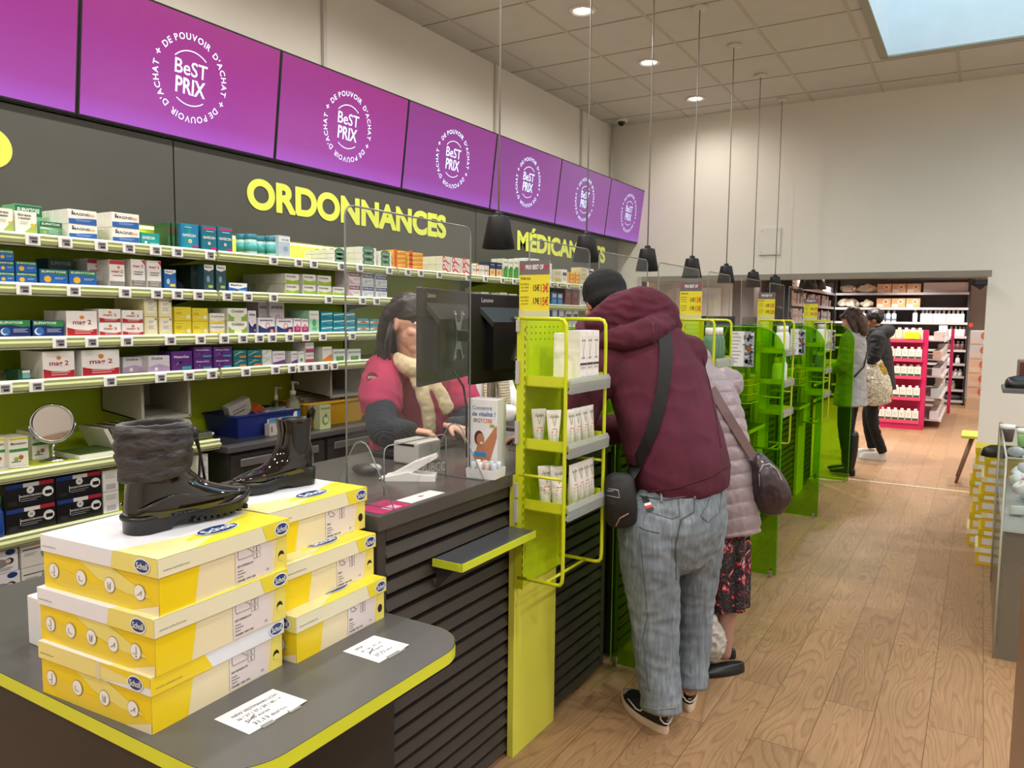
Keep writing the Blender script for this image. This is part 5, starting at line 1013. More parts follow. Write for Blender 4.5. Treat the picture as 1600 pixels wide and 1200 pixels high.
# shoe cartons
YE = M('eccf14', .35); YP = M('e6da7a', .35); CRM = M('e6d9b4', .4); WH = M('e4e6ee', .35); PINKW = M('e4d8d0', .4); NAVY = M('1c3c78', .3)
def scholl(s, c, R, U, w_, h_):
    c = Vector(c); R = Vector(R); U = Vector(U); n = R.cross(U)
    s.disc(c+n*.0006, R, U, w_/2+.003, WHITE, ry=h_/2+.003, seg=24); s.disc(c+n*.0009, R, U, w_/2, NAVY, ry=h_/2, seg=24)
    s.text('Scholl', c+n*.0013-U*h_*.24, R, U, h_*.48, WHITE, width=w_*.8, bold=.015)
def shoe_box(x, y, z, L, W, Hh, rz, lb, label_kind, nic, var, grp):
    """local frame: near right vertical edge at the origin, length L along +y, width W along -x"""
    t = thing('shoe_box', lb, 'box', (x, y, z), rz=rz, group=grp)
    hb = Hh-.002; LH = .042
    s = MB(); s.box((-W+.004, .004, 0), (-.004, L-.004, Hh-.004), CRM)
    e = .0005
    # end panel facing -y: deep yellow fading through pale bands
    def ye(u, v, l=1): return Vector((-W+.004+u*(W-.008), .004-e*l, v*(Hh-.004)))
    s.poly([ye(0, 0), ye(1, 0), ye(1, 1), ye(0, 1)], YE)
    s.poly([ye(.28, 0, 2), ye(1, 0, 2), ye(1, .18, 2), ye(.8, .34, 2), ye(.45, .3, 2), ye(.05, .5, 2), ye(0, .3, 2), ye(0, .22, 2)], M('e3c93a', .35))
    s.poly([ye(.3, .75, 3), ye(.55, .78, 3), ye(.95, .3, 3), ye(.75, .28, 3), ye(.5, .42, 3)], YP)
    s.poly([ye(.78, 0, 3), ye(1, 0, 3), ye(1, .2, 3)], CRM)
    for k in range(nic):
        u = .1+.75*k/(nic-1); c = ye(u, .36, 4); s.disc(c, (1, 0, 0), (0, 0, 1), .0165, M('9a938a', .4), seg=20); s.disc(c+Vector((0, -e, 0)), (1, 0, 0), (0, 0, 1), .015, WHITE, seg=20)
        tm = M('5f6472', .5); c2 = c+Vector((0, -2*e, 0))
        if k % 4 == 0: s.tube([c2+Vector((.002, 0, .011)), c2+Vector((.003, 0, -.004)), c2+Vector((-.008, 0, -.004))], .0006, tm, seg=4); s.disc(c2+Vector((.002, -.0002, -.009)), (1, 0, 0), (0, 0, 1), .002, tm, seg=8)
        elif k % 4 == 1: s.tube([c2+Vector((-.006, 0, .004)), c2+Vector((-.005, 0, -.006)), c2+Vector((.006, 0, -.006))], .0006, tm, seg=4)
        elif k % 4 == 2: s.tube([c2+Vector((-.005, 0, .005)), c2+Vector((-.004, 0, -.008)), c2+Vector((.003, 0, -.008)), c2+Vector((.004, 0, .006))], .0006, tm, seg=4); s.tube([c2+Vector((0, 0, .003)), c2+Vector((0, 0, -.006))], .0005, tm, seg=4)
        else: s.tube([c2+Vector((-.007, 0, -.006)), c2+Vector((0, 0, -.003)), c2+Vector((.007, 0, .005)), c2+Vector((.005, 0, -.005))], .0006, tm, seg=4)
    # long side facing +x: yellow, cream, label, pale yellow end
    def sd(u, v, l=1): return Vector((-.004+e*l, .004+u*(L-.008), v*(Hh-.004)))
    s.poly([sd(0, 0), sd(.24, 0), sd(.30, 1), sd(0, 1)], YE); s.poly([sd(.88, 0), sd(1, 0), sd(1, 1), sd(.93, 1)], M('e8d968', .35))
    if label_kind:
        s.poly([sd(.55, .03, 2), sd(.86, .03, 2), sd(.86, .93, 2), sd(.55, .93, 2)], M('ded3d2', .45)); tm = M('55504f', .5)
        k0 = 3
        if label_kind == 'boot': s.tube([sd(.57, .60, k0), sd(.575, .86, k0), sd(.64, .86, k0), sd(.645, .70, k0), sd(.69, .60, k0), sd(.69, .52, k0), sd(.575, .52, k0), sd(.57, .60, k0)], .0005, tm, seg=4)
        else: s.tube([sd(.585, .6, k0), sd(.59, .82, k0), sd(.605, .72, k0), sd(.61, .82, k0), sd(.612, .66, k0), sd(.65, .58, k0), sd(.64, .54, k0), sd(.59, .56, k0)], .0007, tm, seg=4)
        for a in range(2):
            for b in range(3): s.tube([sd(.70+.03*a, .80-.13*b, k0), sd(.725+.03*a, .80-.13*b, k0), sd(.725+.03*a, .70-.13*b, k0), sd(.70+.03*a, .70-.13*b, k0)], .0004, tm, seg=3, closed=True)
        for b in range(9): s.poly([sd(.785+.006*b, .70, k0), sd(.785+.006*b+(.0035 if b % 2 else .002), .70, k0), sd(.785+.006*b+(.0035 if b % 2 else .002), .86, k0), sd(.785+.006*b, .86, k0)], tm)
        s.text('NEW VESTMANN LOW' if label_kind == 'boot' else 'EMA', sd(.565, .36, k0), (0, 1, 0), (0, 0, 1), .0045, tm, width=.045 if label_kind == 'boot' else .014, align='l', bold=.02)
        for b in range(3): s.poly([sd(.565, .28-.06*b, k0), sd(.61+.02*(b % 2), .28-.06*b, k0), sd(.61+.02*(b % 2), .295-.06*b, k0), sd(.565, .295-.06*b, k0)], tm)
        s.text('F30488 1004 360', sd(.565, .07, k0), (0, 1, 0), (0, 0, 1), .0045, tm, width=.05, align='l', bold=.02); s.text('CE', sd(.82, .1, k0), (0, 1, 0), (0, 0, 1), .005, tm)
    s.disc(sd(.945, .30, 2), (0, 1, 0), (0, 0, 1), .009, M('1a1510', .8), seg=16, ry=.011); s.disc(sd(.945, .26, 3), (0, 1, 0), (0, 0, 1), .009, M('e8d968', .35), seg=16, ry=.007) if var else None
    s.build('box_base', t, local=True)
    s = MB(); lz0, lz1 = Hh-.036, Hh
    s.box((-W, 0, lz0), (0, L, lz1), WH, bev=.0008)
    cy_ = YE if var == 2 else YP
    def le(u, v, l=1): return Vector((-W+u*W, -e*l, lz0+v*(lz1-lz0)))
    def ls(u, v, l=1): return Vector((e*l, u*L, lz0+v*(lz1-lz0)))
    def lt(u, v, l=1): return Vector((-W+u*W, v*L, lz1+e*l*.6))
    if var == 2:
        s.poly([le(0, .0), le(.5, .0), le(1, .45), le(1, 1), le(.4, 1), le(0, 1)], M('e8dc8a', .35)); s.poly([le(.45, 1, 2), le(1, .5, 2), le(1, 1, 2)], YE); s.poly([ls(0, 0), ls(.42, 0), ls(.36, 1), ls(0, 1)], YE)
        s.box((-W*.42-.012, -.0012, lz0+.0), (-W*.42, -.0008, lz1), M('d8d4b0', .15))
    else:
        s.poly([le(.62, 0), le(1, 0), le(1, 1), le(.64, 1)], YP)
        s.poly([ls(0, 0), ls(.80, 0), ls(.76, 1), ls(0, 1)], M('e4dfc2', .35)); s.poly([ls(.80, 0, 2), ls(1, 0, 2), ls(1, 1, 2), ls(.76, 1, 2)], M('e6d63a', .35))
    s.poly([lt(.66, 0), lt(1, 0), lt(1, 1), lt(.62, 1), lt(.8, .6), lt(.74, .3)], M('e3df9a', .35)); s.poly([lt(.82, .35, 2), lt(1, .2, 2), lt(1, 1, 2), lt(.66, 1, 2), lt(.74, .75, 2)], M('e2d834', .35)); s.poly([lt(.84, .0, 3), lt(1, 0, 3), lt(1, .25, 3), lt(.88, .5, 3)], M('ded8a0', .35))
    scholl(s, le(.88, .5, 2), (1, 0, 0), (0, 0, 1), .04, .025); scholl(s, ls(.93, .5, 2), (0, 1, 0), (0, 0, 1), .038, .025)
    scholl(s, lt(.82, .58, 5), (0, 1, 0), (-1, 0, 0), .10, .05)
    s.text('www.scholl.com', ls(.03, .3, 2), (0, 1, 0), (0, 0, 1), .004, M('5a5a58', .5), width=.06, align='l'); s.text('www.scholl.com', le(.02, .3, 2), (1, 0, 0), (0, 0, 1), .004, M('5a5a58', .5), width=.045, align='l')
    s.build('lid', t, local=True)
    return t
GA = 'shoe boxes in the near stack'; GB_ = 'shoe boxes in the rear stack'
hB = .1125
shoe_box(-1.302, .838, zt, .345, .355, hB, .06, 'yellow shoe box at the bottom of the near stack on the table', 'boot', 4, 2, GA)
shoe_box(-1.296, .845, zt+hB, .345, .37, hB, .06, 'yellow shoe box in the middle of the near stack', 'boot', 5, 1, GA)
shoe_box(-1.298, .858, zt+2*hB, .345, .362, hB, .075, 'yellow shoe box on top of the near stack, under the fur cuffed boot', 'boot', 4, 1, GA)
shoe_box(-1.300, 1.198, zt, .325, .34, .109, .04, 'yellow shoe box at the bottom of the rear stack', 'low', 4, 0, GB_)
shoe_box(-1.345, 1.205, zt+.109, .325, .34, .111, .03, 'yellow shoe box in the middle of the rear stack', 'low', 4, 1, GB_)
shoe_box(-1.405, 1.215, zt+.22, .345, .34, .113, .02, 'yellow shoe box on top of the rear stack, under the chelsea boot', 'low', 4, 0, GB_)
p = at(78, 985, z=zt)
s = MB(); s.box((-1.93, .93, zt), (-1.70, 1.16, zt+.12), M('e4e4e8', .4), bev=.003)
for k in range(5): s.box((-1.9305, .96, zt+.02+.012*k), (-1.93, .99, zt+.024+.012*k), M('7a7a80', .5))
tag(s.build('white_carton'), 'plain white carton standing behind the near stack of shoe boxes', 'box')
# handwritten notes
def note(x0, x1, y0, y1, rows, lb):
    s = MB(); n = 8; vs = []
    for j in range(2):
        for i in range(n+1): yy = y0+(y1-y0)*i/n; vs.append((x0 if j == 0 else x1, yy, zt+.0006+(.003*(i/n)**4 if j else 0)))
    s.add(vs, [(i, i+1, n+2+i, n+1+i) for i in range(n)], M('e8e9ee', .6)); ik = M('4a4c55', .6)
    for (xx, yy, st, h, w_) in rows: s.text(st, (xx, yy, zt+.0014), (0, 1, 0), (-1, 0, 0), h, ik, width=w_)
    s.poly([(rows[2][0]+.006, rows[2][1]-.03, zt+.0018), (rows[2][0]+.005, rows[2][1]-.032, zt+.0018), (rows[2][0]-.014, rows[2][1]+.0, zt+.0018), (rows[2][0]-.013, rows[2][1]+.002, zt+.0018)], ik)
    for yy in (y0+.03, y1-.05): s.box((x1-.006, yy, zt+.0008), (x1+.006, yy+.03, zt+.0013), M('8f8f8c', .2))
    tag(s.build('handwritten_note'), lb, 'note', 'handwritten price notes on the table')
note(-1.255, -1.152, .94, 1.088, [(-1.225, 1.02, 'NEW VESTMANN LOW', .009, .115), (-1.207, 1.018, '36 / 37 / 37 / 39 / 40 / 40', .009, .115), (-1.19, .995, '41,50 euros', .009, .06), (-1.168, 1.01, '31,13 euros', .012, .08)], 'white handwritten price note in front of the near shoe box stack')
note(-1.26, -1.147, 1.305, 1.415, [(-1.235, 1.34, 'EMA', .009, .025), (-1.215, 1.36, '35 / 36 / 39 / 40', .008, .07), (-1.198, 1.355, '54,10 euros', .009, .05), (-1.172, 1.365, '37,73 euros', .012, .075)], 'white handwritten price note beside the rear shoe box stack')

# ---- boots
def loft(s, rings, m, cap=(True, True), smooth=True):
    n = len(rings[0]); vs = [v for r in rings for v in r]
    fs = [(i*n+k, i*n+(k+1) % n, (i+1)*n+(k+1) % n, (i+1)*n+k) for i in range(len(rings)-1) for k in range(n)]
    s.add(vs, fs, m, smooth)
    if cap[0]: s.add(rings[0], [tuple(range(n))[::-1]], m)
    if cap[1]: s.add(rings[-1], [tuple(range(n))], m)
def solepts(L, n=28, heel=.038, ball=.052, waist=.034, scale=1.0, off=0):
    """outline of a sole, heel at x=0, toe at x=L"""
    def half(u):
        if u < .12: return heel*math.sqrt(max(0, 1-((.12-u)/.12)**2))
        if u < .42: return heel+(waist-heel)*math.sin((u-.12)/.30*PI/2)
        if u < .70: return waist+(ball-waist)*(1-math.cos((u-.42)/.28*PI))/2
        return ball*math.sqrt(max(0, 1-((u-.70)/.30)**2.2))
    us = [.5*(1-math.cos(PI*i/n)) for i in range(n+1)]
    return [(L*u+off, half(u)*scale) for u in us]
PAT = M('050506', .06, coat=.7, spec=.5, var=0); RUB = M('0b0b0c', .32)
def boot_upper(s, L, prof, m, seg=24, z0=.02):
    """rings stacked upward: each (z, x_back, x_front, half width)"""
    rings = []
    for (z, xb, xf, hw, sq, tilt) in prof:
        r = []
        for k in range(seg):
            a = 2*PI*k/seg; ca, sa = math.cos(a), math.sin(a)
            x = (xb+xf)/2+(xf-xb)/2*(abs(ca)**sq)*(1 if ca > 0 else -1)
            y = hw*(abs(sa)**sq)*(1 if sa > 0 else -1)
            if ca > 0.2 and xf-xb > .15: y *= 1-.15*(ca-.2)
            r.append(Vector((x, y, z+tilt*(x-(xb+xf)/2))))
        rings.append(r)
    return rings
def smooth_rings(pr, k=4):
    out = []
    for i in range(len(pr)-1):
        p0 = pr[max(i-1, 0)]; p1 = pr[i]; p2 = pr[i+1]; p3 = pr[min(i+2, len(pr)-1)]
        for j in range(k):
            t_ = j/k; out.append(tuple(.5*((2*b)+(-a+c)*t_+(2*a-5*b+4*c-d)*t_*t_+(-a+3*b-3*c+d)*t_**3) for a, b, c, d in zip(p0, p1, p2, p3)))
    out.append(tuple(pr[-1])); return out
# fur cuffed rain boot, toe to the right in the photo
zb = zt+3*hB+.001
BX, BY = at(200, 838, z=zb).x, at(200, 838, z=zb).y
tow = at(385, 800, z=zb); ang = math.atan2(tow.y-BY, tow.x-BX)
L1 = .275
t = thing('winter_boot', 'glossy black rain boot with a quilted grey camouflage cuff on the near shoe box', 'boot', (BX-.018, BY+.005, zb), rz=ang+.04)
t.scale = (1.04, 1.04, .985)
s = MB(); o_ = solepts(L1, heel=.041, ball=.05); pl = [(x, y) for x, y in o_]+[(x, -y) for x, y in o_[-2:0:-1]]
def sole_ring(z, k, lift=True, arch=True):
    r = []
    for x, y in pl:
        u = x/L1; zz = z
        if lift: zz += .022*max(0, (u-.68)/.32)**2
        if arch and .30 < u < .62: zz += .012*math.sin((u-.30)/.32*PI)
        r.append(Vector(((x-L1/2)*k+L1/2, y*k, zz)))
    return r
def bottom(z):
    r = []
    for x, y in pl:
        u = x/L1; zz = z
        if .33 < u: zz += .014
        if u > .68: zz += .016*((u-.68)/.32)**2
        r.append(Vector((x, y*.97, zz)))
    return r
loft(s, [bottom(0), [Vector((v.x, v.y, .024+.020*max(0, (v.x/L1-.72)/.28)**2)) for v in sole_ring(0, 1.0, False, False)], sole_ring(.030, 1.04, True, False), sole_ring(.036, 1.04, True, False), sole_ring(.038, 1.0, True, False)], RUB)
for k in range(9): x = L1*(.45+.055*k); s.box((x, -.04, .006+.014*max(0, (x/L1-.68)/.32)**2), (x+.008, .04, .016+.016*max(0, (x/L1-.68)/.32)**2), RUB)
s.build('sole', t, local=True)
s = MB(); pr = smooth_rings([(.034, .002, L1-.004, .048, .8, 0.03), (.05, .0, L1-.003, .049, .8, .02), (.066, .002, L1-.010, .047, .8, -.06), (.085, .006, L1-.045, .044, .85, -.16), (.105, .008, L1-.100, .042, .9, -.20), (.125, .010, .140, .043, .95, -.1), (.145, .008, .127, .045, 1, 0), (.17, .004, .128, .048, 1, 0)], 4)
loft(s, boot_upper(s, L1, pr, PAT, 32), PAT)
s.build('rubber_upper', t, local=True)
# raised wavy welt along the side
for sg in (-1, 1):
    s = MB(); pts = []
    for i in range(26):
        u = i/25; x = .01+u*(L1-.03); z = .055+.022*math.sin(min(1, u/.55)*PI*.9)*(1 if u < .6 else 1)-.004*u; hw = .0495 if u > .0 else .0
        uu = x/L1; w_ = (.047*math.sqrt(max(0, 1-((.12-uu)/.13)**2)) if uu < .12 else .047) if uu < .75 else .047*math.sqrt(max(0, 1-((uu-.75)/.25)**2))
        pts.append((x, sg*w_*(.99 if u < .7 else 1.0), z))
    s.tube(pts, .003, PAT, seg=6); s.build('welt', t, local=True)
# quilted cuff, open top with dark lining
def camo():
    m, nt, b = nodes('camo_quilt'); mp = mapping(nt, (14, 14, 22)); v = nt.nodes.new('ShaderNodeTexNoise'); v.inputs['Scale'].default_value = 1.6; v.inputs['Detail'].default_value = 1; nt.links.new(mp.outputs[0], v.inputs['Vector'])
    r = ramp(nt, [(.0, '161619'), (.42, '1e1d21'), (.46, '2b292d'), (.56, '323036'), (.6, '3a3639')]); nt.links.new(v.outputs['Fac'], r.inputs[0]); nt.links.new(r.outputs[0], b.inputs['Base Color']); b.inputs['Roughness'].default_value = .55
    n = nt.nodes.new('ShaderNodeTexNoise'); n.inputs['Scale'].default_value = 3; nt.links.new(mp.outputs[0], n.inputs['Vector']); bp = nt.nodes.new('ShaderNodeBump'); bp.inputs['Strength'].default_value = .4; bp.inputs['Distance'].default_value = .02; nt.links.new(n.outputs['Fac'], bp.inputs['Height']); nt.links.new(bp.outputs[0], b.inputs['Normal'])
    return m
CAMO = camo(); s = MB(); rings = []; seg = 40
hs = [(.118, .95, 0), (.122, 1.04, 0), (.14, 1.07, 0), (.150, 1.03, 0), (.158, 1.09, 0), (.172, 1.12, 0), (.181, 1.06, 0), (.19, 1.12, 0), (.205, 1.14, 0), (.213, 1.08, 0), (.222, 1.13, 0), (.234, 1.12, 0), (.243, 1.04, 0), (.24, .96, 0)]
for (z, k, _) in [(.118+(z-.118)*.88, k, _) for z, k, _ in hs]:
    r = []
    for q in range(seg):
        a = 2*PI*q/seg; nz = noise.noise(Vector((math.cos(a)*2, math.sin(a)*2, z*25)))*.05
        x = .066+.071*(k+nz)*math.cos(a); y = .055*(k+nz)*math.sin(a)
        low = -.032*max(0, -math.cos(a)*.0+math.cos(a))*0
        zz = z + (.012*math.cos(a)*(1 if z < .15 else .0)) + .004*math.sin(2*a+z*60)
        r.append(Vector((x, y, zz)))
    rings.append(r)
loft(s, rings, CAMO, cap=(True, False)); s.build('quilted_cuff', t, local=True)
s = MB(); LIN = M('0d0d0f', .95, sheen=.5); rr = []
for (z, k) in ((.224, 1.06), (.232, 1.02), (.234, .94), (.228, .86), (.2, .84), (.15, .82)): rr.append([Vector((.066+.071*k*math.cos(2*PI*q/seg), .055*k*math.sin(2*PI*q/seg), z+.003*noise.noise(Vector((q*.7, z*9, 0))))) for q in range(seg)])
loft(s, rr, LIN, cap=(False, True)); s.build('fleece_lining', t, local=True)
s = MB(); s.lathe([(.008, 0), (.013, .008), (.013, .022), (.008, .03)], (.142, -.01, .185), BLACK, seg=12); s.tube([(.138, -.01, .225), (.15, -.012, .2), (.158, -.01, .16), (.168, -.004, .12), (.172, -.004, .09)], .003, BLACK, seg=6); s.tube([(.14, .0, .222), (.158, .01, .19), (.172, .012, .15), (.166, .006, .11), (.16, 0, .085)], .003, BLACK, seg=6); s.build('drawcord', t, local=True)

# chelsea boot, toe to the left
zb2 = zt+.333+.001
tp = at(378, 765, z=zb2); hp = at(495, 745, z=zb2)
ang = math.atan2(tp.y-hp.y, tp.x-hp.x); L2 = .262
mid = (tp+hp)/2
t = thing('chelsea_boot', 'glossy black chelsea boot with elastic side and chunky sole on the rear shoe box', 'boot', (mid.x-math.cos(ang)*L2/2+.036, mid.y-math.sin(ang)*L2/2-.068, zb2), rz=ang)
t.scale = (.93, .93, .90)
o_ = solepts(L2, heel=.034, ball=.044, waist=.031); pl = [(x, y) for x, y in o_]+[(x, -y) for x, y in o_[-2:0:-1]]
def ring2(f, k=1.0): return [Vector(((x-L2/2)*k+L2/2, y*k, f(x/L2))) for x, y in pl]
s = MB()
loft(s, [ring2(lambda u: (.010*math.sin((u-.3)/.3*PI) if .3 < u < .6 else 0)+.010*max(0, (u-.7)/.3)**2), ring2(lambda u: .016+.03*max(0, 1-u/.55)**1.0*.0+.012*max(0, (u-.7)/.3)**2, 1.02), ring2(lambda u: .052-.022*min(1, max(0, (u-.2)/.45))+.006*max(0, (u-.75)/.25), 1.03), ring2(lambda u: .055-.022*min(1, max(0, (u-.2)/.45))+.006*max(0, (u-.75)/.25), .97)], RUB)
for k in range(9): x = L2*(.05+.1*k); s.box((x, -.046, .004), (x+.003, .046, .014), BLACK) if k in () else None
s.build('sole', t, local=True)
s = MB(); pr = smooth_rings([(.040, .002, L2-.006, .040, .85, -.06), (.055, .000, L2-.010, .041, .85, -.08), (.068, .000, L2-.034, .039, .85, -.14), (.086, .002, L2-.085, .037, .9, -.25), (.106, .006, .140, .035, .95, -.25), (.128, .010, .120, .034, 1, -.12), (.16, .010, .112, .035, 1, 0), (.195, .006, .116, .037, 1, .02), (.205, .006, .117, .037, 1, .0)], 4)
loft(s, boot_upper(s, L2, pr, PAT, 32), PAT, cap=(True, False)); s.build('leather_upper', t, local=True)
s = MB(); rr = [[Vector((.061+.0555*k*math.cos(2*PI*q/28), .037*k*math.sin(2*PI*q/28), z)) for q in range(28)] for z, k in ((.205, 1.0), (.2055, .92), (.16, .9), (.12, .88))]
loft(s, rr, BLACK, cap=(False, True)); s.build('lining', t, local=True)
for sg in (-1, 1):
    s = MB(); pan = []
    ELM = M('1c1c1f', .8, bump=.3, bscale=200)
    def ys(x, z):
        a = (x-.061)/.055; return sg*(.0352*math.sqrt(max(.02, 1-a*a*.95))+.0016)
    rows = []
    for i in range(9):
        z = .098+(.202-.098)*i/8; hw = .026*math.sqrt(min(1, (i+.35)/3.5)); rows.append([Vector((.058+hw*j/4, ys(.058+hw*j/4, z), z)) for j in range(-4, 5)])
    s.add([v for r in rows for v in r], [(i*9+j, i*9+j+1, i*9+j+10, i*9+j+9) for i in range(8) for j in range(8)], ELM, True)
    s.tube([r[0] for r in rows[::-1]]+[r[j] for r in rows[:1] for j in range(1, 8)]+[r[-1] for r in rows], .0016, PAT, seg=5)
    s.build('elastic_panel', t, local=True)
s = MB(); s.tube([(.0, 0, .195), (-.006, 0, .222), (.006, .006, .236), (.014, .004, .226), (.012, 0, .2)], .006, BLACK, seg=6); s.build('pull_tab', t, local=True)

# ================================================================== people
def sweep(s, pts, rad, wv, m, seg=18, sub=4, ends=(1, 1)):
    """closed organic volume along pts; rad = (half width along wv, half depth) per point"""
    pts = [Vector(p) for p in pts]; rad = [(r, r) if isinstance(r, (int, float)) else r for r in rad]
    P_, R_ = [], []
    n = len(pts)
    def cr(a, b, c, d, t): return .5*((2*b)+(c-a)*t+(2*a-5*b+4*c-d)*t*t+(3*b-a-3*c+d)*t**3)
    for i in range(n-1):
        for j in range(sub):
            t_ = j/sub; q = [pts[max(i-1, 0)], pts[i], pts[i+1], pts[min(i+2, n-1)]]; P_.append(cr(*q, t_))
            rr = [rad[max(i-1, 0)], rad[i], rad[i+1], rad[min(i+2, n-1)]]; R_.append((max(.002, cr(*[x[0] for x in rr], t_)), max(.002, cr(*[x[1] for x in rr], t_))))
    P_.append(pts[-1]); R_.append(rad[-1])
    # rounded ends
    d0 = (P_[0]-P_[1]).normalized(); d1 = (P_[-1]-P_[-2]).normalized()
    pre = [(P_[0]+d0*min(R_[0])*k*ends[0], (R_[0][0]*q, R_[0][1]*q)) for k, q in ((.85, .35), (.5, .8))]; post = [(P_[-1]+d1*min(R_[-1])*k*ends[1], (R_[-1][0]*q, R_[-1][1]*q)) for k, q in ((.5, .8), (.85, .35))]
    P_ = [a for a, _ in pre]+P_+[a for a, _ in post]; R_ = [b for _, b in pre]+R_+[b for _, b in post]
    vs = []; N = len(P_)
    for i in range(N):
        t_ = (P_[min(i+1, N-1)]-P_[max(i-1, 0)]).normalized(); w_ = Vector(wv); w_ = (w_-t_*w_.dot(t_))
        if w_.length < 1e-3: w_ = Vector((0, 0, 1)).cross(t_)
        w_.normalize(); d_ = t_.cross(w_)
        for k in range(seg): a = 2*PI*k/seg; vs.append(P_[i]+w_*math.cos(a)*R_[i][0]+d_*math.sin(a)*R_[i][1])
    fs = [(i*seg+k, i*seg+(k+1) % seg, (i+1)*seg+(k+1) % seg, (i+1)*seg+k) for i in range(N-1) for k in range(seg)]+[tuple(range(seg))[::-1], tuple((N-1)*seg+k for k in range(seg))]
    s.add(vs, fs, m, True)
def organic(name, s, parent, vox=.008, smooth=3, disp=0, dscale=.08, mat_=None, post=None, ridge=0):
    """union of the shapes in s as one continuous skin, with optional cloth folds"""
    me = s.mesh(name); o = bpy.data.objects.new(name, me); COL.objects.link(o)
    r = o.modifiers.new('r', 'REMESH'); r.mode = 'VOXEL'; r.voxel_size = vox; r.use_smooth_shade = True
    sm = o.modifiers.new('s', 'SMOOTH'); sm.factor = .5; sm.iterations = smooth
    dg = bpy.context.evaluated_depsgraph_get(); m2 = bpy.data.meshes.new_from_object(o.evaluated_get(dg)); bpy.data.objects.remove(o)
    if disp:
        m2.update(); ns = [v.normal.copy() for v in m2.vertices]
        for v, nn in zip(m2.vertices, ns):
            c = v.co; k = noise.noise(c/dscale)+.6*noise.noise(c/dscale*2.3)
            if ridge: k = (1-abs(noise.noise(Vector((c.x, c.y, c.z*1.6))/dscale))*2.2)*.8+.3*k
            v.co += nn*disp*k
    if post:
        for v in m2.vertices: v.co = post(v.co.copy())
    org = Vector((0, 0, 0)); p = parent
    while p: org += p.location; p = p.parent
    for v in m2.vertices: v.co -= org
    m2.materials.clear(); m2.materials.append(mat_); m2.polygons.foreach_set('use_smooth', [True]*len(m2.polygons)); m2.polygons.foreach_set('material_index', [0]*len(m2.polygons))
    o = bpy.data.objects.new(name, m2); COL.objects.link(o); o.parent = parent
    o['org'] = tuple(org) if False else 0
    del o['org']
    return o, org
def bvh_of(o, org):
    me = o.data; return BVHTree.FromPolygons([v.co+org for v in me.vertices], [tuple(p.vertices) for p in me.polygons])
def drape(bvh, pts, off=.004):
    """points of the sight line resting on a body surface"""
    out = []
    for u, v in pts:
        d = ray(u, v).normalized(); h = bvh.ray_cast(CAM, d)
        if h[0]: out.append(h[0]+h[1]*off*(1 if h[1].dot(d) < 0 else -1))
    return out
SKIN = M('c98f74', .5, bump=.05, bscale=90, var=.08); SKIN2 = M('b98568', .5, var=.08)
def skinm(c): return M(c, .5, var=.08, bump=.04, bscale=90)
def head_shape(s, c, fwd, up, k=1.0, m=None):
    """skull, jaw, nose, ears, brow and lips; c = head centre, fwd = facing, up = crown"""
    c = Vector(c); f = Vector(fwd).normalized(); u = Vector(up); u = (u-f*u.dot(f)).normalized(); r = f.cross(u)
    R = Matrix((r, f, u)).transposed()
    def L_(x, y, z): return c+(r*x+f*y+u*z)*k
    s.ball(L_(0, -.012, .02), (.074*k, .093*k, .092*k), m, rot=R); s.ball(L_(0, .025, -.045), (.056*k, .062*k, .066*k), m, rot=R); s.ball(L_(0, .05, -.095), (.03*k, .03*k, .022*k), m, rot=R)
    sweep(s, [L_(0, .074, .012), L_(0, .094, -.018), L_(0, .098, -.032)], [.007*k, .010*k, .013*k], r, m, seg=10)
    s.ball(L_(0, .078, .032), (.045*k, .012*k, .008*k), m, rot=R)
    for sg in (-1, 1):
        s.ball(L_(sg*.074, -.008, -.012), (.010*k, .018*k, .030*k), m, rot=R); s.ball(L_(sg*.04, .055, -.03), (.02*k, .018*k, .018*k), m, rot=R)
    s.ball(L_(0, .082, -.062), (.024*k, .012*k, .007*k), m, rot=R); s.ball(L_(0, .080, -.074), (.02*k, .011*k, .007*k), m, rot=R)
    return L_, R, r, f, u
def eyes(L_, R, t, m=None):
    for sg in (-1, 1):
        s = MB(); s.ball(L_(sg*.031, .0635, .010), (.0125, .0125, .0085), M('e9e4de', .2), rot=R, seg=12, rings=8); s.ball(L_(sg*.031, .072, .009), (.006, .005, .006), M('2a1c14', .2), rot=R, seg=10, rings=6); s.build('eye', t)
    for sg in (-1, 1): s = MB(); s.tube([L_(sg*.016, .084, .032), L_(sg*.034, .082, .038), L_(sg*.052, .070, .032)], .0028, M('2a1d18', .8), seg=6); s.build('eyebrow', t)
    s = MB(); s.tube([L_(-.022, .083, -.067), L_(0, .092, -.065), L_(.022, .083, -.067)], [.002, .0045, .002], M('a2554e', .4), seg=8); s.build('lips', t)
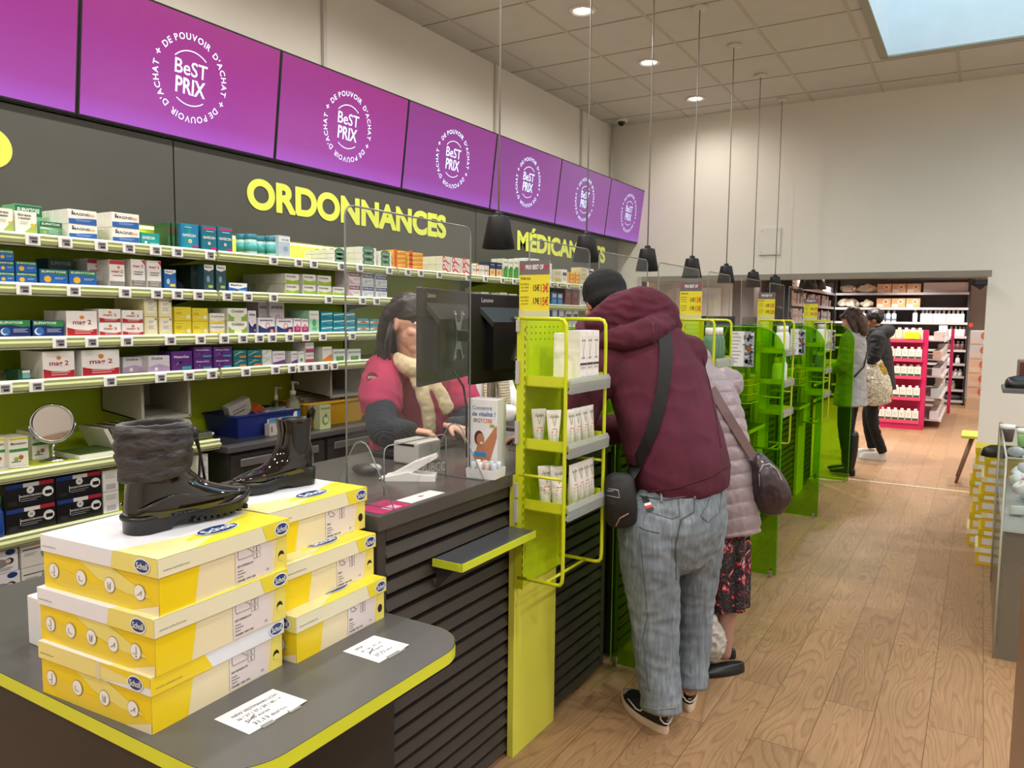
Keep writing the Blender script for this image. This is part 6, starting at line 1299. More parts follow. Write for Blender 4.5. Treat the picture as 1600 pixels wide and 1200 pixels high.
def hand(s, wrist, fwd, palmdown, m, curl=.5, k=1.0, thumb=1, spread=.12):
    """palm, four unequal curled fingers and a thumb, all welded to the wrist"""
    w_ = Vector(wrist); f = Vector(fwd).normalized(); n = Vector(palmdown); n = (n-f*n.dot(f)).normalized(); sd = f.cross(n)   # n points out of the palm
    sweep(s, [w_-f*.02*k, w_+f*.025*k, w_+f*.06*k, w_+f*.085*k], [(.026*k, .019*k), (.031*k, .016*k), (.040*k, .014*k), (.041*k, .012*k)], sd, m, seg=14)
    for i, (off, ln) in enumerate(((-.031, .066), (-.0105, .076), (.0105, .071), (.031, .056))):
        b = w_+f*.085*k+sd*off*k; d = (f+sd*off*spread*20*.5).normalized(); c_ = curl*(1+.12*(i-1)); pts = [b-d*.012*k]; a = 0
        for seg_l in (.42, .33, .25): a += c_*.75; pts.append(pts[-1]+(d*math.cos(a)+n*math.sin(a))*(ln+.012)*seg_l*k)
        sweep(s, pts, [.0098*k, .0092*k, .0082*k, .0070*k], sd, m, seg=10, sub=3)
    tb = w_+f*.028*k+sd*(-.028*thumb)*k; td = (f*.75-sd*.65*thumb+n*.35).normalized()
    sweep(s, [tb, tb+td*.03*k, tb+(td*.9+f*.25+n*.1).normalized()*.062*k], [.013*k, .0105*k, .0085*k], f, m, seg=10, sub=3)
def limb(s, a, b, r0, r1, m, mid=None, rm=None):
    a = Vector(a); b = Vector(b); mp_ = (a+b)/2 if mid is None else Vector(mid)
    sweep(s, [a, mp_, b], [r0, rm if rm else (r0+r1)/2*1.03, r1], (0, .3, 1) if abs((b-a).normalized().z) < .8 else (1, 0, 0), m, seg=14)

def fabric(c, name, rough=.9, sc_=1, weave=350, bump=.15, c2=None):
    m, nt, b = nodes(name); mp = mapping(nt, (1, 1, 1)); n = nt.nodes.new('ShaderNodeTexNoise'); n.inputs['Scale'].default_value = 9*sc_; n.inputs['Detail'].default_value = 6
    r = ramp(nt, [(.3, c), (.7, c2 or tuple(min(1, x*1.25) for x in lin(c)))]); nt.links.new(mp.outputs[0], n.inputs['Vector']); nt.links.new(n.outputs['Fac'], r.inputs[0]); nt.links.new(r.outputs[0], b.inputs['Base Color'])
    b.inputs['Roughness'].default_value = rough; n2 = nt.nodes.new('ShaderNodeTexNoise'); n2.inputs['Scale'].default_value = weave; bp = nt.nodes.new('ShaderNodeBump'); bp.inputs['Strength'].default_value = bump; bp.inputs['Distance'].default_value = .004
    nt.links.new(mp.outputs[0], n2.inputs['Vector']); nt.links.new(n2.outputs['Fac'], bp.inputs['Height']); nt.links.new(bp.outputs[0], b.inputs['Normal'])
    return m
def denim():
    m, nt, b = nodes('washed_denim'); mp = mapping(nt, (60, 60, 6)); n = nt.nodes.new('ShaderNodeTexNoise'); n.inputs['Scale'].default_value = 1.5; n.inputs['Detail'].default_value = 6; nt.links.new(mp.outputs[0], n.inputs['Vector'])
    r = ramp(nt, [(.25, '66707a'), (.55, '7e8a94'), (.8, '97a3ab')]); nt.links.new(n.outputs['Fac'], r.inputs[0])
    mp2 = mapping(nt, (5, 5, 3)); n2 = nt.nodes.new('ShaderNodeTexNoise'); n2.inputs['Scale'].default_value = 1.3; nt.links.new(mp2.outputs[0], n2.inputs['Vector']); r2 = ramp(nt, [(.35, (.78, .78, .80)), (.65, (1.1, 1.1, 1.1))]); nt.links.new(n2.outputs['Fac'], r2.inputs[0])
    mx = nt.nodes.new('ShaderNodeMix'); mx.data_type = 'RGBA'; mx.blend_type = 'MULTIPLY'; mx.inputs[0].default_value = 1; nt.links.new(r.outputs[0], mx.inputs[6]); nt.links.new(r2.outputs[0], mx.inputs[7]); nt.links.new(mx.outputs[2], b.inputs['Base Color']); b.inputs['Roughness'].default_value = .9
    n3 = nt.nodes.new('ShaderNodeTexNoise'); n3.inputs['Scale'].default_value = 300; bp = nt.nodes.new('ShaderNodeBump'); bp.inputs['Strength'].default_value = .2; bp.inputs['Distance'].default_value = .003; nt.links.new(mp2.outputs[0], n3.inputs['Vector']); nt.links.new(n3.outputs['Fac'], bp.inputs['Height']); nt.links.new(bp.outputs[0], b.inputs['Normal'])
    return m
BURG = fabric('471427', 'burgundy_sweat', c2='581b33'); JEAN = denim(); PINK = fabric('98284c', 'pink_cotton', bump=.1, c2='a83058'); NAVYK = fabric('1d222c', 'navy_knit', c2='2a3140')
BLKF = fabric('0d0d0f', 'black_cloth', c2='18181b'); MAUVE = M('8a7a80', .38, bump=.25, bscale=30, sheen=.3); GREYW = fabric('8f9093', 'grey_wool', c2='a8a9ac'); CREAMF = fabric('c9b592', 'cream_scarf', c2='e0cfae')

# ---------------- man in burgundy hoodie
man = thing('person', 'man in burgundy hoodie, black beanie and faded jeans leaning over the counter, seen from behind', 'person', (-.97, 2.85, 0))
hipc = P(1060, 800, 3.02); hl = P(1020, 820, 2.95); hr = P(1096, 815, 3.08)
kl = P(1026, 955, 3.0); kr = P(1082, 940, 3.16); al = P(1034, 1108, 2.99); ar = P(1078, 1075, 3.15)
fl_heel = at(1042, 1140, z=.0); fl_toe = at(978, 1092, z=0)
sh_l = P(958, 560, 3.06); sh_r = P(1072, 560, 3.16); neck = P(978, 500, 3.17); headc = P(943, 472, 3.26)
el_l = Vector((-1.36, 2.70, 1.12)); wr_l = Vector((-1.60, 2.80, 1.09)); el_r = Vector((-1.28, 3.05, 1.14)); wr_r = Vector((-1.56, 3.0, 1.09))
chest = P(1018, 600, 3.12); waist = P(1052, 700, 3.06)
wv = (hr-hl).normalized(); facing = Vector((-.75, .66, 0)).normalized()
s = MB(); hf = Vector((-.80, .55, -.30))
L_, R_, r_, f_, u_ = head_shape(s, headc, hf, (-.35, .2, 1), 1.03, SKIN)
sweep(s, [headc+Vector((.02, -.02, -.05)), neck, neck+Vector((.03, -.03, -.08))], [.055, .058, .065], wv, SKIN)
sweep(s, [hipc, waist, chest, neck], [(.14, .10), (.13, .10), (.15, .10), (.07, .07)], wv, SKIN)
for a, b, c_ in ((sh_l, el_l, wr_l), (sh_r, el_r, wr_r)): limb(s, a, b, .05, .042, SKIN); limb(s, b, c_, .042, .028, SKIN)
for a, b, c_ in ((hl, kl, al), (hr, kr, ar)): limb(s, a, b, .075, .055, SKIN); limb(s, b, c_, .055, .035, SKIN)
hand(s, wr_l, (-.9, .25, -.05), (0, 0, -1), SKIN, .3); hand(s, wr_r, (-.9, .15, -.05), (0, 0, -1), SKIN, .3, thumb=-1)
body, org = organic('body', s, man, .0055, 2, mat_=SKIN)
eyes(L_, R_, man)
# jeans
s = MB(); m0 = JEAN
sweep(s, [P(1068, 735, 3.03), P(1066, 770, 3.02), P(1062, 815, 3.02), P(1058, 850, 3.03)], [(.185, .13), (.19, .14), (.20, .15), (.185, .13)], wv, m0, seg=24)
sweep(s, [P(1014, 810, 2.96), P(1014, 870, 2.97), P(1022, 950, 3.0), P(1026, 1030, 3.0), P(1032, 1080, 2.985), P(1033, 1110, 2.975)], [(.118, .12), (.113, .115), (.097, .10), (.082, .09), (.074, .085), (.072, .085)], wv, m0, ends=(1, .08))
sweep(s, [P(1094, 800, 3.09), P(1090, 860, 3.12), P(1083, 935, 3.16), P(1080, 1000, 3.17), P(1078, 1046, 3.16), P(1077, 1072, 3.15)], [(.103, .11), (.095, .105), (.083, .09), (.074, .085), (.068, .08), (.066, .08)], wv, m0, ends=(1, .08))
jeans, org = organic('jeans', s, man, .008, 4, disp=.0055, dscale=.075, mat_=JEAN, ridge=1)
jb = bvh_of(jeans, org)
ST_ = M('4c5963', .8); GLD = M('8f8b80', .8)
def stitch(bvh, pts, r=.0012, m=ST_, name='seam', par=None, off=.001):
    q = drape(bvh, pts, off)
    if len(q) > 1: s = MB(); s.tube(q, r, m, seg=5); return s.build(name, par)
def dense(pts, n=6):
    out = []
    for (a, b), (c, d) in zip(pts, pts[1:]): out += [(a+(c-a)*i/n, b+(d-b)*i/n) for i in range(n)]
    return out+[pts[-1]]
stitch(jb, dense([(1012, 777), (1060, 779), (1062, 806), (1050, 811), (1040, 808), (1014, 800)]), name='back_pocket', par=jeans)
stitch(jb, dense([(1110, 773), (1128, 764), (1124, 800), (1106, 816), (1094, 806), (1104, 790), (1110, 773)]), name='back_pocket', par=jeans)
stitch(jb, dense([(1086, 770), (1084, 800), (1064, 812), (1056, 850), (1056, 905)]), r=.0026, name='seam', par=jeans)
stitch(jb, dense([(1000, 775), (1040, 781), (1085, 773), (1134, 752)]), r=.003, name='waistband', par=jeans)
for pts_ in ([(1086, 762), (1085, 780)], [(1112, 757), (1112, 772)], [(1033, 768), (1034, 785)]): stitch(jb, dense(pts_), r=.005, m=JEAN, name='belt_loop', par=jeans)
stitch(jb, dense([(1002, 1103), (1025, 1109), (1056, 1105)]), r=.002, m=GLD, name='hem', par=jeans)
stitch(jb, dense([(999, 823), (1008, 828), (1030, 833)]), r=.0022, name='pocket_embroidery', par=jeans)
stitch(jb, dense([(1000, 835), (1006, 900), (1012, 960), (1004, 1000), (1014, 1080)]), r=.0014, name='side_seam', par=jeans)
# hoodie
s = MB(); m0 = BURG
sweep(s, [P(1070, 768, 3.03), P(1066, 745, 3.03), P(1056, 700, 3.055), P(1040, 640, 3.09), P(1024, 580, 3.12), P(1006, 535, 3.15), P(988, 510, 3.17)],
      [(.192, .15), (.208, .165), (.222, .165), (.225, .16), (.222, .15), (.185, .13), (.11, .10)], wv, m0, seg=26, ends=(.12, 1))
sweep(s, [sh_r+Vector((.0, -.0, .02)), el_r.lerp(sh_r, .45)+Vector((.05, .03, -.02)), el_r, wr_r+Vector((.08, 0, .01))], [.088, .082, .07, .052], (0, 0, 1), m0)
sweep(s, [sh_l, sh_l.lerp(el_l, .5)+Vector((-.03, -.02, 0)), el_l, wr_l+Vector((.05, -.01, .01))], [.085, .078, .066, .050], (0, 0, 1), m0)
hoodie, org = organic('hoodie', s, man, .008, 5, disp=.006, dscale=.13, mat_=BURG, ridge=1)
hb_ = bvh_of(hoodie, org)
s = MB()
q = [P(928, 512, 3.08), P(960, 492, 3.05), P(1000, 482, 3.06), P(1038, 492, 3.10), P(1052, 512, 3.16)]
sweep(s, q, [(.055, .035), (.075, .045), (.085, .05), (.07, .045), (.045, .035)], (0, 0, 1), BURG, seg=16)
q = [P(940, 535, 3.03), P(968, 528, 2.985), P(1000, 523, 2.985), P(1026, 512, 3.03), P(1048, 498, 3.12)]
sweep(s, q, [(.03, .03), (.045, .045), (.055, .05), (.05, .045), (.035, .03)], (0, 0, 1), BURG, seg=16)
q = [P(915, 505, 3.2), P(912, 520, 3.12), P(930, 540, 3.05)]
sweep(s, q, [.03, .035, .03], (0, 0, 1), BURG)
hood, org = organic('hood', s, man, .007, 5, disp=.007, dscale=.06, mat_=BURG, ridge=1)
hdb = bvh_of(hood, org)
stitch(hdb, dense([(1005, 497), (1020, 503), (1021, 524)]), r=.0015, m=M('7a3550', .8), name='seam', par=hood)
for pts_ in ([(958, 765), (1000, 771), (1060, 762), (1110, 745), (1137, 728)], ): stitch(hb_, dense(pts_), r=.003, m=M('451225', .9), name='rib_seam', par=hoodie)
stitch(hb_, dense([(1098, 560), (1108, 600), (1120, 660), (1126, 700)]), r=.0018, m=M('451225', .9), name='side_seam', par=hoodie)
# beanie
s = MB(); R3 = Matrix((r_, f_, u_)).transposed(); c_ = L_(0, -.020, .040)
s.ball(c_, (.092, .108, .098), BLKF, rot=R3); s.ball(L_(0, -.03, .0), (.091, .104, .055), BLKF, rot=R3)
bn, org = organic('beanie', s, man, .006, 4, disp=.0015, dscale=.04, mat_=BLKF)
bb_ = bvh_of(bn, org); stitch(bb_, dense([(905, 484), (925, 488), (955, 490), (978, 480)]), r=.003, m=BLKF, name='beanie_hem', par=bn)
s = MB(); s.ball(L_(0, -.085, -.03), (.05, .03, .03), M('3c3027', .9), rot=R3); s.build('hair', man)
# shoes
def sneaker(heel, toe, name, par, wid=.05, L=.30, h=.085, sole=.032):
    heel = Vector(heel); toe = Vector(toe); d = (toe-heel); d.z = 0; d.normalize(); sd = Vector((d.y, -d.x, 0)); toe = heel+d*L
    g = thing(name, None, None, (0, 0, 0)) if False else None
    up = MB(); n = 24
    def ring(z, k, x0, x1, w0, lift=0): 
        r = []
        for q in range(n):
            a = 2*PI*q/n; x = (x0+x1)/2+(x1-x0)/2*math.cos(a); u = x/L; w_ = w0*(1.0+.12*math.cos(a))*(1 if u > .3 else .9); r.append(heel+d*x+sd*(w_*math.sin(a)*k)+Vector((0, 0, z+lift*max(0, u-.7)**2)))
        return r
    loft(up, [ring(0, .95, .0, L, wid, .12), ring(sole*.5, 1.04, -.004, L+.004, wid, .12), ring(sole, 1.0, .0, L, wid, .1)], M('d8c4ae', .5)); sl = up.build('sneaker_sole', par)
    up = MB(); rr = [ring(sole*.85, .98, .002, L-.003, wid), ring(sole+.022, .95, .004, L-.015, wid), ring(sole+.042, .85, .008, L-.07, wid), ring(h*.95, .74, .01, L*.58, wid), ring(h+.02, .7, .01, L*.42, wid)]
    loft(up, rr, M('141415', .55)); up = up.build('sneaker', par); sl.parent = up
    q = MB()
    q.add([heel+d*(.0+.004)+sd*x+Vector((0, 0, z)) for x, z in ((-.03, .062), (-.03, .085), (.03, .085), (.03, .062), (0, .042))], [], WHITE)
    q.tube([heel-d*.0035+sd*x+Vector((0, 0, z))+d*(abs(x)*.35) for x, z in ((-.03, .088), (-.027, .064), (-.014, .048), (.0, .044), (.014, .048), (.027, .064), (.03, .088))], .0032, WHITE, seg=6)
    q.text('NIKE', heel-d*.0045+Vector((0, 0, .078)), sd, (0, 0, 1), .008, WHITE, width=.026, bold=.02); q.text('AIR', heel-d*.0045+Vector((0, 0, .056)), sd, (0, 0, 1), .006, WHITE, width=.016)
    q.build('heel_print', up)
    q = MB(); q.tube([heel+d*x-sd*(wid*.98)+Vector((0, 0, z)) for x, z in ((.09, .075), (.11, .052), (.14, .046), (.2, .06))], .003, WHITE, seg=5); q.tube([heel+d*x+sd*(wid*.98)+Vector((0, 0, z)) for x, z in ((.09, .075), (.11, .052), (.14, .046), (.2, .06))], .003, WHITE, seg=5); q.build('side_stripe', up)
    q = MB(); q.ball(heel+d*(L*.80)+Vector((0, 0, .05)), (.05, .036, .016), M('8b8680', .7), rot=Matrix((d, sd, Vector((0, 0, 1)))).transposed()); q.build('toe_panel', up)
    return up
sneaker(at(1042, 1148, z=0), at(975, 1092, z=0), 'sneaker', man); hr_ = at(1077, 1113, z=0); sneaker(hr_, hr_+Vector((-.45, .95, 0)), 'sneaker', man)
# crossbody bag: strap lies over the back
st_pts = [(1036, 516), (1040, 545), (1039, 575), (1036, 605), (1029, 640), (1019, 675), (1006, 705), (994, 730)]
lft = drape(hb_, [(u-10, v) for u, v in st_pts], .006); rgt = drape(hb_, [(u+10, v) for u, v in st_pts], .006)
n = min(len(lft), len(rgt)); bag = thing('crossbody_bag', 'black crossbody pouch hanging from a wide strap across the burgundy hoodie', 'bag', P(972, 790, 2.86))
s = MB(); th = Vector((0, 0, 0)); nrm = [(CAM-(a+b)/2).normalized()*.004 for a, b in zip(lft, rgt)]
tail = [(P(976, 755, 2.9)), (P(992, 757, 2.88))]
LL = lft[:n]+[P(972, 748, 2.90)]; RR_ = rgt[:n]+[P(990, 750, 2.89)]; NN = nrm[:n]+[(CAM-LL[-1]).normalized()*.004]; n += 1
s.add([a+k for a, k in zip(LL, NN)]+[a+k for a, k in zip(RR_, NN)]+[a for a in LL]+[a for a in RR_], [(i, i+1, n+i+1, n+i) for i in range(n-1)]+[(i, i+1, 2*n+i+1, 2*n+i) for i in range(n-1)]+[(n+i, n+i+1, 3*n+i+1, 3*n+i) for i in range(n-1)], M('141416', .6), True); s.build('strap', bag)
s = MB(); c0 = P(970, 782, 2.86)
sweep(s, [P(968, 748, 2.86), P(970, 785, 2.85), P(972, 815, 2.87)], [(.055, .028), (.062, .036), (.058, .028)], (.85, .52, 0), BLKF, seg=20)
pouch, org2 = organic('pouch', s, bag, .006, 3, disp=.002, dscale=.05, mat_=M('141417', .6))
pb = bvh_of(pouch, org2)
stitch(pb, dense([(950, 763), (966, 766), (968, 778), (948, 774)]), r=.0014, m=M('b8b8ba', .3, .8), name='zip', par=pouch)
stitch(pb, dense([(962, 822), (968, 810), (982, 802)]), r=.0022, m=M('b98f80', .4), name='piping', par=pouch)
q = drape(pb, [(956, 768)], .002)
if q: s = MB(); s.text('NORTH', q[0], (.85, .52, 0), (0, 0, 1), .005, M('c8c8ca', .5), width=.03); s.build('pouch_print', pouch)
q = drape(jb, [(1003, 779), (1012, 776), (1022, 797), (1012, 800)], .008)
if len(q) == 4:
    s = MB(); s.poly(q, M('16161a', .5)); e1 = [q[0].lerp(q[3], .45), q[1].lerp(q[2], .45), q[1].lerp(q[2], .62), q[0].lerp(q[3], .62)]; e2 = [q[0].lerp(q[3], .62), q[1].lerp(q[2], .62), q[1].lerp(q[2], .8), q[0].lerp(q[3], .8)]
    nn = (CAM-q[0]).normalized()*.001; s.poly([v+nn for v in e1], M('e8e6e6', .5)); s.poly([v+nn for v in e2], M('c02a38', .5)); s.build('flag_tag', jeans)

# ---------------- woman in quilted jacket
wo = thing('person', 'woman in a mauve quilted jacket and floral skirt bending beside the hoodie man', 'person', (-.93, 3.42, 0))
ankl = at(1132, 1035, z=.08); hip2 = P(1128, 800, 3.52); wv2 = Vector((.75, .66, 0)).normalized()
s = MB(); hc2 = P(1069, 572, 3.72)
L2_, R2_, r2_, f2_, u2_ = head_shape(s, hc2, (-.8, .4, -.45), (-.5, .2, 1), .97, SKIN)
ch2 = P(1098, 640, 3.62); nk2 = P(1080, 580, 3.70)
sweep(s, [hc2+Vector((0, 0, -.04)), nk2, ch2], [.05, .05, .09], wv2, SKIN); sweep(s, [ch2, P(1118, 720, 3.56), hip2], [(.11, .09), (.11, .09), (.13, .1)], wv2, SKIN)
foot2 = [at(1140, 1045, z=0.0), at(1122, 1040, z=0)]
kn2 = [P(1134, 930, 3.50), P(1112, 935, 3.52)]; an2 = [P(1132, 1022, 3.50), P(1115, 1015, 3.56)]
for k_, a_ in zip(kn2, an2): limb(s, hip2+(k_-hip2)*.15, k_, .075, .052, SKIN); limb(s, k_, a_, .052, .030, SKIN); 
e2 = Vector((-1.33, 3.42, 1.13)); w2 = Vector((-1.56, 3.42, 1.085)); sh2 = P(1092, 600, 3.62); limb(s, sh2, e2, .042, .036, SKIN); limb(s, e2, w2, .036, .024, SKIN); hand(s, w2, (-1, 0, -.05), (0, 0, -1), SKIN, .3, .9)
e3 = Vector((-1.25, 3.62, 1.14)); w3 = Vector((-1.52, 3.58, 1.085)); limb(s, sh2+wv2*.15, e3, .042, .036, SKIN); limb(s, e3, w3, .036, .024, SKIN); hand(s, w3, (-1, 0, -.05), (0, 0, -1), SKIN, .3, .9, thumb=-1)
organic('body', s, wo, .006, 2, mat_=skinm('a98474')); eyes(L2_, R2_, wo)
s = MB(); R4 = Matrix((r2_, f2_, u2_)).transposed(); s.ball(L2_(0, -.03, .025), (.092, .10, .10), BLKF, rot=R4); s.ball(L2_(.03, -.06, -.03), (.07, .06, .07), BLKF, rot=R4)
organic('hair', s, wo, .007, 2, disp=.006, dscale=.03, mat_=fabric('96694a', 'auburn_hair', c2='b98a66'))
# jacket with quilting channels
s = MB()
jp = [P(1078, 588, 3.66), P(1094, 620, 3.62), P(1107, 670, 3.58), P(1118, 725, 3.55), P(1126, 780, 3.53), P(1131, 832, 3.52)]
sweep(s, jp, [(.12, .10), (.17, .14), (.175, .15), (.17, .15), (.168, .155), (.165, .155)], wv2, MAUVE, seg=26, sub=6, ends=(1, .1))
sweep(s, [P(1088, 560, 3.7), P(1090, 585, 3.67)], [.07, .09], wv2, MAUVE)
for a, b, c_ in ((sh2, e2, w2), (sh2+wv2*.14, e3, w3)): sweep(s, [a, b, c_+Vector((.06, 0, .01))], [.085, .072, .055], (0, 0, 1), MAUVE)
axis = (jp[-1]-jp[0]).normalized(); j0 = jp[0]
def quilt(c):
    t_ = (c-j0).dot(axis); ph = (t_/.062) % 1.0
    r_c = j0+axis*t_; d = (c-r_c); 
    k = abs(math.sin(PI*ph))**.45
    return c+d.normalized()*(.008*k-.005)*(1 if d.length > .05 else 0)
jk, org = organic('quilted_jacket', s, wo, .006, 3, disp=.003, dscale=.05, mat_=MAUVE, post=quilt)
jkb = bvh_of(jk, org)
def floral():
    m, nt, b = nodes('floral_print'); mp = mapping(nt, (16, 16, 11)); v = nt.nodes.new('ShaderNodeTexNoise'); v.inputs['Scale'].default_value = 1.0; v.inputs['Detail'].default_value = 2; v.inputs['Distortion'].default_value = 2.4; nt.links.new(mp.outputs[0], v.inputs['Vector'])
    r = ramp(nt, [(.0, '141216'), (.44, '18151a'), (.455, '6f6a70'), (.47, '1a161b'), (.56, '1a161b'), (.585, 'a32638'), (.64, 'b8425a'), (.67, 'd8ccc8'), (.7, '1a161b')]); nt.links.new(v.outputs['Fac'], r.inputs[0]); nt.links.new(r.outputs[0], b.inputs['Base Color']); b.inputs['Roughness'].default_value = .8
    for e in list(r.color_ramp.elements): pass
    return m
s = MB(); sweep(s, [P(1126, 800, 3.53), P(1127, 850, 3.52), P(1128, 900, 3.52), P(1130, 948, 3.52)], [(.12, .12), (.125, .12), (.118, .115), (.108, .11)], wv2, MAUVE, ends=(1, .1))
def flare(c): a = math.atan2(c.y-3.45, c.x+.93); return c+Vector((math.cos(a), math.sin(a), 0))*.012*math.sin(a*7)*max(0, min(1, (.75-c.z)/.25))
organic('floral_skirt', s, wo, .007, 3, disp=.003, dscale=.05, mat_=floral(), post=flare)
def flat_shoe(heel, toe, par, m=None, L=.245, h=.04, wid=.037, nm='flat_shoe'):
    heel = Vector(heel); d = Vector(toe)-heel; d.z = 0; d.normalize(); sd = Vector((d.y, -d.x, 0)); n = 22; q = MB()
    def ring(z, k, x0, x1): return [heel+d*((x0+x1)/2+(x1-x0)/2*math.cos(2*PI*i/n))+sd*(wid*k*math.sin(2*PI*i/n)*(1+.1*math.cos(2*PI*i/n)))+Vector((0, 0, z)) for i in range(n)]
    loft(q, [ring(0, .92, .004, L-.004), ring(.006, 1, 0, L), ring(.014, 1, 0, L), ring(.024, .97, .0, L-.006), ring(h*.75, .86, .002, L-.03), ring(h, .72, .004, L*.78), ring(h+.006, .62, .006, L*.55), ring(h+.008, .5, .012, L*.42)], m or M('14161a', .4)); return q.build(nm, par)
flat_shoe(at(1163, 1049, z=0), at(1098, 1056, z=0), wo); flat_shoe(at(1150, 1030, z=0), at(1100, 1020, z=0), wo)
# brown handbag
hbg = thing('handbag', 'dark brown leather handbag hanging at the back of the quilted jacket', 'bag', P(1205, 760, 3.46))
s = MB(); sweep(s, [P(1185, 715, 3.45), P(1198, 745, 3.43), P(1207, 775, 3.43), P(1205, 795, 3.45)], [(.035, .03), (.068, .045), (.085, .05), (.06, .035)], (.8, .5, -.2), BLKF, seg=20)
s2, org2 = organic('bag_body', s, hbg, .006, 3, disp=.004, dscale=.06, mat_=M('33242a', .35, coat=.2)); bgb = bvh_of(s2, org2)
stitch(bgb, dense([(1186, 738), (1192, 727), (1202, 725), (1214, 735), (1222, 752)]), r=.003, m=M('b9b4b4', .3, .8), name='zip', par=s2)
stitch(bgb, dense([(1186, 740), (1187, 760)]), r=.002, m=M('b9b4b4', .3, .8), name='zip_pull', par=s2)
sp = [(1112, 608), (1126, 632), (1140, 655), (1156, 682), (1170, 706)]
ql = drape(jkb, [(u-6, v+4) for u, v in sp], .006); qr = drape(jkb, [(u+5, v-4) for u, v in sp], .006)
n = min(len(ql), len(qr))
if n > 2:
    ql = ql[:n]+[P(1176, 722, 3.43)]; qr = qr[:n]+[P(1186, 716, 3.44)]; n += 1; nn = [(CAM-a).normalized()*.005 for a in ql]
    s = MB(); s.add([a+k for a, k in zip(ql, nn)]+[a+k for a, k in zip(qr, nn)]+ql+qr, [(i, i+1, n+i+1, n+i) for i in range(n-1)]+[(i, i+1, 2*n+i+1, 2*n+i) for i in range(n-1)]+[(n+i, n+i+1, 3*n+i+1, 3*n+i) for i in range(n-1)], M('5a3a38', .45), True); s.build('strap', hbg)
# carrier bag between the legs
s = MB(); sweep(s, [at(1108, 1025, z=.06), at(1108, 1000, z=.16), at(1110, 968, z=.26)], [(.05, .04), (.07, .06), (.03, .03)], wv2, WHITE)
cb = thing('carrier_bag', 'crumpled white plastic carrier bag on the floor between the two customers\' legs', 'bag', at(1108, 1030, z=0)); cbb, o3 = organic('bag_body', s, cb, .006, 2, disp=.012, dscale=.04, mat_=M('c9c7c4', .3, alpha=.9), ridge=1)
q = drape(bvh_of(cbb, o3), [(1104, 1012)], .006)
if q: s = MB(); s.text("L'AGE", q[0], (.8, .5, 0), (0, 0, 1), .014, M('26262a', .5), width=.05); s.build('bag_print', cb)

# ---------------- assistant in pink
pa = thing('person', 'dark haired assistant in a pink tunic and cream scarf, working behind the near counter', 'person', (-2.33, 2.86, 0))
wv3 = Vector((.35, .94, 0)).normalized(); fc = Vector((.94, -.35, 0))
hc = P(640, 503, 3.42); sc0 = P(648, 700, 3.62); s = MB(); PS = skinm('d6a38e')
L3, R3_, r3, f3, u3 = head_shape(s, hc, (.95, -.05, -.22), (.15, 0, 1), 1.05, PS)
nk = P(640, 575, 3.50); chs = P(645, 640, 3.60)
sweep(s, [hc+Vector((-.02, 0, -.05)), nk, chs], [.05, .052, .09], wv3, PS); sweep(s, [chs, Vector((-2.35, 2.9, 1.05)), Vector((-2.35, 2.9, .9))], [(.13, .09), (.12, .09), (.14, .1)], wv3, PS)
shl = P(592, 585, 3.42); shr = P(708, 585, 3.80); ell = P(600, 672, 3.12); elr = P(735, 670, 3.55)
wrl = Vector((-1.98, 2.46, 1.13)); wrr = Vector((-1.93, 2.66, 1.13))
limb(s, shl, ell, .045, .038, PS); limb(s, ell, wrl, .038, .025, PS); limb(s, shr, elr, .045, .038, PS); limb(s, elr, wrr, .038, .025, PS)
hand(s, wrl, Vector((.85, .45, -.10)), (.1, 0, -1), PS, .55, .92, thumb=-1); hand(s, wrr, Vector((.9, -.1, -.10)), (.1, 0, -1), PS, .55, .92, thumb=1)
for dy in (-.09, .09): limb(s, Vector((-2.35, 2.9+dy, .9)), Vector((-2.33, 2.9+dy, .48)), .08, .055, PS); limb(s, Vector((-2.33, 2.9+dy, .48)), Vector((-2.35, 2.9+dy, .08)), .055, .035, PS)
organic('body', s, pa, .0042, 2, mat_=PS); eyes(L3, R3_, pa)
s = MB(); tc = Vector((-2.35, 2.9, 0))
sweep(s, [P(640, 560, 3.52), P(644, 590, 3.56), P(646, 640, 3.60), P(646, 690, 3.64), tc+Vector((0, 0, .98)), tc+Vector((0, 0, .72))], [(.09, .06), (.19, .10), (.205, .125), (.20, .13), (.20, .135), (.215, .145)], wv3, PINK, seg=26, ends=(1, .1))
sweep(s, [shl+Vector((.0, .04, .02)), shl.lerp(ell, .35), shl.lerp(ell, .58)], [.085, .092, .088], fc, PINK); sweep(s, [shr+Vector((.0, -.04, .02)), shr.lerp(elr, .35), shr.lerp(elr, .6)], [.085, .09, .086], fc, PINK)
tun, org = organic('tunic', s, pa, .008, 4, disp=.006, dscale=.10, mat_=PINK, ridge=1); tb = bvh_of(tun, org)
q = drape(tb, [(582, 591)], .003)
if q:
    nn = (CAM-q[0]).normalized(); rt = nn.cross(Vector((0, 0, 1))).normalized()*-1; uu = rt.cross(nn)*-1
    rt = Vector((0, 0, 1)).cross(nn).normalized(); uu = nn.cross(rt)
    s = MB(); s.disc(q[0]+nn*.003, rt, uu, .024, M('7a1f3c', .5)); s.text('FITS+', q[0]+nn*.0045-uu*.004, rt, uu, .010, M('e6dcd8', .5), width=.034, bold=.02); s.build('sleeve_badge', tun)
stitch(tb, dense([(612, 560), (618, 590), (622, 620), (632, 650)]), r=.0022, m=M('a02048', .9), name='seam', par=tun)
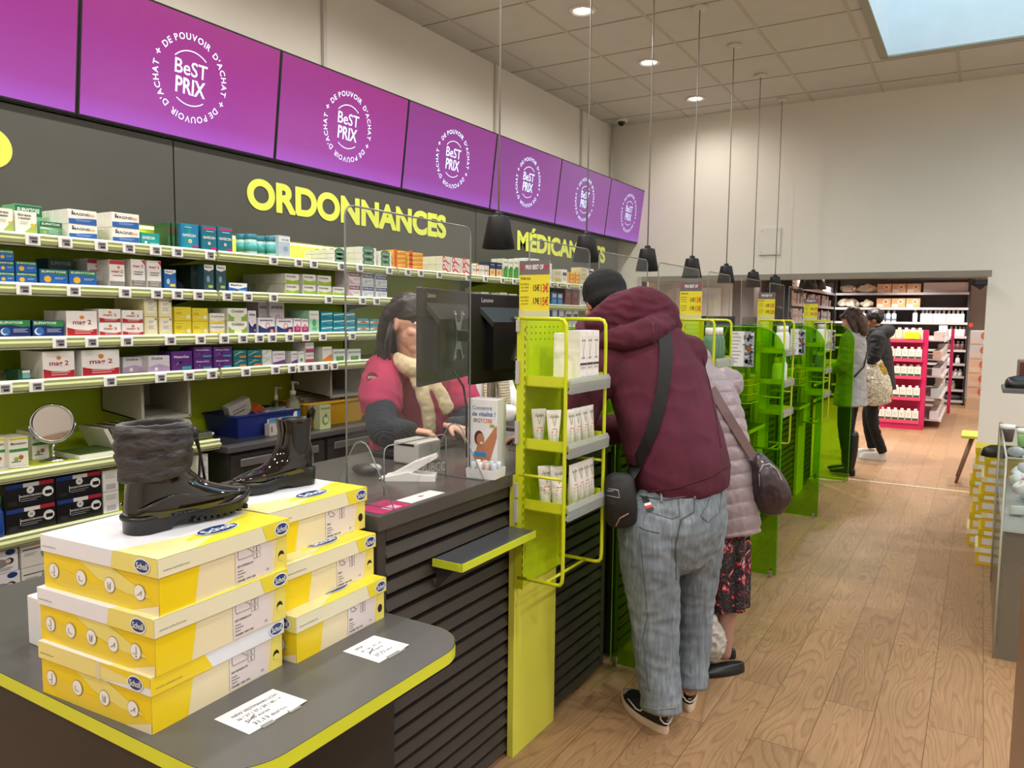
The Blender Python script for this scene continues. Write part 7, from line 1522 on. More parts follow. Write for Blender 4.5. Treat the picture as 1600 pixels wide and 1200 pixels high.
# knitted sleeves
def sleeve(a, b, c_, par):
    s = MB(); sweep(s, [a, b, b.lerp(c_, .5), c_], [.068, .066, .052, .040], (0, 0, 1), NAVYK, seg=20, sub=8)
    def rib(c): return c
    return organic('knit_sleeve', s, par, .005, 2, disp=.003, dscale=.05, mat_=KN)
def knit(c1, c2, sx_=90, rotv=(0, 0, .5)):
    m, nt, b = nodes('ribbed_knit'); mp = mapping(nt, (sx_, sx_, sx_), rotv); w_ = nt.nodes.new('ShaderNodeTexWave'); w_.inputs['Scale'].default_value = .35; w_.inputs['Distortion'].default_value = 1.0; w_.bands_direction = 'Z'; nt.links.new(mp.outputs[0], w_.inputs['Vector'])
    r = ramp(nt, [(0, c1), (1, c2)]); nt.links.new(w_.outputs['Fac'], r.inputs[0]); nt.links.new(r.outputs[0], b.inputs['Base Color']); b.inputs['Roughness'].default_value = .95
    bp = nt.nodes.new('ShaderNodeBump'); bp.inputs['Strength'].default_value = .5; bp.inputs['Distance'].default_value = .003; nt.links.new(w_.outputs['Fac'], bp.inputs['Height']); nt.links.new(bp.outputs[0], b.inputs['Normal']); return m
KN = knit('161a22', '2f3644', rotv=(.9, .5, .2)); sleeve(shl.lerp(ell, .5), ell, wrl.lerp(ell, .06), pa); sleeve(shr.lerp(elr, .5), elr, wrr.lerp(elr, .06), pa)
s = MB()
for sg, bot in ((-1, 648), (1, 690)):
    pass
sweep(s, [P(622, 560, 3.40), P(636, 572, 3.36), P(655, 575, 3.38), P(668, 565, 3.46)], [(.03, .03), (.04, .035), (.04, .035), (.03, .03)], (0, 0, 1), CREAMF)
sweep(s, [P(640, 570, 3.38), P(655, 600, 3.38), P(668, 640, 3.40), P(672, 676, 3.42)], [(.03, .02), (.035, .02), (.034, .018), (.036, .016)], wv3, CREAMF)
sweep(s, [P(660, 570, 3.42), P(680, 600, 3.42), P(694, 625, 3.43), P(700, 642, 3.44)], [(.03, .02), (.032, .02), (.034, .018), (.034, .016)], wv3, CREAMF)
organic('scarf', s, pa, .006, 3, disp=.005, dscale=.04, mat_=CREAMF)
# hair: bob of layered locks
HAIR = fabric('120d0c', 'dark_hair', rough=.45, c2='241a17', bump=.3, weave=120)
s = MB(); R5 = Matrix((r3, f3, u3)).transposed()
s.ball(L3(0, -.016, .038), (.084, .104, .09), HAIR, rot=R5)
for sg in (-1, 1):
    sweep(s, [L3(sg*.05, .0, .072), L3(sg*.073, -.045, .01), L3(sg*.078, -.055, -.08), L3(sg*.074, -.04, -.17), L3(sg*.068, -.01, -.21)], [(.028, .05), (.024, .048), (.022, .045), (.018, .036), (.008, .015)], f3, HAIR)
sweep(s, [L3(0, -.08, .05), L3(0, -.10, -.02), L3(0, -.10, -.10), L3(0, -.09, -.18)], [(.07, .03), (.075, .03), (.072, .028), (.05, .015)], r3, HAIR)
organic('hair', s, pa, .006, 2, disp=.005, dscale=.03, mat_=HAIR)
s = MB(); lk = [( .09, -.015, -.05, .03), (.10, -.025, -.1, .05), (.10, -.03, -.12, .04), (.095, -.06, -.12, .03), (.085, -.08, -.1, .02)]
for i, (a, b, c_, d_) in enumerate(lk*2):
    sg = 1 if i < 5 else -1; s.tube([L3(sg*a*.85, b, .0), L3(sg*(a-.004), b, c_), L3(sg*(a+.004+.006*(i % 3)), b+d_*.5, c_-.09), L3(sg*(a-.004), b+d_, c_-.14-.015*(i % 3))], [.010, .010, .007, .002], HAIR, seg=6)
s.build('loose_locks', pa)
s = MB(); sweep(s, [Vector((-2.35, 2.9, .95)), Vector((-2.35, 2.9, .82))], [(.19, .125), (.19, .125)], wv3, BLKF)
for dy in (-.09, .09): sweep(s, [Vector((-2.35, 2.9+dy, .85)), Vector((-2.33, 2.9+dy, .48)), Vector((-2.35, 2.9+dy, .1))], [.105, .085, .07], wv3, BLKF)
organic('trousers', s, pa, .009, 3, disp=.004, mat_=BLKF)
for dy in (-.09, .09): flat_shoe(Vector((-2.41, 2.9+dy, 0)), Vector((-2.1, 2.9+dy, 0)), pa, M('dddcd8', .5), wid=.042)

# ---------------- colleague in white coat behind the monitor
co = thing('person', 'colleague in a white coat and knitted cream scarf, mostly hidden behind the two monitors', 'person', (-2.45, 3.45, 0))
s = MB(); cx_, cy_ = -2.38, 3.50; PS2 = skinm('d0a08a')
L6, R6, r6, f6, u6 = head_shape(s, (cx_+.06, cy_-.02, 1.585), (.9, -.1, -.35), (.2, 0, 1), .95, PS2)
sweep(s, [(cx_+.04, cy_, 1.54), (cx_+.02, cy_, 1.45), (cx_, cy_, 1.25)], [.05, .052, .1], wv3, PS2); sweep(s, [(cx_, cy_, 1.25), (cx_, cy_, .9)], [(.12, .09), (.14, .1)], wv3, PS2)
for dy in (-1, 1):
    limb(s, (cx_, cy_+.17*dy, 1.38), (cx_+.1, cy_+.21*dy, 1.12), .042, .036, PS2); limb(s, (cx_+.1, cy_+.21*dy, 1.12), (cx_+.34, cy_+.12*dy, 1.1), .036, .024, PS2); hand(s, (cx_+.36, cy_+.12*dy, 1.1), (1, -.2*dy, -.1), (0, 0, -1), PS2, .4, .9, thumb=dy)
    limb(s, (cx_, cy_+.09*dy, .9), (cx_, cy_+.09*dy, .5), .08, .055, PS2); limb(s, (cx_, cy_+.09*dy, .5), (cx_-.02, cy_+.09*dy, .08), .055, .035, PS2)
organic('body', s, co, .006, 2, mat_=PS2); eyes(L6, R6, co)
s = MB(); sweep(s, [(cx_+.02, cy_, 1.44), (cx_, cy_, 1.36), (cx_, cy_, 1.15), (cx_, cy_, .9), (cx_, cy_, .55)], [(.11, .07), (.20, .11), (.20, .13), (.20, .13), (.23, .15)], (0, 1, 0), WHITE, seg=24)
for dy in (-1, 1): sweep(s, [(cx_, cy_+.17*dy, 1.37), (cx_+.1, cy_+.21*dy, 1.13), (cx_+.32, cy_+.13*dy, 1.1)], [.075, .065, .045], (0, 0, 1), WHITE)
organic('white_coat', s, co, .008, 3, disp=.006, dscale=.09, mat_=fabric('d9d9dc', 'white_cotton', c2='ececee'), ridge=1)
s = MB()
for dy in (-.06, .06): sweep(s, [(cx_+.06, cy_+dy, 1.45), (cx_+.13, cy_+dy, 1.34), (cx_+.155, cy_+dy*1.2, 1.18), (cx_+.15, cy_+dy*1.3, 1.0)], [(.04, .025), (.05, .025), (.05, .022), (.055, .02)], (0, 1, 0), CREAMF)
organic('knit_scarf', s, co, .006, 2, disp=.003, dscale=.03, mat_=knit('a8987e', 'd9ccb4', 60))
s = MB(); R7 = Matrix((r6, f6, u6)).transposed(); s.ball(L6(0, -.025, .03), (.086, .10, .095), HAIR, rot=R7); organic('hair', s, co, .007, 2, disp=.004, dscale=.03, mat_=fabric('3a2a20', 'brown_hair', c2='553c2c'))
s = MB()
for dy in (-.09, .09): sweep(s, [(cx_, cy_+dy, .8), (cx_, cy_+dy, .48), (cx_-.02, cy_+dy, .1)], [.10, .08, .065], (0, 1, 0), BLKF)
organic('trousers', s, co, .009, 3, mat_=BLKF)
for dy in (-.09, .09): flat_shoe(Vector((cx_-.08, cy_+dy, 0)), Vector((cx_+.3, cy_+dy, 0)), co, WHITE, wid=.042)

# ---------------- simple standing customers farther away
def standing(label, base, fc, hgt, skin, hair, top, topm, legs, shoes, arms, coat_len, hair_len=.0, bend=0, extra=None, wide=1.0, hood=False):
    b = Vector(base); f = Vector(fc).normalized(); sd = Vector((f.y, -f.x, 0)); k = hgt/1.72; Z = Vector((0, 0, 1))
    t = thing('person', label, 'person', b)
    def q(x, y, z): return b+f*x*k+sd*y*k+Z*z*k
    s = MB(); S_ = skinm(skin); hcn = q(.03+bend, 0, 1.59)
    Lh, Rh, rh, fh, uh = head_shape(s, hcn, f+Z*-.38, Z, .98*k, S_)
    sweep(s, [q(.01+bend, 0, 1.53), q(0+bend*.6, 0, 1.44), q(0+bend*.4, 0, 1.3)], [.05*k, .052*k, .1*k], sd, S_); sweep(s, [q(bend*.4, 0, 1.3), q(0, 0, .95)], [(.12*k, .09*k), (.14*k, .1*k)], sd, S_)
    for i, sg in enumerate((-1, 1)):
        el, wr = arms[i]; limb(s, q(bend*.5, sg*.17, 1.40), q(*el), .042*k, .036*k, S_); limb(s, q(*el), q(*wr), .036*k, .024*k, S_); hand(s, q(*wr), q(*wr)-q(*el), -Z, S_, .6, .9*k, thumb=-sg)
        (kx, kz), (ax, az) = legs[i][1:]; limb(s, q(0, sg*.09, .92), q(kx, legs[i][0], kz), .08*k, .055*k, S_); limb(s, q(kx, legs[i][0], kz), q(ax, legs[i][0], az), .055*k, .035*k, S_)
    organic('body', s, t, .007, 2, mat_=S_); eyes(Lh, Rh, t)
    s = MB(); z1 = coat_len
    sweep(s, [q(bend*.7, 0, 1.47), q(bend*.55, 0, 1.40), q(bend*.4+.0, 0, 1.2), q(.0, 0, .98), q(.0, 0, z1)], [(.09*k, .07*k), (.19*k*wide, .11*k), (.19*k*wide, .13*k*wide), (.19*k*wide, .135*k*wide), (.215*k*wide, .16*k*wide)], sd, topm, seg=24, ends=(1, .1))
    for i, sg in enumerate((-1, 1)): el, wr = arms[i]; sweep(s, [q(bend*.5, sg*.165, 1.40), q(*el), q(wr[0]*.93+el[0]*.07, wr[1]*.93+el[1]*.07, wr[2]*.93+el[2]*.07)], [.075*k*wide, .065*k*wide, .048*k*wide], Z, topm)
    if hood: sweep(s, [q(-.08+bend, -.1, 1.45), q(-.12+bend, 0, 1.47), q(-.08+bend, .1, 1.45)], [.07, .08, .07], Z, topm); sweep(s, [q(.02+bend, -.08, 1.46), q(.06+bend, 0, 1.44), q(.02+bend, .08, 1.46)], [.05, .05, .05], Z, topm)
    tp, og = organic(top, s, t, .009, 3, disp=.006, dscale=.09, mat_=topm, ridge=1)
    s = MB(); sweep(s, [q(0, 0, 1.0), q(0, 0, .88)], [(.16*k, .11*k), (.165*k, .12*k)], sd, BLKF)
    for i, sg in enumerate((-1, 1)): (kx, kz), (ax, az) = legs[i][1:]; sweep(s, [q(0, sg*.085, .9), q(kx, legs[i][0], kz), q(ax, legs[i][0], az-.03)], [.095*k, .068*k, .05*k], sd, BLKF, ends=(1, .1))
    organic('trousers', s, t, .009, 3, disp=.004, dscale=.06, mat_=BLKF)
    s = MB(); Rr = Matrix((rh, fh, uh)).transposed(); H_ = fabric(hair, 'hair_'+hair, rough=.5, bump=.3, weave=120)
    s.ball(Lh(0, -.028, .032), (.086*k, .100*k, .094*k), H_, rot=Rr)
    if hair_len: sweep(s, [Lh(0, -.06, .03), Lh(0, -.085, -.05), Lh(0, -.08, -hair_len)], [(.085*k, .06*k), (.10*k, .06*k), (.08*k, .045*k)], rh, H_); sweep(s, [Lh(-.075, .0, .03), Lh(-.085, -.02, -.05), Lh(-.08, -.02, -hair_len*.95)], [.028*k, .034*k, .022*k], rh, H_); sweep(s, [Lh(.075, .0, .03), Lh(.085, -.02, -.05), Lh(.08, -.02, -hair_len*.95)], [.028*k, .034*k, .022*k], rh, H_); sweep(s, [Lh(-.05, .06, .055), Lh(0, .075, .06), Lh(.05, .06, .055)], [.02*k, .024*k, .02*k], uh, H_)
    organic('hair', s, t, .007, 2, disp=.005, dscale=.03, mat_=H_)
    return t, q, tp, og
far_w, q, tp, og = standing('woman in a grey wool coat with brown bob hair, half behind the last green partition', (-1.13, 8.62, 0), (-1, .12, 0), 1.74, 'd0a08a', '3a2418', 'wool_coat', GREYW,
    [(-.08, (.02, .50), (-.04, .12)), (.09, (.03, .50), (.03, .12))], None, [((.05, -.22, 1.12), (.28, -.14, 1.12)), ((.06, .23, 1.12), (.30, .13, 1.12))], .72, hair_len=.17)
for i, (dy, fx) in enumerate(((-.08, -.09), (.09, -.02))):
    s = MB(); b0 = q(fx, dy, 0); sweep(s, [q(fx+.03, dy, .42), q(fx+.03, dy, .25), q(fx+.04, dy, .09)], [.062, .058, .045], (0, 1, 0), BLKF); sweep(s, [q(fx+.02, dy, .055), q(fx+.12, dy, .045), q(fx+.22, dy, .028)], [(.036, .042), (.036, .032), (.03, .02)], (0, 1, 0), BLKF); s.box(q(fx-.015, dy-.025, 0), q(fx+.04, dy+.025, .06), BLKF)
    organic('ankle_boot', s, far_w, .006, 2, mat_=M('101012', .4))
s = MB(); s.tube([q(-.05, .12, 1.44), q(-.135, .02, 1.25), q(-.14, -.1, 1.12), q(-.08, -.2, 1.02)], .008, BLACK, seg=6); s.build('bag_strap', far_w)
far_m, q, tp, og = standing('man in a black padded jacket and white sneakers standing behind the woman in grey', (-.98, 9.75, 0), (-1, -.05, 0), 1.74, 'b5806a', '17110f', 'padded_jacket', fabric('0c0d11', 'black_nylon', rough=.8, c2='13141a'),
    [(-.09, (.05, .50), (-.08, .12)), (.09, (.10, .50), (.04, .14))], None, [((.08, -.24, 1.12), (.32, -.14, 1.15)), ((.06, .25, 1.12), (.28, .16, 1.12))], .82, bend=.06, wide=1.12, hood=True)
for i, (dy, fx) in enumerate(((-.09, -.12), (.09, .0))):
    q0 = q(fx, dy, 0); s = MB(); n = 20
    flat_shoe(q0, q0+Vector((-1, 0, 0)), far_m, M('cfcdca', .5), L=.30, h=.085, wid=.05, nm='white_sneaker')
# tote bag on his arm
def toteprint():
    m, nt, b = nodes('flower_tote'); mp = mapping(nt, (9, 9, 9)); v = nt.nodes.new('ShaderNodeTexVoronoi'); v.feature = 'DISTANCE_TO_EDGE'; v.inputs['Scale'].default_value = 2.6; nt.links.new(mp.outputs[0], v.inputs['Vector'])
    r = ramp(nt, [(0, '55534c'), (.03, '8a877c'), (.06, 'cfcab8')]); nt.links.new(v.outputs['Distance'], r.inputs[0])
    n = nt.nodes.new('ShaderNodeTexVoronoi'); n.inputs['Scale'].default_value = .9; nt.links.new(mp.outputs[0], n.inputs['Vector']); sp_ = nt.nodes.new('ShaderNodeSeparateColor'); nt.links.new(n.outputs['Color'], sp_.inputs[0]); gt = nt.nodes.new('ShaderNodeMath'); gt.operation = 'GREATER_THAN'; gt.inputs[1].default_value = .8; nt.links.new(sp_.outputs[0], gt.inputs[0])
    mx = nt.nodes.new('ShaderNodeMix'); mx.data_type = 'RGBA'; mx.blend_type = 'MULTIPLY'; nt.links.new(gt.outputs[0], mx.inputs[0]); nt.links.new(r.outputs[0], mx.inputs[6]); mx.inputs[7].default_value = (*lin('c9a92a'), 1); nt.links.new(mx.outputs[2], b.inputs['Base Color']); b.inputs['Roughness'].default_value = .8; return m
tb_ = thing('tote_bag', 'white tote bag with outlined yellow flowers, on the arm of the man in black', 'bag', (-1.02, 9.45, .75))
s = MB(); sweep(s, [P(1366, 562, 8.65), P(1366, 580, 8.65), P(1370, 605, 8.64), P(1371, 628, 8.65)], [(.09, .03), (.14, .06), (.17, .075), (.165, .05)], (.8, .5, 0), WHITE, seg=24)
organic('bag_body', s, tb_, .008, 2, disp=.006, dscale=.06, mat_=toteprint())
s = MB(); s.tube([P(1355, 578, 8.62), P(1352, 555, 8.75), P(1358, 540, 8.85), P(1372, 553, 8.8), P(1378, 577, 8.62)], .008, M('b9b4a4', .8), seg=6); s.build('handle', tb_)
# two colleagues glimpsed behind the farther counters
pc, q, tp, og = standing('dark haired assistant glimpsed behind the counter beyond the blue bottles', (-2.35, 6.9, 0), (1, -.1, 0), 1.68, 'c99a84', '17110f', 'dark_tunic', fabric('2b2430', 'dark_tunic', c2='362d3c'),
    [(-.09, (.02, .50), (0, .12)), (.09, (.02, .50), (.0, .12))], None, [((.08, -.22, 1.12), (.32, -.14, 1.12)), ((.06, .23, 1.12), (.30, .13, 1.12))], .8, hair_len=.08)
for dy in (-.09, .09): flat_shoe(q(-.06, dy, 0), q(.3, dy, 0), pc, WHITE, wid=.042)

# ================================================================== second room
SH = M('5a585a', .6); BRD = M('c9c5c8', .35)
ry = 17.0
def zt_(v, u=1490): return at(u, v, y=ry).z
rl = [zt_(v) for v in (457.5, 481.5, 504.5)]; rl2 = [zt_(v) for v in (526, 547, 568.5, 588, 609, 626)]
xl, xr = at(1304, 500, y=ry).x, at(1512, 500, y=ry).x
t = thing('rear_shelving', 'tall dark shelving with grey shelves at the back of the second room', 'shelves', ((xl+xr)/2, ry+.2, 0))
s = MB(); s.box((xl, ry+.38, 0), (xr, ry+.42, 2.42), SH); s.build('back_panel', t)
for x in (xl, xr): s = MB(); s.box((x-.02, ry, 0), (x+.02, ry+.4, 2.42), M('2b292b', .6)); s.build('side_panel', t)
s = MB(); s.box((xl, ry, 0), (xr, ry+.36, .1), M('5a5658', .5)); s.build('plinth', t)
for z in rl+rl2: s = MB(); s.box((xl, ry+.0, z-.03), (xr, ry+.38, z), M('6c686b', .5)); s.box((xl, ry-.015, z-.035), (xr, ry, z+.01), BRD); s.build('shelf', t)
def bottle_mesh(h, r, body, cap, lab=None):
    s = MB(); s.lathe([(r*.95, 0), (r, .01), (r, h*.68), (r*.45, h*.78)], (0, 0, 0), M(body, .3), seg=12); s.lathe([(r*.5, h*.77), (r*.5, h), (.001, h)], (0, 0, 0), M(cap, .3), seg=10)
    if lab: s.lathe([(r*1.02, h*.15), (r*1.02, h*.5)], (0, 0, 0), M(lab, .5), seg=12)
    return s
BMS = {}
def rbottle(x, y, z, h, r, body, cap, lab, lb, grp):
    k = (h, r, body, cap, lab)
    if k not in BMS: BMS[k] = bottle_mesh(*k[:4], lab).mesh('care_bottle')
    o = bpy.data.objects.new('care_bottle', BMS[k]); COL.objects.link(o); o.location = (x, y, z); return tag(o, lb, 'bottle', grp)
def ux(u, v=500, y=None): return at(u, v, y=y if y else ry).x
# bedding bundles and orange boxes on the two top rows
def bundle(u0, u1, z, h, c1, lb):
    x0, x1 = ux(u0, y=ry+.05), ux(u1, y=ry+.05); s = MB(); sweep(s, [(x0+.06, ry+.15, z+h*.5), ((x0+x1)/2, ry+.15, z+h*.55), (x1-.06, ry+.15, z+h*.48)], [h*.36, h*.5, h*.4], (0, 0, 1), WHITE)
    for k in range(3): sweep(s, [(x0+.08, ry+.05+.05*k, z+h*(.3+.2*k)), (x1-.08, ry+.05, z+h*(.25+.22*k))], [h*.16, h*.15], (0, 0, 1), WHITE)
    t = thing('bedding_bundle', lb, 'bundle', ((x0+x1)/2, ry+.15, z), group='beige bundles on the rear shelves'); organic('cushion', s, t, .018, 2, disp=.03, dscale=.09, mat_=fabric(c1, 'bundle_'+c1, c2='f0e6d4'), post=lambda c: Vector((c.x, max(c.y, ry-.005), max(c.z, z))))
bundle(1308, 1335, rl[0], .17, 'b9a68c', 'left beige bundle on the top shelf of the rear room'); bundle(1336, 1367, rl[0], .18, 'c9b596', 'right beige bundle on the top shelf of the rear room')
bundle(1306, 1340, rl[1], .19, '8f7c64', 'left knotted beige and brown bundle on the second rear shelf'); bundle(1342, 1363, rl[1], .17, 'd6caa4', 'right cream bundle on the second rear shelf')
def swirl_box(x0, x1, y0, y1, z0, z1, lb, grp, base='d9a878', ring='e2dcd4', c2='d8d2ca'):
    s = MB(); s.box((x0, y0, z0), (x1, y1, z1), M(base, .5), bev=.004); w_ = x1-x0; h = z1-z0; e = y0-.001
    s.disc((x0+w_*.65, e, z0+h*.65), (1, 0, 0), (0, 0, 1), w_*.2, M(ring, .5), seg=16); s.box((x0+w_*.05, e, z0+h*.1), (x0+w_*.5, e-.001, z0+h*.42), M(c2, .5)); s.disc((x0+w_*.65, e-.001, z0+h*.65), (1, 0, 0), (0, 0, 1), w_*.12, M('b9835a', .5), seg=12)
    tag(s.build('printed_box'), lb, 'box', grp)
for row, (z, h) in enumerate(((rl[0], .185), (rl[1], .19))):
    for k, (a, b) in enumerate(((1368, 1390), (1391, 1413), (1414, 1436))): swirl_box(ux(a), ux(b), ry+.02, ry+.3, z+.001, z+h, 'orange printed box on the %s rear shelf, %s of three from the left' % (['top', 'second'][row], ORD[k]), 'orange boxes on the rear shelves')
s = MB(); s.box((ux(1440), ry+.05, rl[0]+.001), (ux(1512), ry+.07, rl[0]+.20), M('c9bdbd', .6)); tag(s.build('white_board'), 'pale blank board standing at the right end of the top rear shelf', 'board')
k = 0
for u in [1348, 1356, 1378, 1387, 1396, 1429, 1441, 1447, 1453, 1461, 1467, 1474, 1482, 1489, 1496, 1503]:
    rbottle(ux(u), ry+.08, rl[2], .24 if u not in (1429,) else .27, .045, 'd3dbe2' if u < 1400 else 'dedfe2', 'e9eaec', 'a9c0d4' if u < 1400 else None, 'white care bottle on the third rear shelf, %s from the left' % ORD[k], 'bottles on the third rear shelf'); k += 1
rows = [(0, [1480, 1487, 1494, 1501, 1507], .2, 'e2dcd8'), (1, [1484, 1492, 1499, 1506], .17, '6a4a48'), (2, [1487, 1500], .17, 'd6d4d2'), (3, [1490, 1498, 1505], .14, 'dcdcda'), (4, [1478, 1486, 1495], .17, 'a8a48a')]
nmz = ['fourth', 'fifth', 'sixth', 'seventh', 'eighth']
for r_i, us, h, c_ in rows:
    for k, u in enumerate(us): rbottle(ux(u), ry+.08, rl2[r_i], h, .042, c_, 'e6e4e2', None, 'small bottle on the %s rear shelf right of the pink gondola, %s from the left' % (nmz[r_i], ORD[k]), 'bottles on the lower rear shelves')
s = MB(); s.ball((ux(1492), ry+.15, rl2[5]+.06), (.22, .1, .06), M('6c7076', .6)); tag(s.build('grey_packet'), 'grey packet lying on the lowest rear shelf', 'packet')
s = MB(); s.box((xr+.02, ry-.01, 1.5), (xr+.09, ry+.04, 1.57), M('b8322c', .4), bev=.004); tag(s.build('red_call_point'), 'small red call point box on the rear wall edge', 'alarm box')
ny = 16.4
for k in range(5):
    z = at(1520, 628, y=ny).z+.262*k; x0 = at(1511.5, 600, y=ny).x; swirl_box(x0, x0+.36, ny, ny+.3, max(.2, z) if k == 0 else z, z+.258, 'carton with an orange swirl at the right of the rear room, %s from the bottom' % ORD[k], 'swirl printed cartons in a stack', base='d9b9a0' if k < 3 else 'c9ccd2', ring='c86a4a', c2='dcc8b8')
s = MB(); s.box((at(1509, 628, y=ny).x, ny-.02, .0), (.5, ny+.4, max(.2, at(1520, 628, y=ny).z)-.002), M('c9b49a', .6)); tag(s.build('carton_platform'), 'low beige platform under the stack of swirl printed cartons', 'platform')
# side wall unit along the left
lx = -2.62
t = thing('side_shelving', 'dark shelving full of white boxes along the left of the second room', 'shelves', (lx-.2, 14.2, 0))
s = MB(); s.box((lx-.42, 12.9, 0), (lx-.38, 16.9, 2.35), SH); s.build('back_panel', t)
sz = [2.14, 1.86, 1.58, 1.30, 1.0, .7, .4, .1]
for z in sz: s = MB(); s.box((lx-.38, 12.9, z-.03), (lx, 16.9, z), M('5c585b', .5)); s.box((lx, 12.9, z-.035), (lx+.015, 16.9, z+.01), M('d6d3d8', .35)); s.build('shelf', t)
for y in (12.9, 14.2, 15.6, 16.9): s = MB(); s.box((lx-.38, y-.015, 0), (lx-.01, y+.015, 2.35), M('2b292b', .6)); s.build('side_panel', t)
rnd = random.Random(5); n = 0
BX = {}
for r_i, z in enumerate(sz[:5]):
    y = 13.0; k = 0
    while y < 16.7:
        w_ = rnd.choice((.14, .18, .22)); h = rnd.choice((.14, .18, .21)) if r_i else .12; c_ = rnd.choice(('dedfe4', 'cfd8de', 'e4d9d4', 'b9cdd2', 'd9c3b4')); c2 = rnd.choice(('8a96a8', 'b9a0a4', '6a8a94', 'c9a07a'))
        key = (w_, h, c_, c2)
        if key not in BX: BX[key] = carton_mesh(w_-.01, .12, h, c_, [('r', .1, .3, .9, .55, c2), ('l', .15, .8, .85, 2, 'b4b4bc')]).mesh('care_box')
        o = bpy.data.objects.new('care_box', BX[key]); COL.objects.link(o); o.location = (lx-.03, y+w_/2, z+.001); tag(o, 'pale box on the %s shelf of the side shelving, %s from the near end' % (ORD[r_i], ORD[k]), 'box', 'pale boxes on the side shelving'); k += 1
        y += w_+rnd.choice((.0, .01, .12))
# blue bottles shelf
by = 13.0; bx0, bx1 = at(1098, 480, y=by).x, at(1140, 480, y=by).x
t = thing('bottle_shelving', 'narrow shelving of blue bottles seen through the acrylic screens', 'shelves', ((bx0+bx1)/2, by+.15, 0))
s = MB(); s.box((bx0-.2, by+.3, 0), (bx1+.02, by+.34, 2.4), M('5a4f58', .6)); s.build('back_panel', t)
bz = [at(1120, v, y=by).z for v in (454, 477, 498, 520)]
for z in bz: s = MB(); s.box((bx0-.2, by, z-.025), (bx1+.02, by+.3, z), M('b9b3ba', .5)); s.build('shelf', t)
for r_i, z in enumerate(bz[1:4]):
    for k in range(8): rbottle(bx0+.04+(bx1-bx0)*k/8, by+.06, z, .19, .032, '3a62c4' if (k > 1 or r_i) else '9fd0dc', 'e6e8ee', None, 'blue bottle with a white cap, %s row, %s from the left' % (['upper', 'middle', 'lower'][r_i], ORD[k]), 'blue bottles seen through the screens')
for k in range(4): swirl_box(bx0+.01+(bx1-bx0)*k/4, bx0-.01+(bx1-bx0)*(k+1)/4, by+.01, by+.2, bz[0]+.001, bz[0]+.14, 'orange and pink box above the blue bottles, %s from the left' % ORD[k], 'boxes above the blue bottles', base='d98a6a')

# pink gondola
gy = 12.75; gx0, gx1 = -1.27, -.69
PK = M('c41f5c', .4); PKD = M('8f1442', .5)
t = thing('pink_gondola', 'magenta double sided gondola with white shelves full of packs in the second room', 'gondola', ((gx0+gx1)/2, gy+1, 0))
s = MB(); s.box((gx0, gy+.30, 0), (gx1+.02, gy+.34, 1.47), PK); s.box((gx0+.25, gy+.34, 0), (gx0+.29, gy+2.9, 1.47), PK); s.build('back_panel', t)
for x in (gx1-.03, gx0-.01): s = MB(); s.box((x, gy-.0, 0), (x+.055, gy+.06, 1.47), PK, bev=.004); s.build('post', t)
s = MB(); s.box((gx1+.24, gy+2.6, 0), (gx1+.29, gy+2.66, 1.47), PK, bev=.004); s.build('post', t)
s = MB(); s.box((gx0, gy-.02, 0), (gx1, gy+.3, .09), PK); s.build('plinth', t)
gz = [at(1410, v, y=gy).z for v in (531, 561, 588, 621, 657)]
for z in gz:
    s = MB(); s.box((gx0, gy-.02, z-.03), (gx1-.03, gy+.3, z), M('d2617f', .4)); s.box((gx0, gy-.035, z-.035), (gx1-.03, gy-.02, z+.012), M('d8486f', .35)); s.build('shelf', t)
    s = MB(); s.box((gx0+.29, gy+.36, z-.02), (gx1+.22, gy+2.6, z), M('cbbfc2', .5)); s.box((gx1+.22, gy+.36, z-.03), (gx1+.235, gy+2.6, z+.01), M('e0dbdc', .35)); s.build('side_shelf', t)
gm = carton_mesh(.085, .08, .15, 'e6e4dc', [('r', .05, .05, .95, .28, '2f5c40'), ('r', .35, .0, .65, .1, 'a83a3a'), ('l', .2, .75, .8, 2, 'b4b4ae'), ('c', .5, .55, .18, 'd8cfc0')]).mesh('milk_pack')
gm2 = carton_mesh(.085, .08, .15, 'ebe6cf', [('r', .05, .05, .95, .22, 'cfc79a'), ('l', .2, .75, .8, 2, 'b4b4ae'), ('c', .5, .5, .18, 'e0d6b0')]).mesh('milk_pack')
cap = MB(); cap.lathe([(.022, 0), (.022, .03), (.001, .03)], (-.04, 0, .15), WHITE, seg=10); capm = cap.mesh('pack_cap')
for r_i, z in enumerate(gz):
    for k in range(6):
        x = gx0+.045+.09*k
        if x > gx1-.05: continue
        o = bpy.data.objects.new('milk_pack', gm2 if r_i == 0 else gm); COL.objects.link(o); o.location = (x, gy+.0, z+.001); o.rotation_euler = (0, 0, -PI/2)
        tag(o, 'white capped pack on the %s shelf of the magenta gondola, %s from the left' % (ORD[r_i], ORD[k]), 'pack', 'packs on the end of the magenta gondola')
        c_ = bpy.data.objects.new('pack_cap', capm); COL.objects.link(c_); c_.parent = o
for r_i, z in enumerate(gz):
    for k in range(9):
        o = bpy.data.objects.new('soft_pack', BX[list(BX)[(k*3+r_i) % len(BX)]]); COL.objects.link(o); o.location = (gx1+.2, gy+.5+.24*k, z+.001); tag(o, 'pale pack on the magenta gondola long side, shelf %s, %s along' % (['one', 'two', 'three', 'four', 'five'][r_i], ORD[k]), 'pack', 'packs on the long side of the magenta gondola')
s = MB(); a = at(1413, 525, y=gy-.05); s.box((a.x, gy-.045, a.z-.04), (a.x+.2, gy-.04, a.z+.055), M('f0e22a', .4)); tag(s.build('yellow_price_sign'), 'bright yellow price sign on the top edge of the magenta gondola', 'sign')
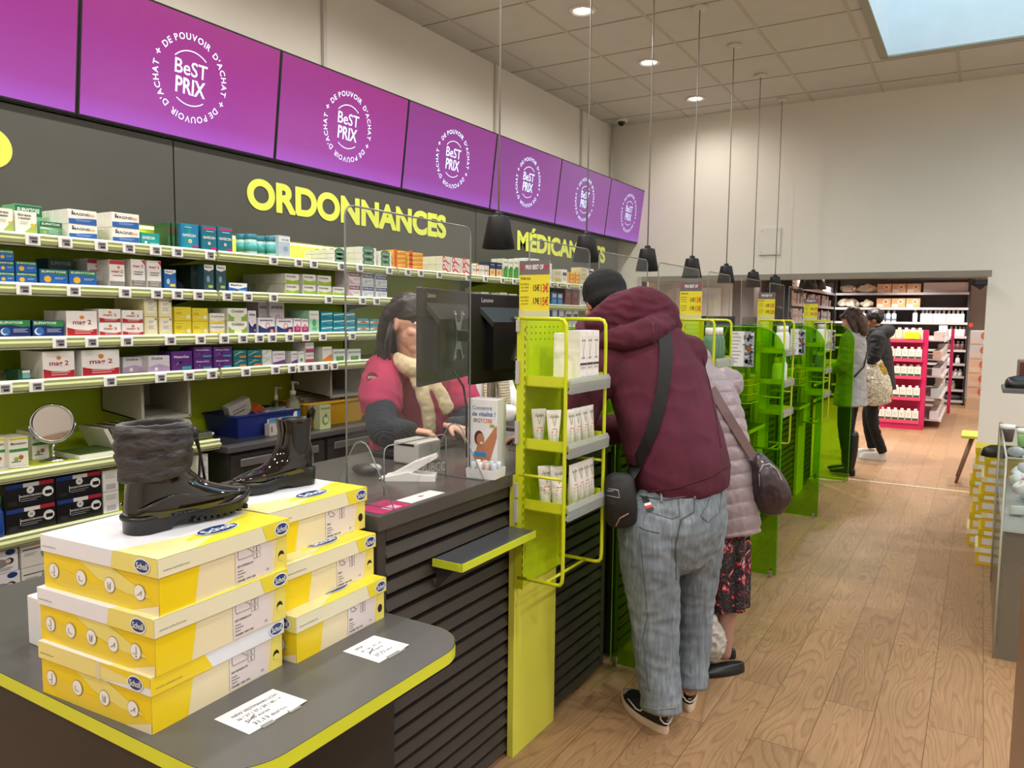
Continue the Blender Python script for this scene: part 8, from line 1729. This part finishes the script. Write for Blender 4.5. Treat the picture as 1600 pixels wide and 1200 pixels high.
for k in range(3): s = MB(); s.box((gx0+.03+.17*k, gy+.01, gz[0]+.19 if False else 1.475), (gx0+.17+.17*k, gy+.28, 1.475+.05), M(['9fc4c0', 'dfe2e2', 'b9d0cc'][k], .4), bev=.006); tag(s.build('stacked_pack'), 'flat pale pack on top of the magenta gondola, %s from the left' % ORD[k], 'pack', 'flat packs on top of the gondola') if False else None
# pendants seen in the second room
for k, (u, yy) in enumerate(((1262, 10.6), (1277, 11.2))):
    c0 = at(u, 452, y=yy); t = thing('pendant_lamp', ['left', 'right'][k]+' one of two small black pendants hanging in the second room', 'pendant lamp', (c0.x, yy, c0.z), group='black pendants in the second room')
    s = MB(); s.lathe([(.05, .18), (.09, .15), (.12, 0), (.11, .0), (.08, .14), (.02, .16)], (0, 0, 0), BLACK, seg=20); s.build('lamp_shade', t, local=True); s = MB(); s.tube([(0, 0, .17), (0, 0, 2.62-c0.z)], .006, BLACK, seg=6); s.build('cord', t, local=True)

# ================================================================== right-hand side of the shop
# clear bin full of bargains
CLR = M('c9d0cc', .1, alpha=.28)
t = thing('clear_bin', 'clear acrylic bargain bin on a smoky base at the right edge of the photo', 'bin', (.45, 4.9, 0))
x0, x1, y0, y1 = .13, .78, 4.23, 5.5
s = MB(); bm__ = M('7b6f62', .25, coat=.3, alpha=.92); s.box((x0+.015, y0+.015, 0), (x1-.015, y1-.015, .61), bm__); s.build('base', t)
s = MB(); s.box((x0, y0, .62), (x1, y1, .635), M('c2c6c2', .2, alpha=.6)); s.build('bin_floor', t)
for a, b in (((x0, y0, 0), (x1, y0+.008, .97)), ((x0, y1-.008, 0), (x1, y1, .97)), ((x0, y0+.008, 0), (x0+.008, y1-.008, .97)), ((x1-.008, y0+.008, 0), (x1, y1-.008, .97))):
    s = MB(); s.box(a, b, GLASS); s.build('acrylic_wall', t)
s = MB(); s.tube([(x0, y0, .97), (x1, y0, .97), (x1, y1, .97), (x0, y1, .97)], .005, M('b9c2bd', .15), seg=6, closed=True)
for x, y in ((x0, y0), (x0, y1), (x1, y0)): s.tube([(x, y, 0), (x, y, .97)], .005, M('a8aca0', .15), seg=6)
s.build('polished_edge', t)
s = MB(); s.box((x0, y1+.01, 0), (x0+.02, y1+.5, .94), M('b39a70', .5)); tag(s.build('wooden_upright'), 'thin pale wooden upright behind the clear bin', 'panel')
rnd = random.Random(11); kinds = [('white round tub lying in the clear bin', 'tub'), ('pink packet lying in the clear bin', 'packet'), ('pale blue packet lying in the clear bin', 'packet'), ('clear plastic bag lying in the clear bin', 'bag')]
for k in range(64):
    layer = k//22; x = rnd.uniform(x0+.07, x0+.5); y = rnd.uniform(y0+.07, y1-.08); z = .64+.085*layer; kd = rnd.choice((0, 0, 1, 2, 3)); s = MB()
    if kd == 0: s.lathe([(.032, 0), (.034, .005), (.034, .04), (.03, .045), (.015, .046), (.013, .04), (.001, .04)], (0, 0, 0), M(rnd.choice(('e2e4e2', 'cfd6d4', 'a9b4b4')), .3), seg=14)
    elif kd == 1: s.box((-.04, -.03, 0), (.04, .03, .03), M(rnd.choice(('e0587a', 'd98aa8', 'e8a0b4')), .3), bev=.012)
    elif kd == 2: s.box((-.05, -.035, 0), (.05, .035, .03), M(rnd.choice(('b4d2dc', 'cfe2e6', 'a8c0e0')), .3), bev=.012)
    else: s.ball((0, 0, .03), (.05, .04, .03), M('c8d0d2', .15, alpha=.7), seg=10, rings=6)
    if layer == 0 and y < y0+.4 and k % 3 == 0: s = MB(); s.box((-.06, -.03, 0), (.06, .03, .05), M('a8402c', .4), bev=.006); kd = 9
    o = s.build('bargain_item', local=True); o.location = (x, y, z); o.rotation_euler = (rnd.uniform(-.6, .6), rnd.uniform(-.6, .6), rnd.uniform(0, 3)); lb, ct_ = kinds[kd] if kd < 9 else ('red box at the bottom of the clear bin', 'box'); tag(o, lb, ct_, 'goods: '+lb)
for k, (x, y, z, c1, c2, lb) in enumerate(((.16, 5.35, .9, '5a4a48', 'dfe2e2', 'dark brown tub with a white lid on top of the bin'), (.24, 5.2, .9, '9fd08a', 'e6ece4', 'pale green bottle with a white cap on top of the bin'))):
    s = MB(); s.lathe([(.03, 0), (.038, .07), (.036, .075)], (0, 0, 0), M(c1, .4), seg=16); s.lathe([(.04, .075), (.04, .10), (.001, .10)], (0, 0, 0), M(c2, .3), seg=16); o = s.build('lotion_tub', local=True); o.location = (x, y, z); tag(o, lb, 'tub')
s = MB(); s.tube([(-.09, 0, .03), (-.03, 0, .045), (.1, 0, .02)], [.018, .026, .022], M('2c3428', .6), seg=10); o = s.build('hair_brush', local=True); o.location = (.33, 5.1, .93); o.rotation_euler = (0, .3, -.4); tag(o, 'dark green rounded item with a cork coloured end leaning on the bin', 'brush')
# wooden unit edge in the corner
s = MB()
s.box((.132, 1.5, 0), (.8, 2.5, .93), M('6b4630', .45, coat=.2, scale=3, var=.12), bev=.003); tag(s.build('wooden_cabinet'), 'reddish brown wooden cabinet edge in the lower right corner of the photo', 'cabinet')
# shoe stand
t = thing('shoe_stand', 'dark metal shoe stand shelf on a pole at the right edge', 'stand', (.45, 5.8, 0))
s = MB(); s.box((.13, 5.60, 1.165), (.8, 6.05, 1.19), M('6f6f70', .35, .5), bev=.002); s.build('shelf', t)
s = MB(); s.box((.48, 5.78, .0), (.52, 5.82, 1.165), M('2b2d30', .4)); s.build('pole', t)
s = MB(); s.box((.42, 5.62, .0), (.78, 5.84, .02), M('2b2d30', .4)); s.build('foot_plate', t)
for k, (y, lb) in enumerate(((5.74, 'nearer black shoe lying on the dark metal stand'), (5.90, 'farther black shoe lying on the dark metal stand'))):
    z = 1.191; s = MB(); o_ = solepts(.27, heel=.035, ball=.045); pl = [(x, y_) for x, y_ in o_]+[(x, -y_) for x, y_ in o_[-2:0:-1]]
    def rg(k_, zz, f0=1.0): return [Vector((x*f0, y_*k_, zz+.0)) for x, y_ in pl]
    loft(s, [rg(.95, 0), rg(1, .012), rg(1.0, .02)], RUB); loft(s, [rg(.96, .02), rg(.92, .038, .985), rg(.74, .055, .93), rg(.5, .066, .8), rg(.3, .07, .6)], M('10171a', .35, coat=.3))
    o = s.build('black_shoe', local=True); o.location = (.415, y, z); o.rotation_euler = (0, -.0, PI); tag(o, lb, 'shoe', 'black shoes on the metal stand')
s = MB(); s.box((.21, 6.0, 1.19), (.35, 6.04, 1.36), M('8c7a70', .4, alpha=.8), bev=.01)
for k in range(3): s.box((.225+.04*k, 5.995, 1.21), (.25+.04*k, 6.0, 1.34), M('5c2f24', .5))
tag(s.build('accessory_pouch'), 'clear pouch with brown strips standing behind the black shoes', 'pouch')
# stacks of yellow shoe boxes against the wall
for st_, (x, y, n_) in enumerate(((.055, 5.86, 6), (-.0, 6.35, 6))):
    for k in range(n_):
        s = MB(); z = .118*k; dx = .012*((k*7) % 3-1); s.box((x+dx, y, z), (x+.32+dx, y+.3, z+.085), M('d9b81a', .4)); s.box((x-.004+dx, y-.004, z+.08), (x+.324+dx, y+.304, z+.1165), M('cdb81c' if k % 2 else 'e0d9b0', .4)); s.box((x+.03+dx, y-.0012-.004, z+.085), (x+.12+dx, y-.004, z+.11), M('dfe2e6', .4)); s.box((x+.02+dx, y-.001, z+.02), (x+.1+dx, y, z+.06), M('d8d8e0', .4))
        tag(s.build('shoe_box'), 'yellow shoe box in the %s stack beyond the clear bin, %s from the floor' % (['nearer', 'farther'][st_], ORD[k]), 'box', 'yellow shoe boxes beyond the clear bin')
s = MB(); o_ = solepts(.24, heel=.035, ball=.042); pl = [(x, y_) for x, y_ in o_]+[(x, -y_) for x, y_ in o_[-2:0:-1]]
loft(s, [[Vector((x*f, y_*k_, zz)) for x, y_ in pl] for k_, zz, f in ((.95, 0, 1), (1, .015, 1), (.95, .03, .99), (.8, .055, .95), (.5, .075, .8), (.3, .08, .6))], M('0d0f11', .4)); o = s.build('black_clog', local=True); o.location = (.28, 5.98, .71); o.rotation_euler = (0, 0, PI); tag(o, 'black clog on top of the nearer yellow stack', 'shoe')
# stool with lime seat
t = thing('stool', 'lime seated stool with brown splayed wooden legs just beyond the opening', 'stool', (.10, 8.95, 0))
s = MB(); s.box((-.12, 8.72, .455), (.32, 9.16, .485), M('c3cf3a', .4), bev=.012); s.build('seat', t)
for sx_, sy_ in ((-1, -1), (1, -1), (-1, 1), (1, 1)): s = MB(); s.tube([(.10+sx_*.12, 8.94+sy_*.12, .455), (.10+sx_*.24, 8.94+sy_*.2, .0)], [.02, .014], M('7c5a48', .45), seg=10); s.build('leg', t)
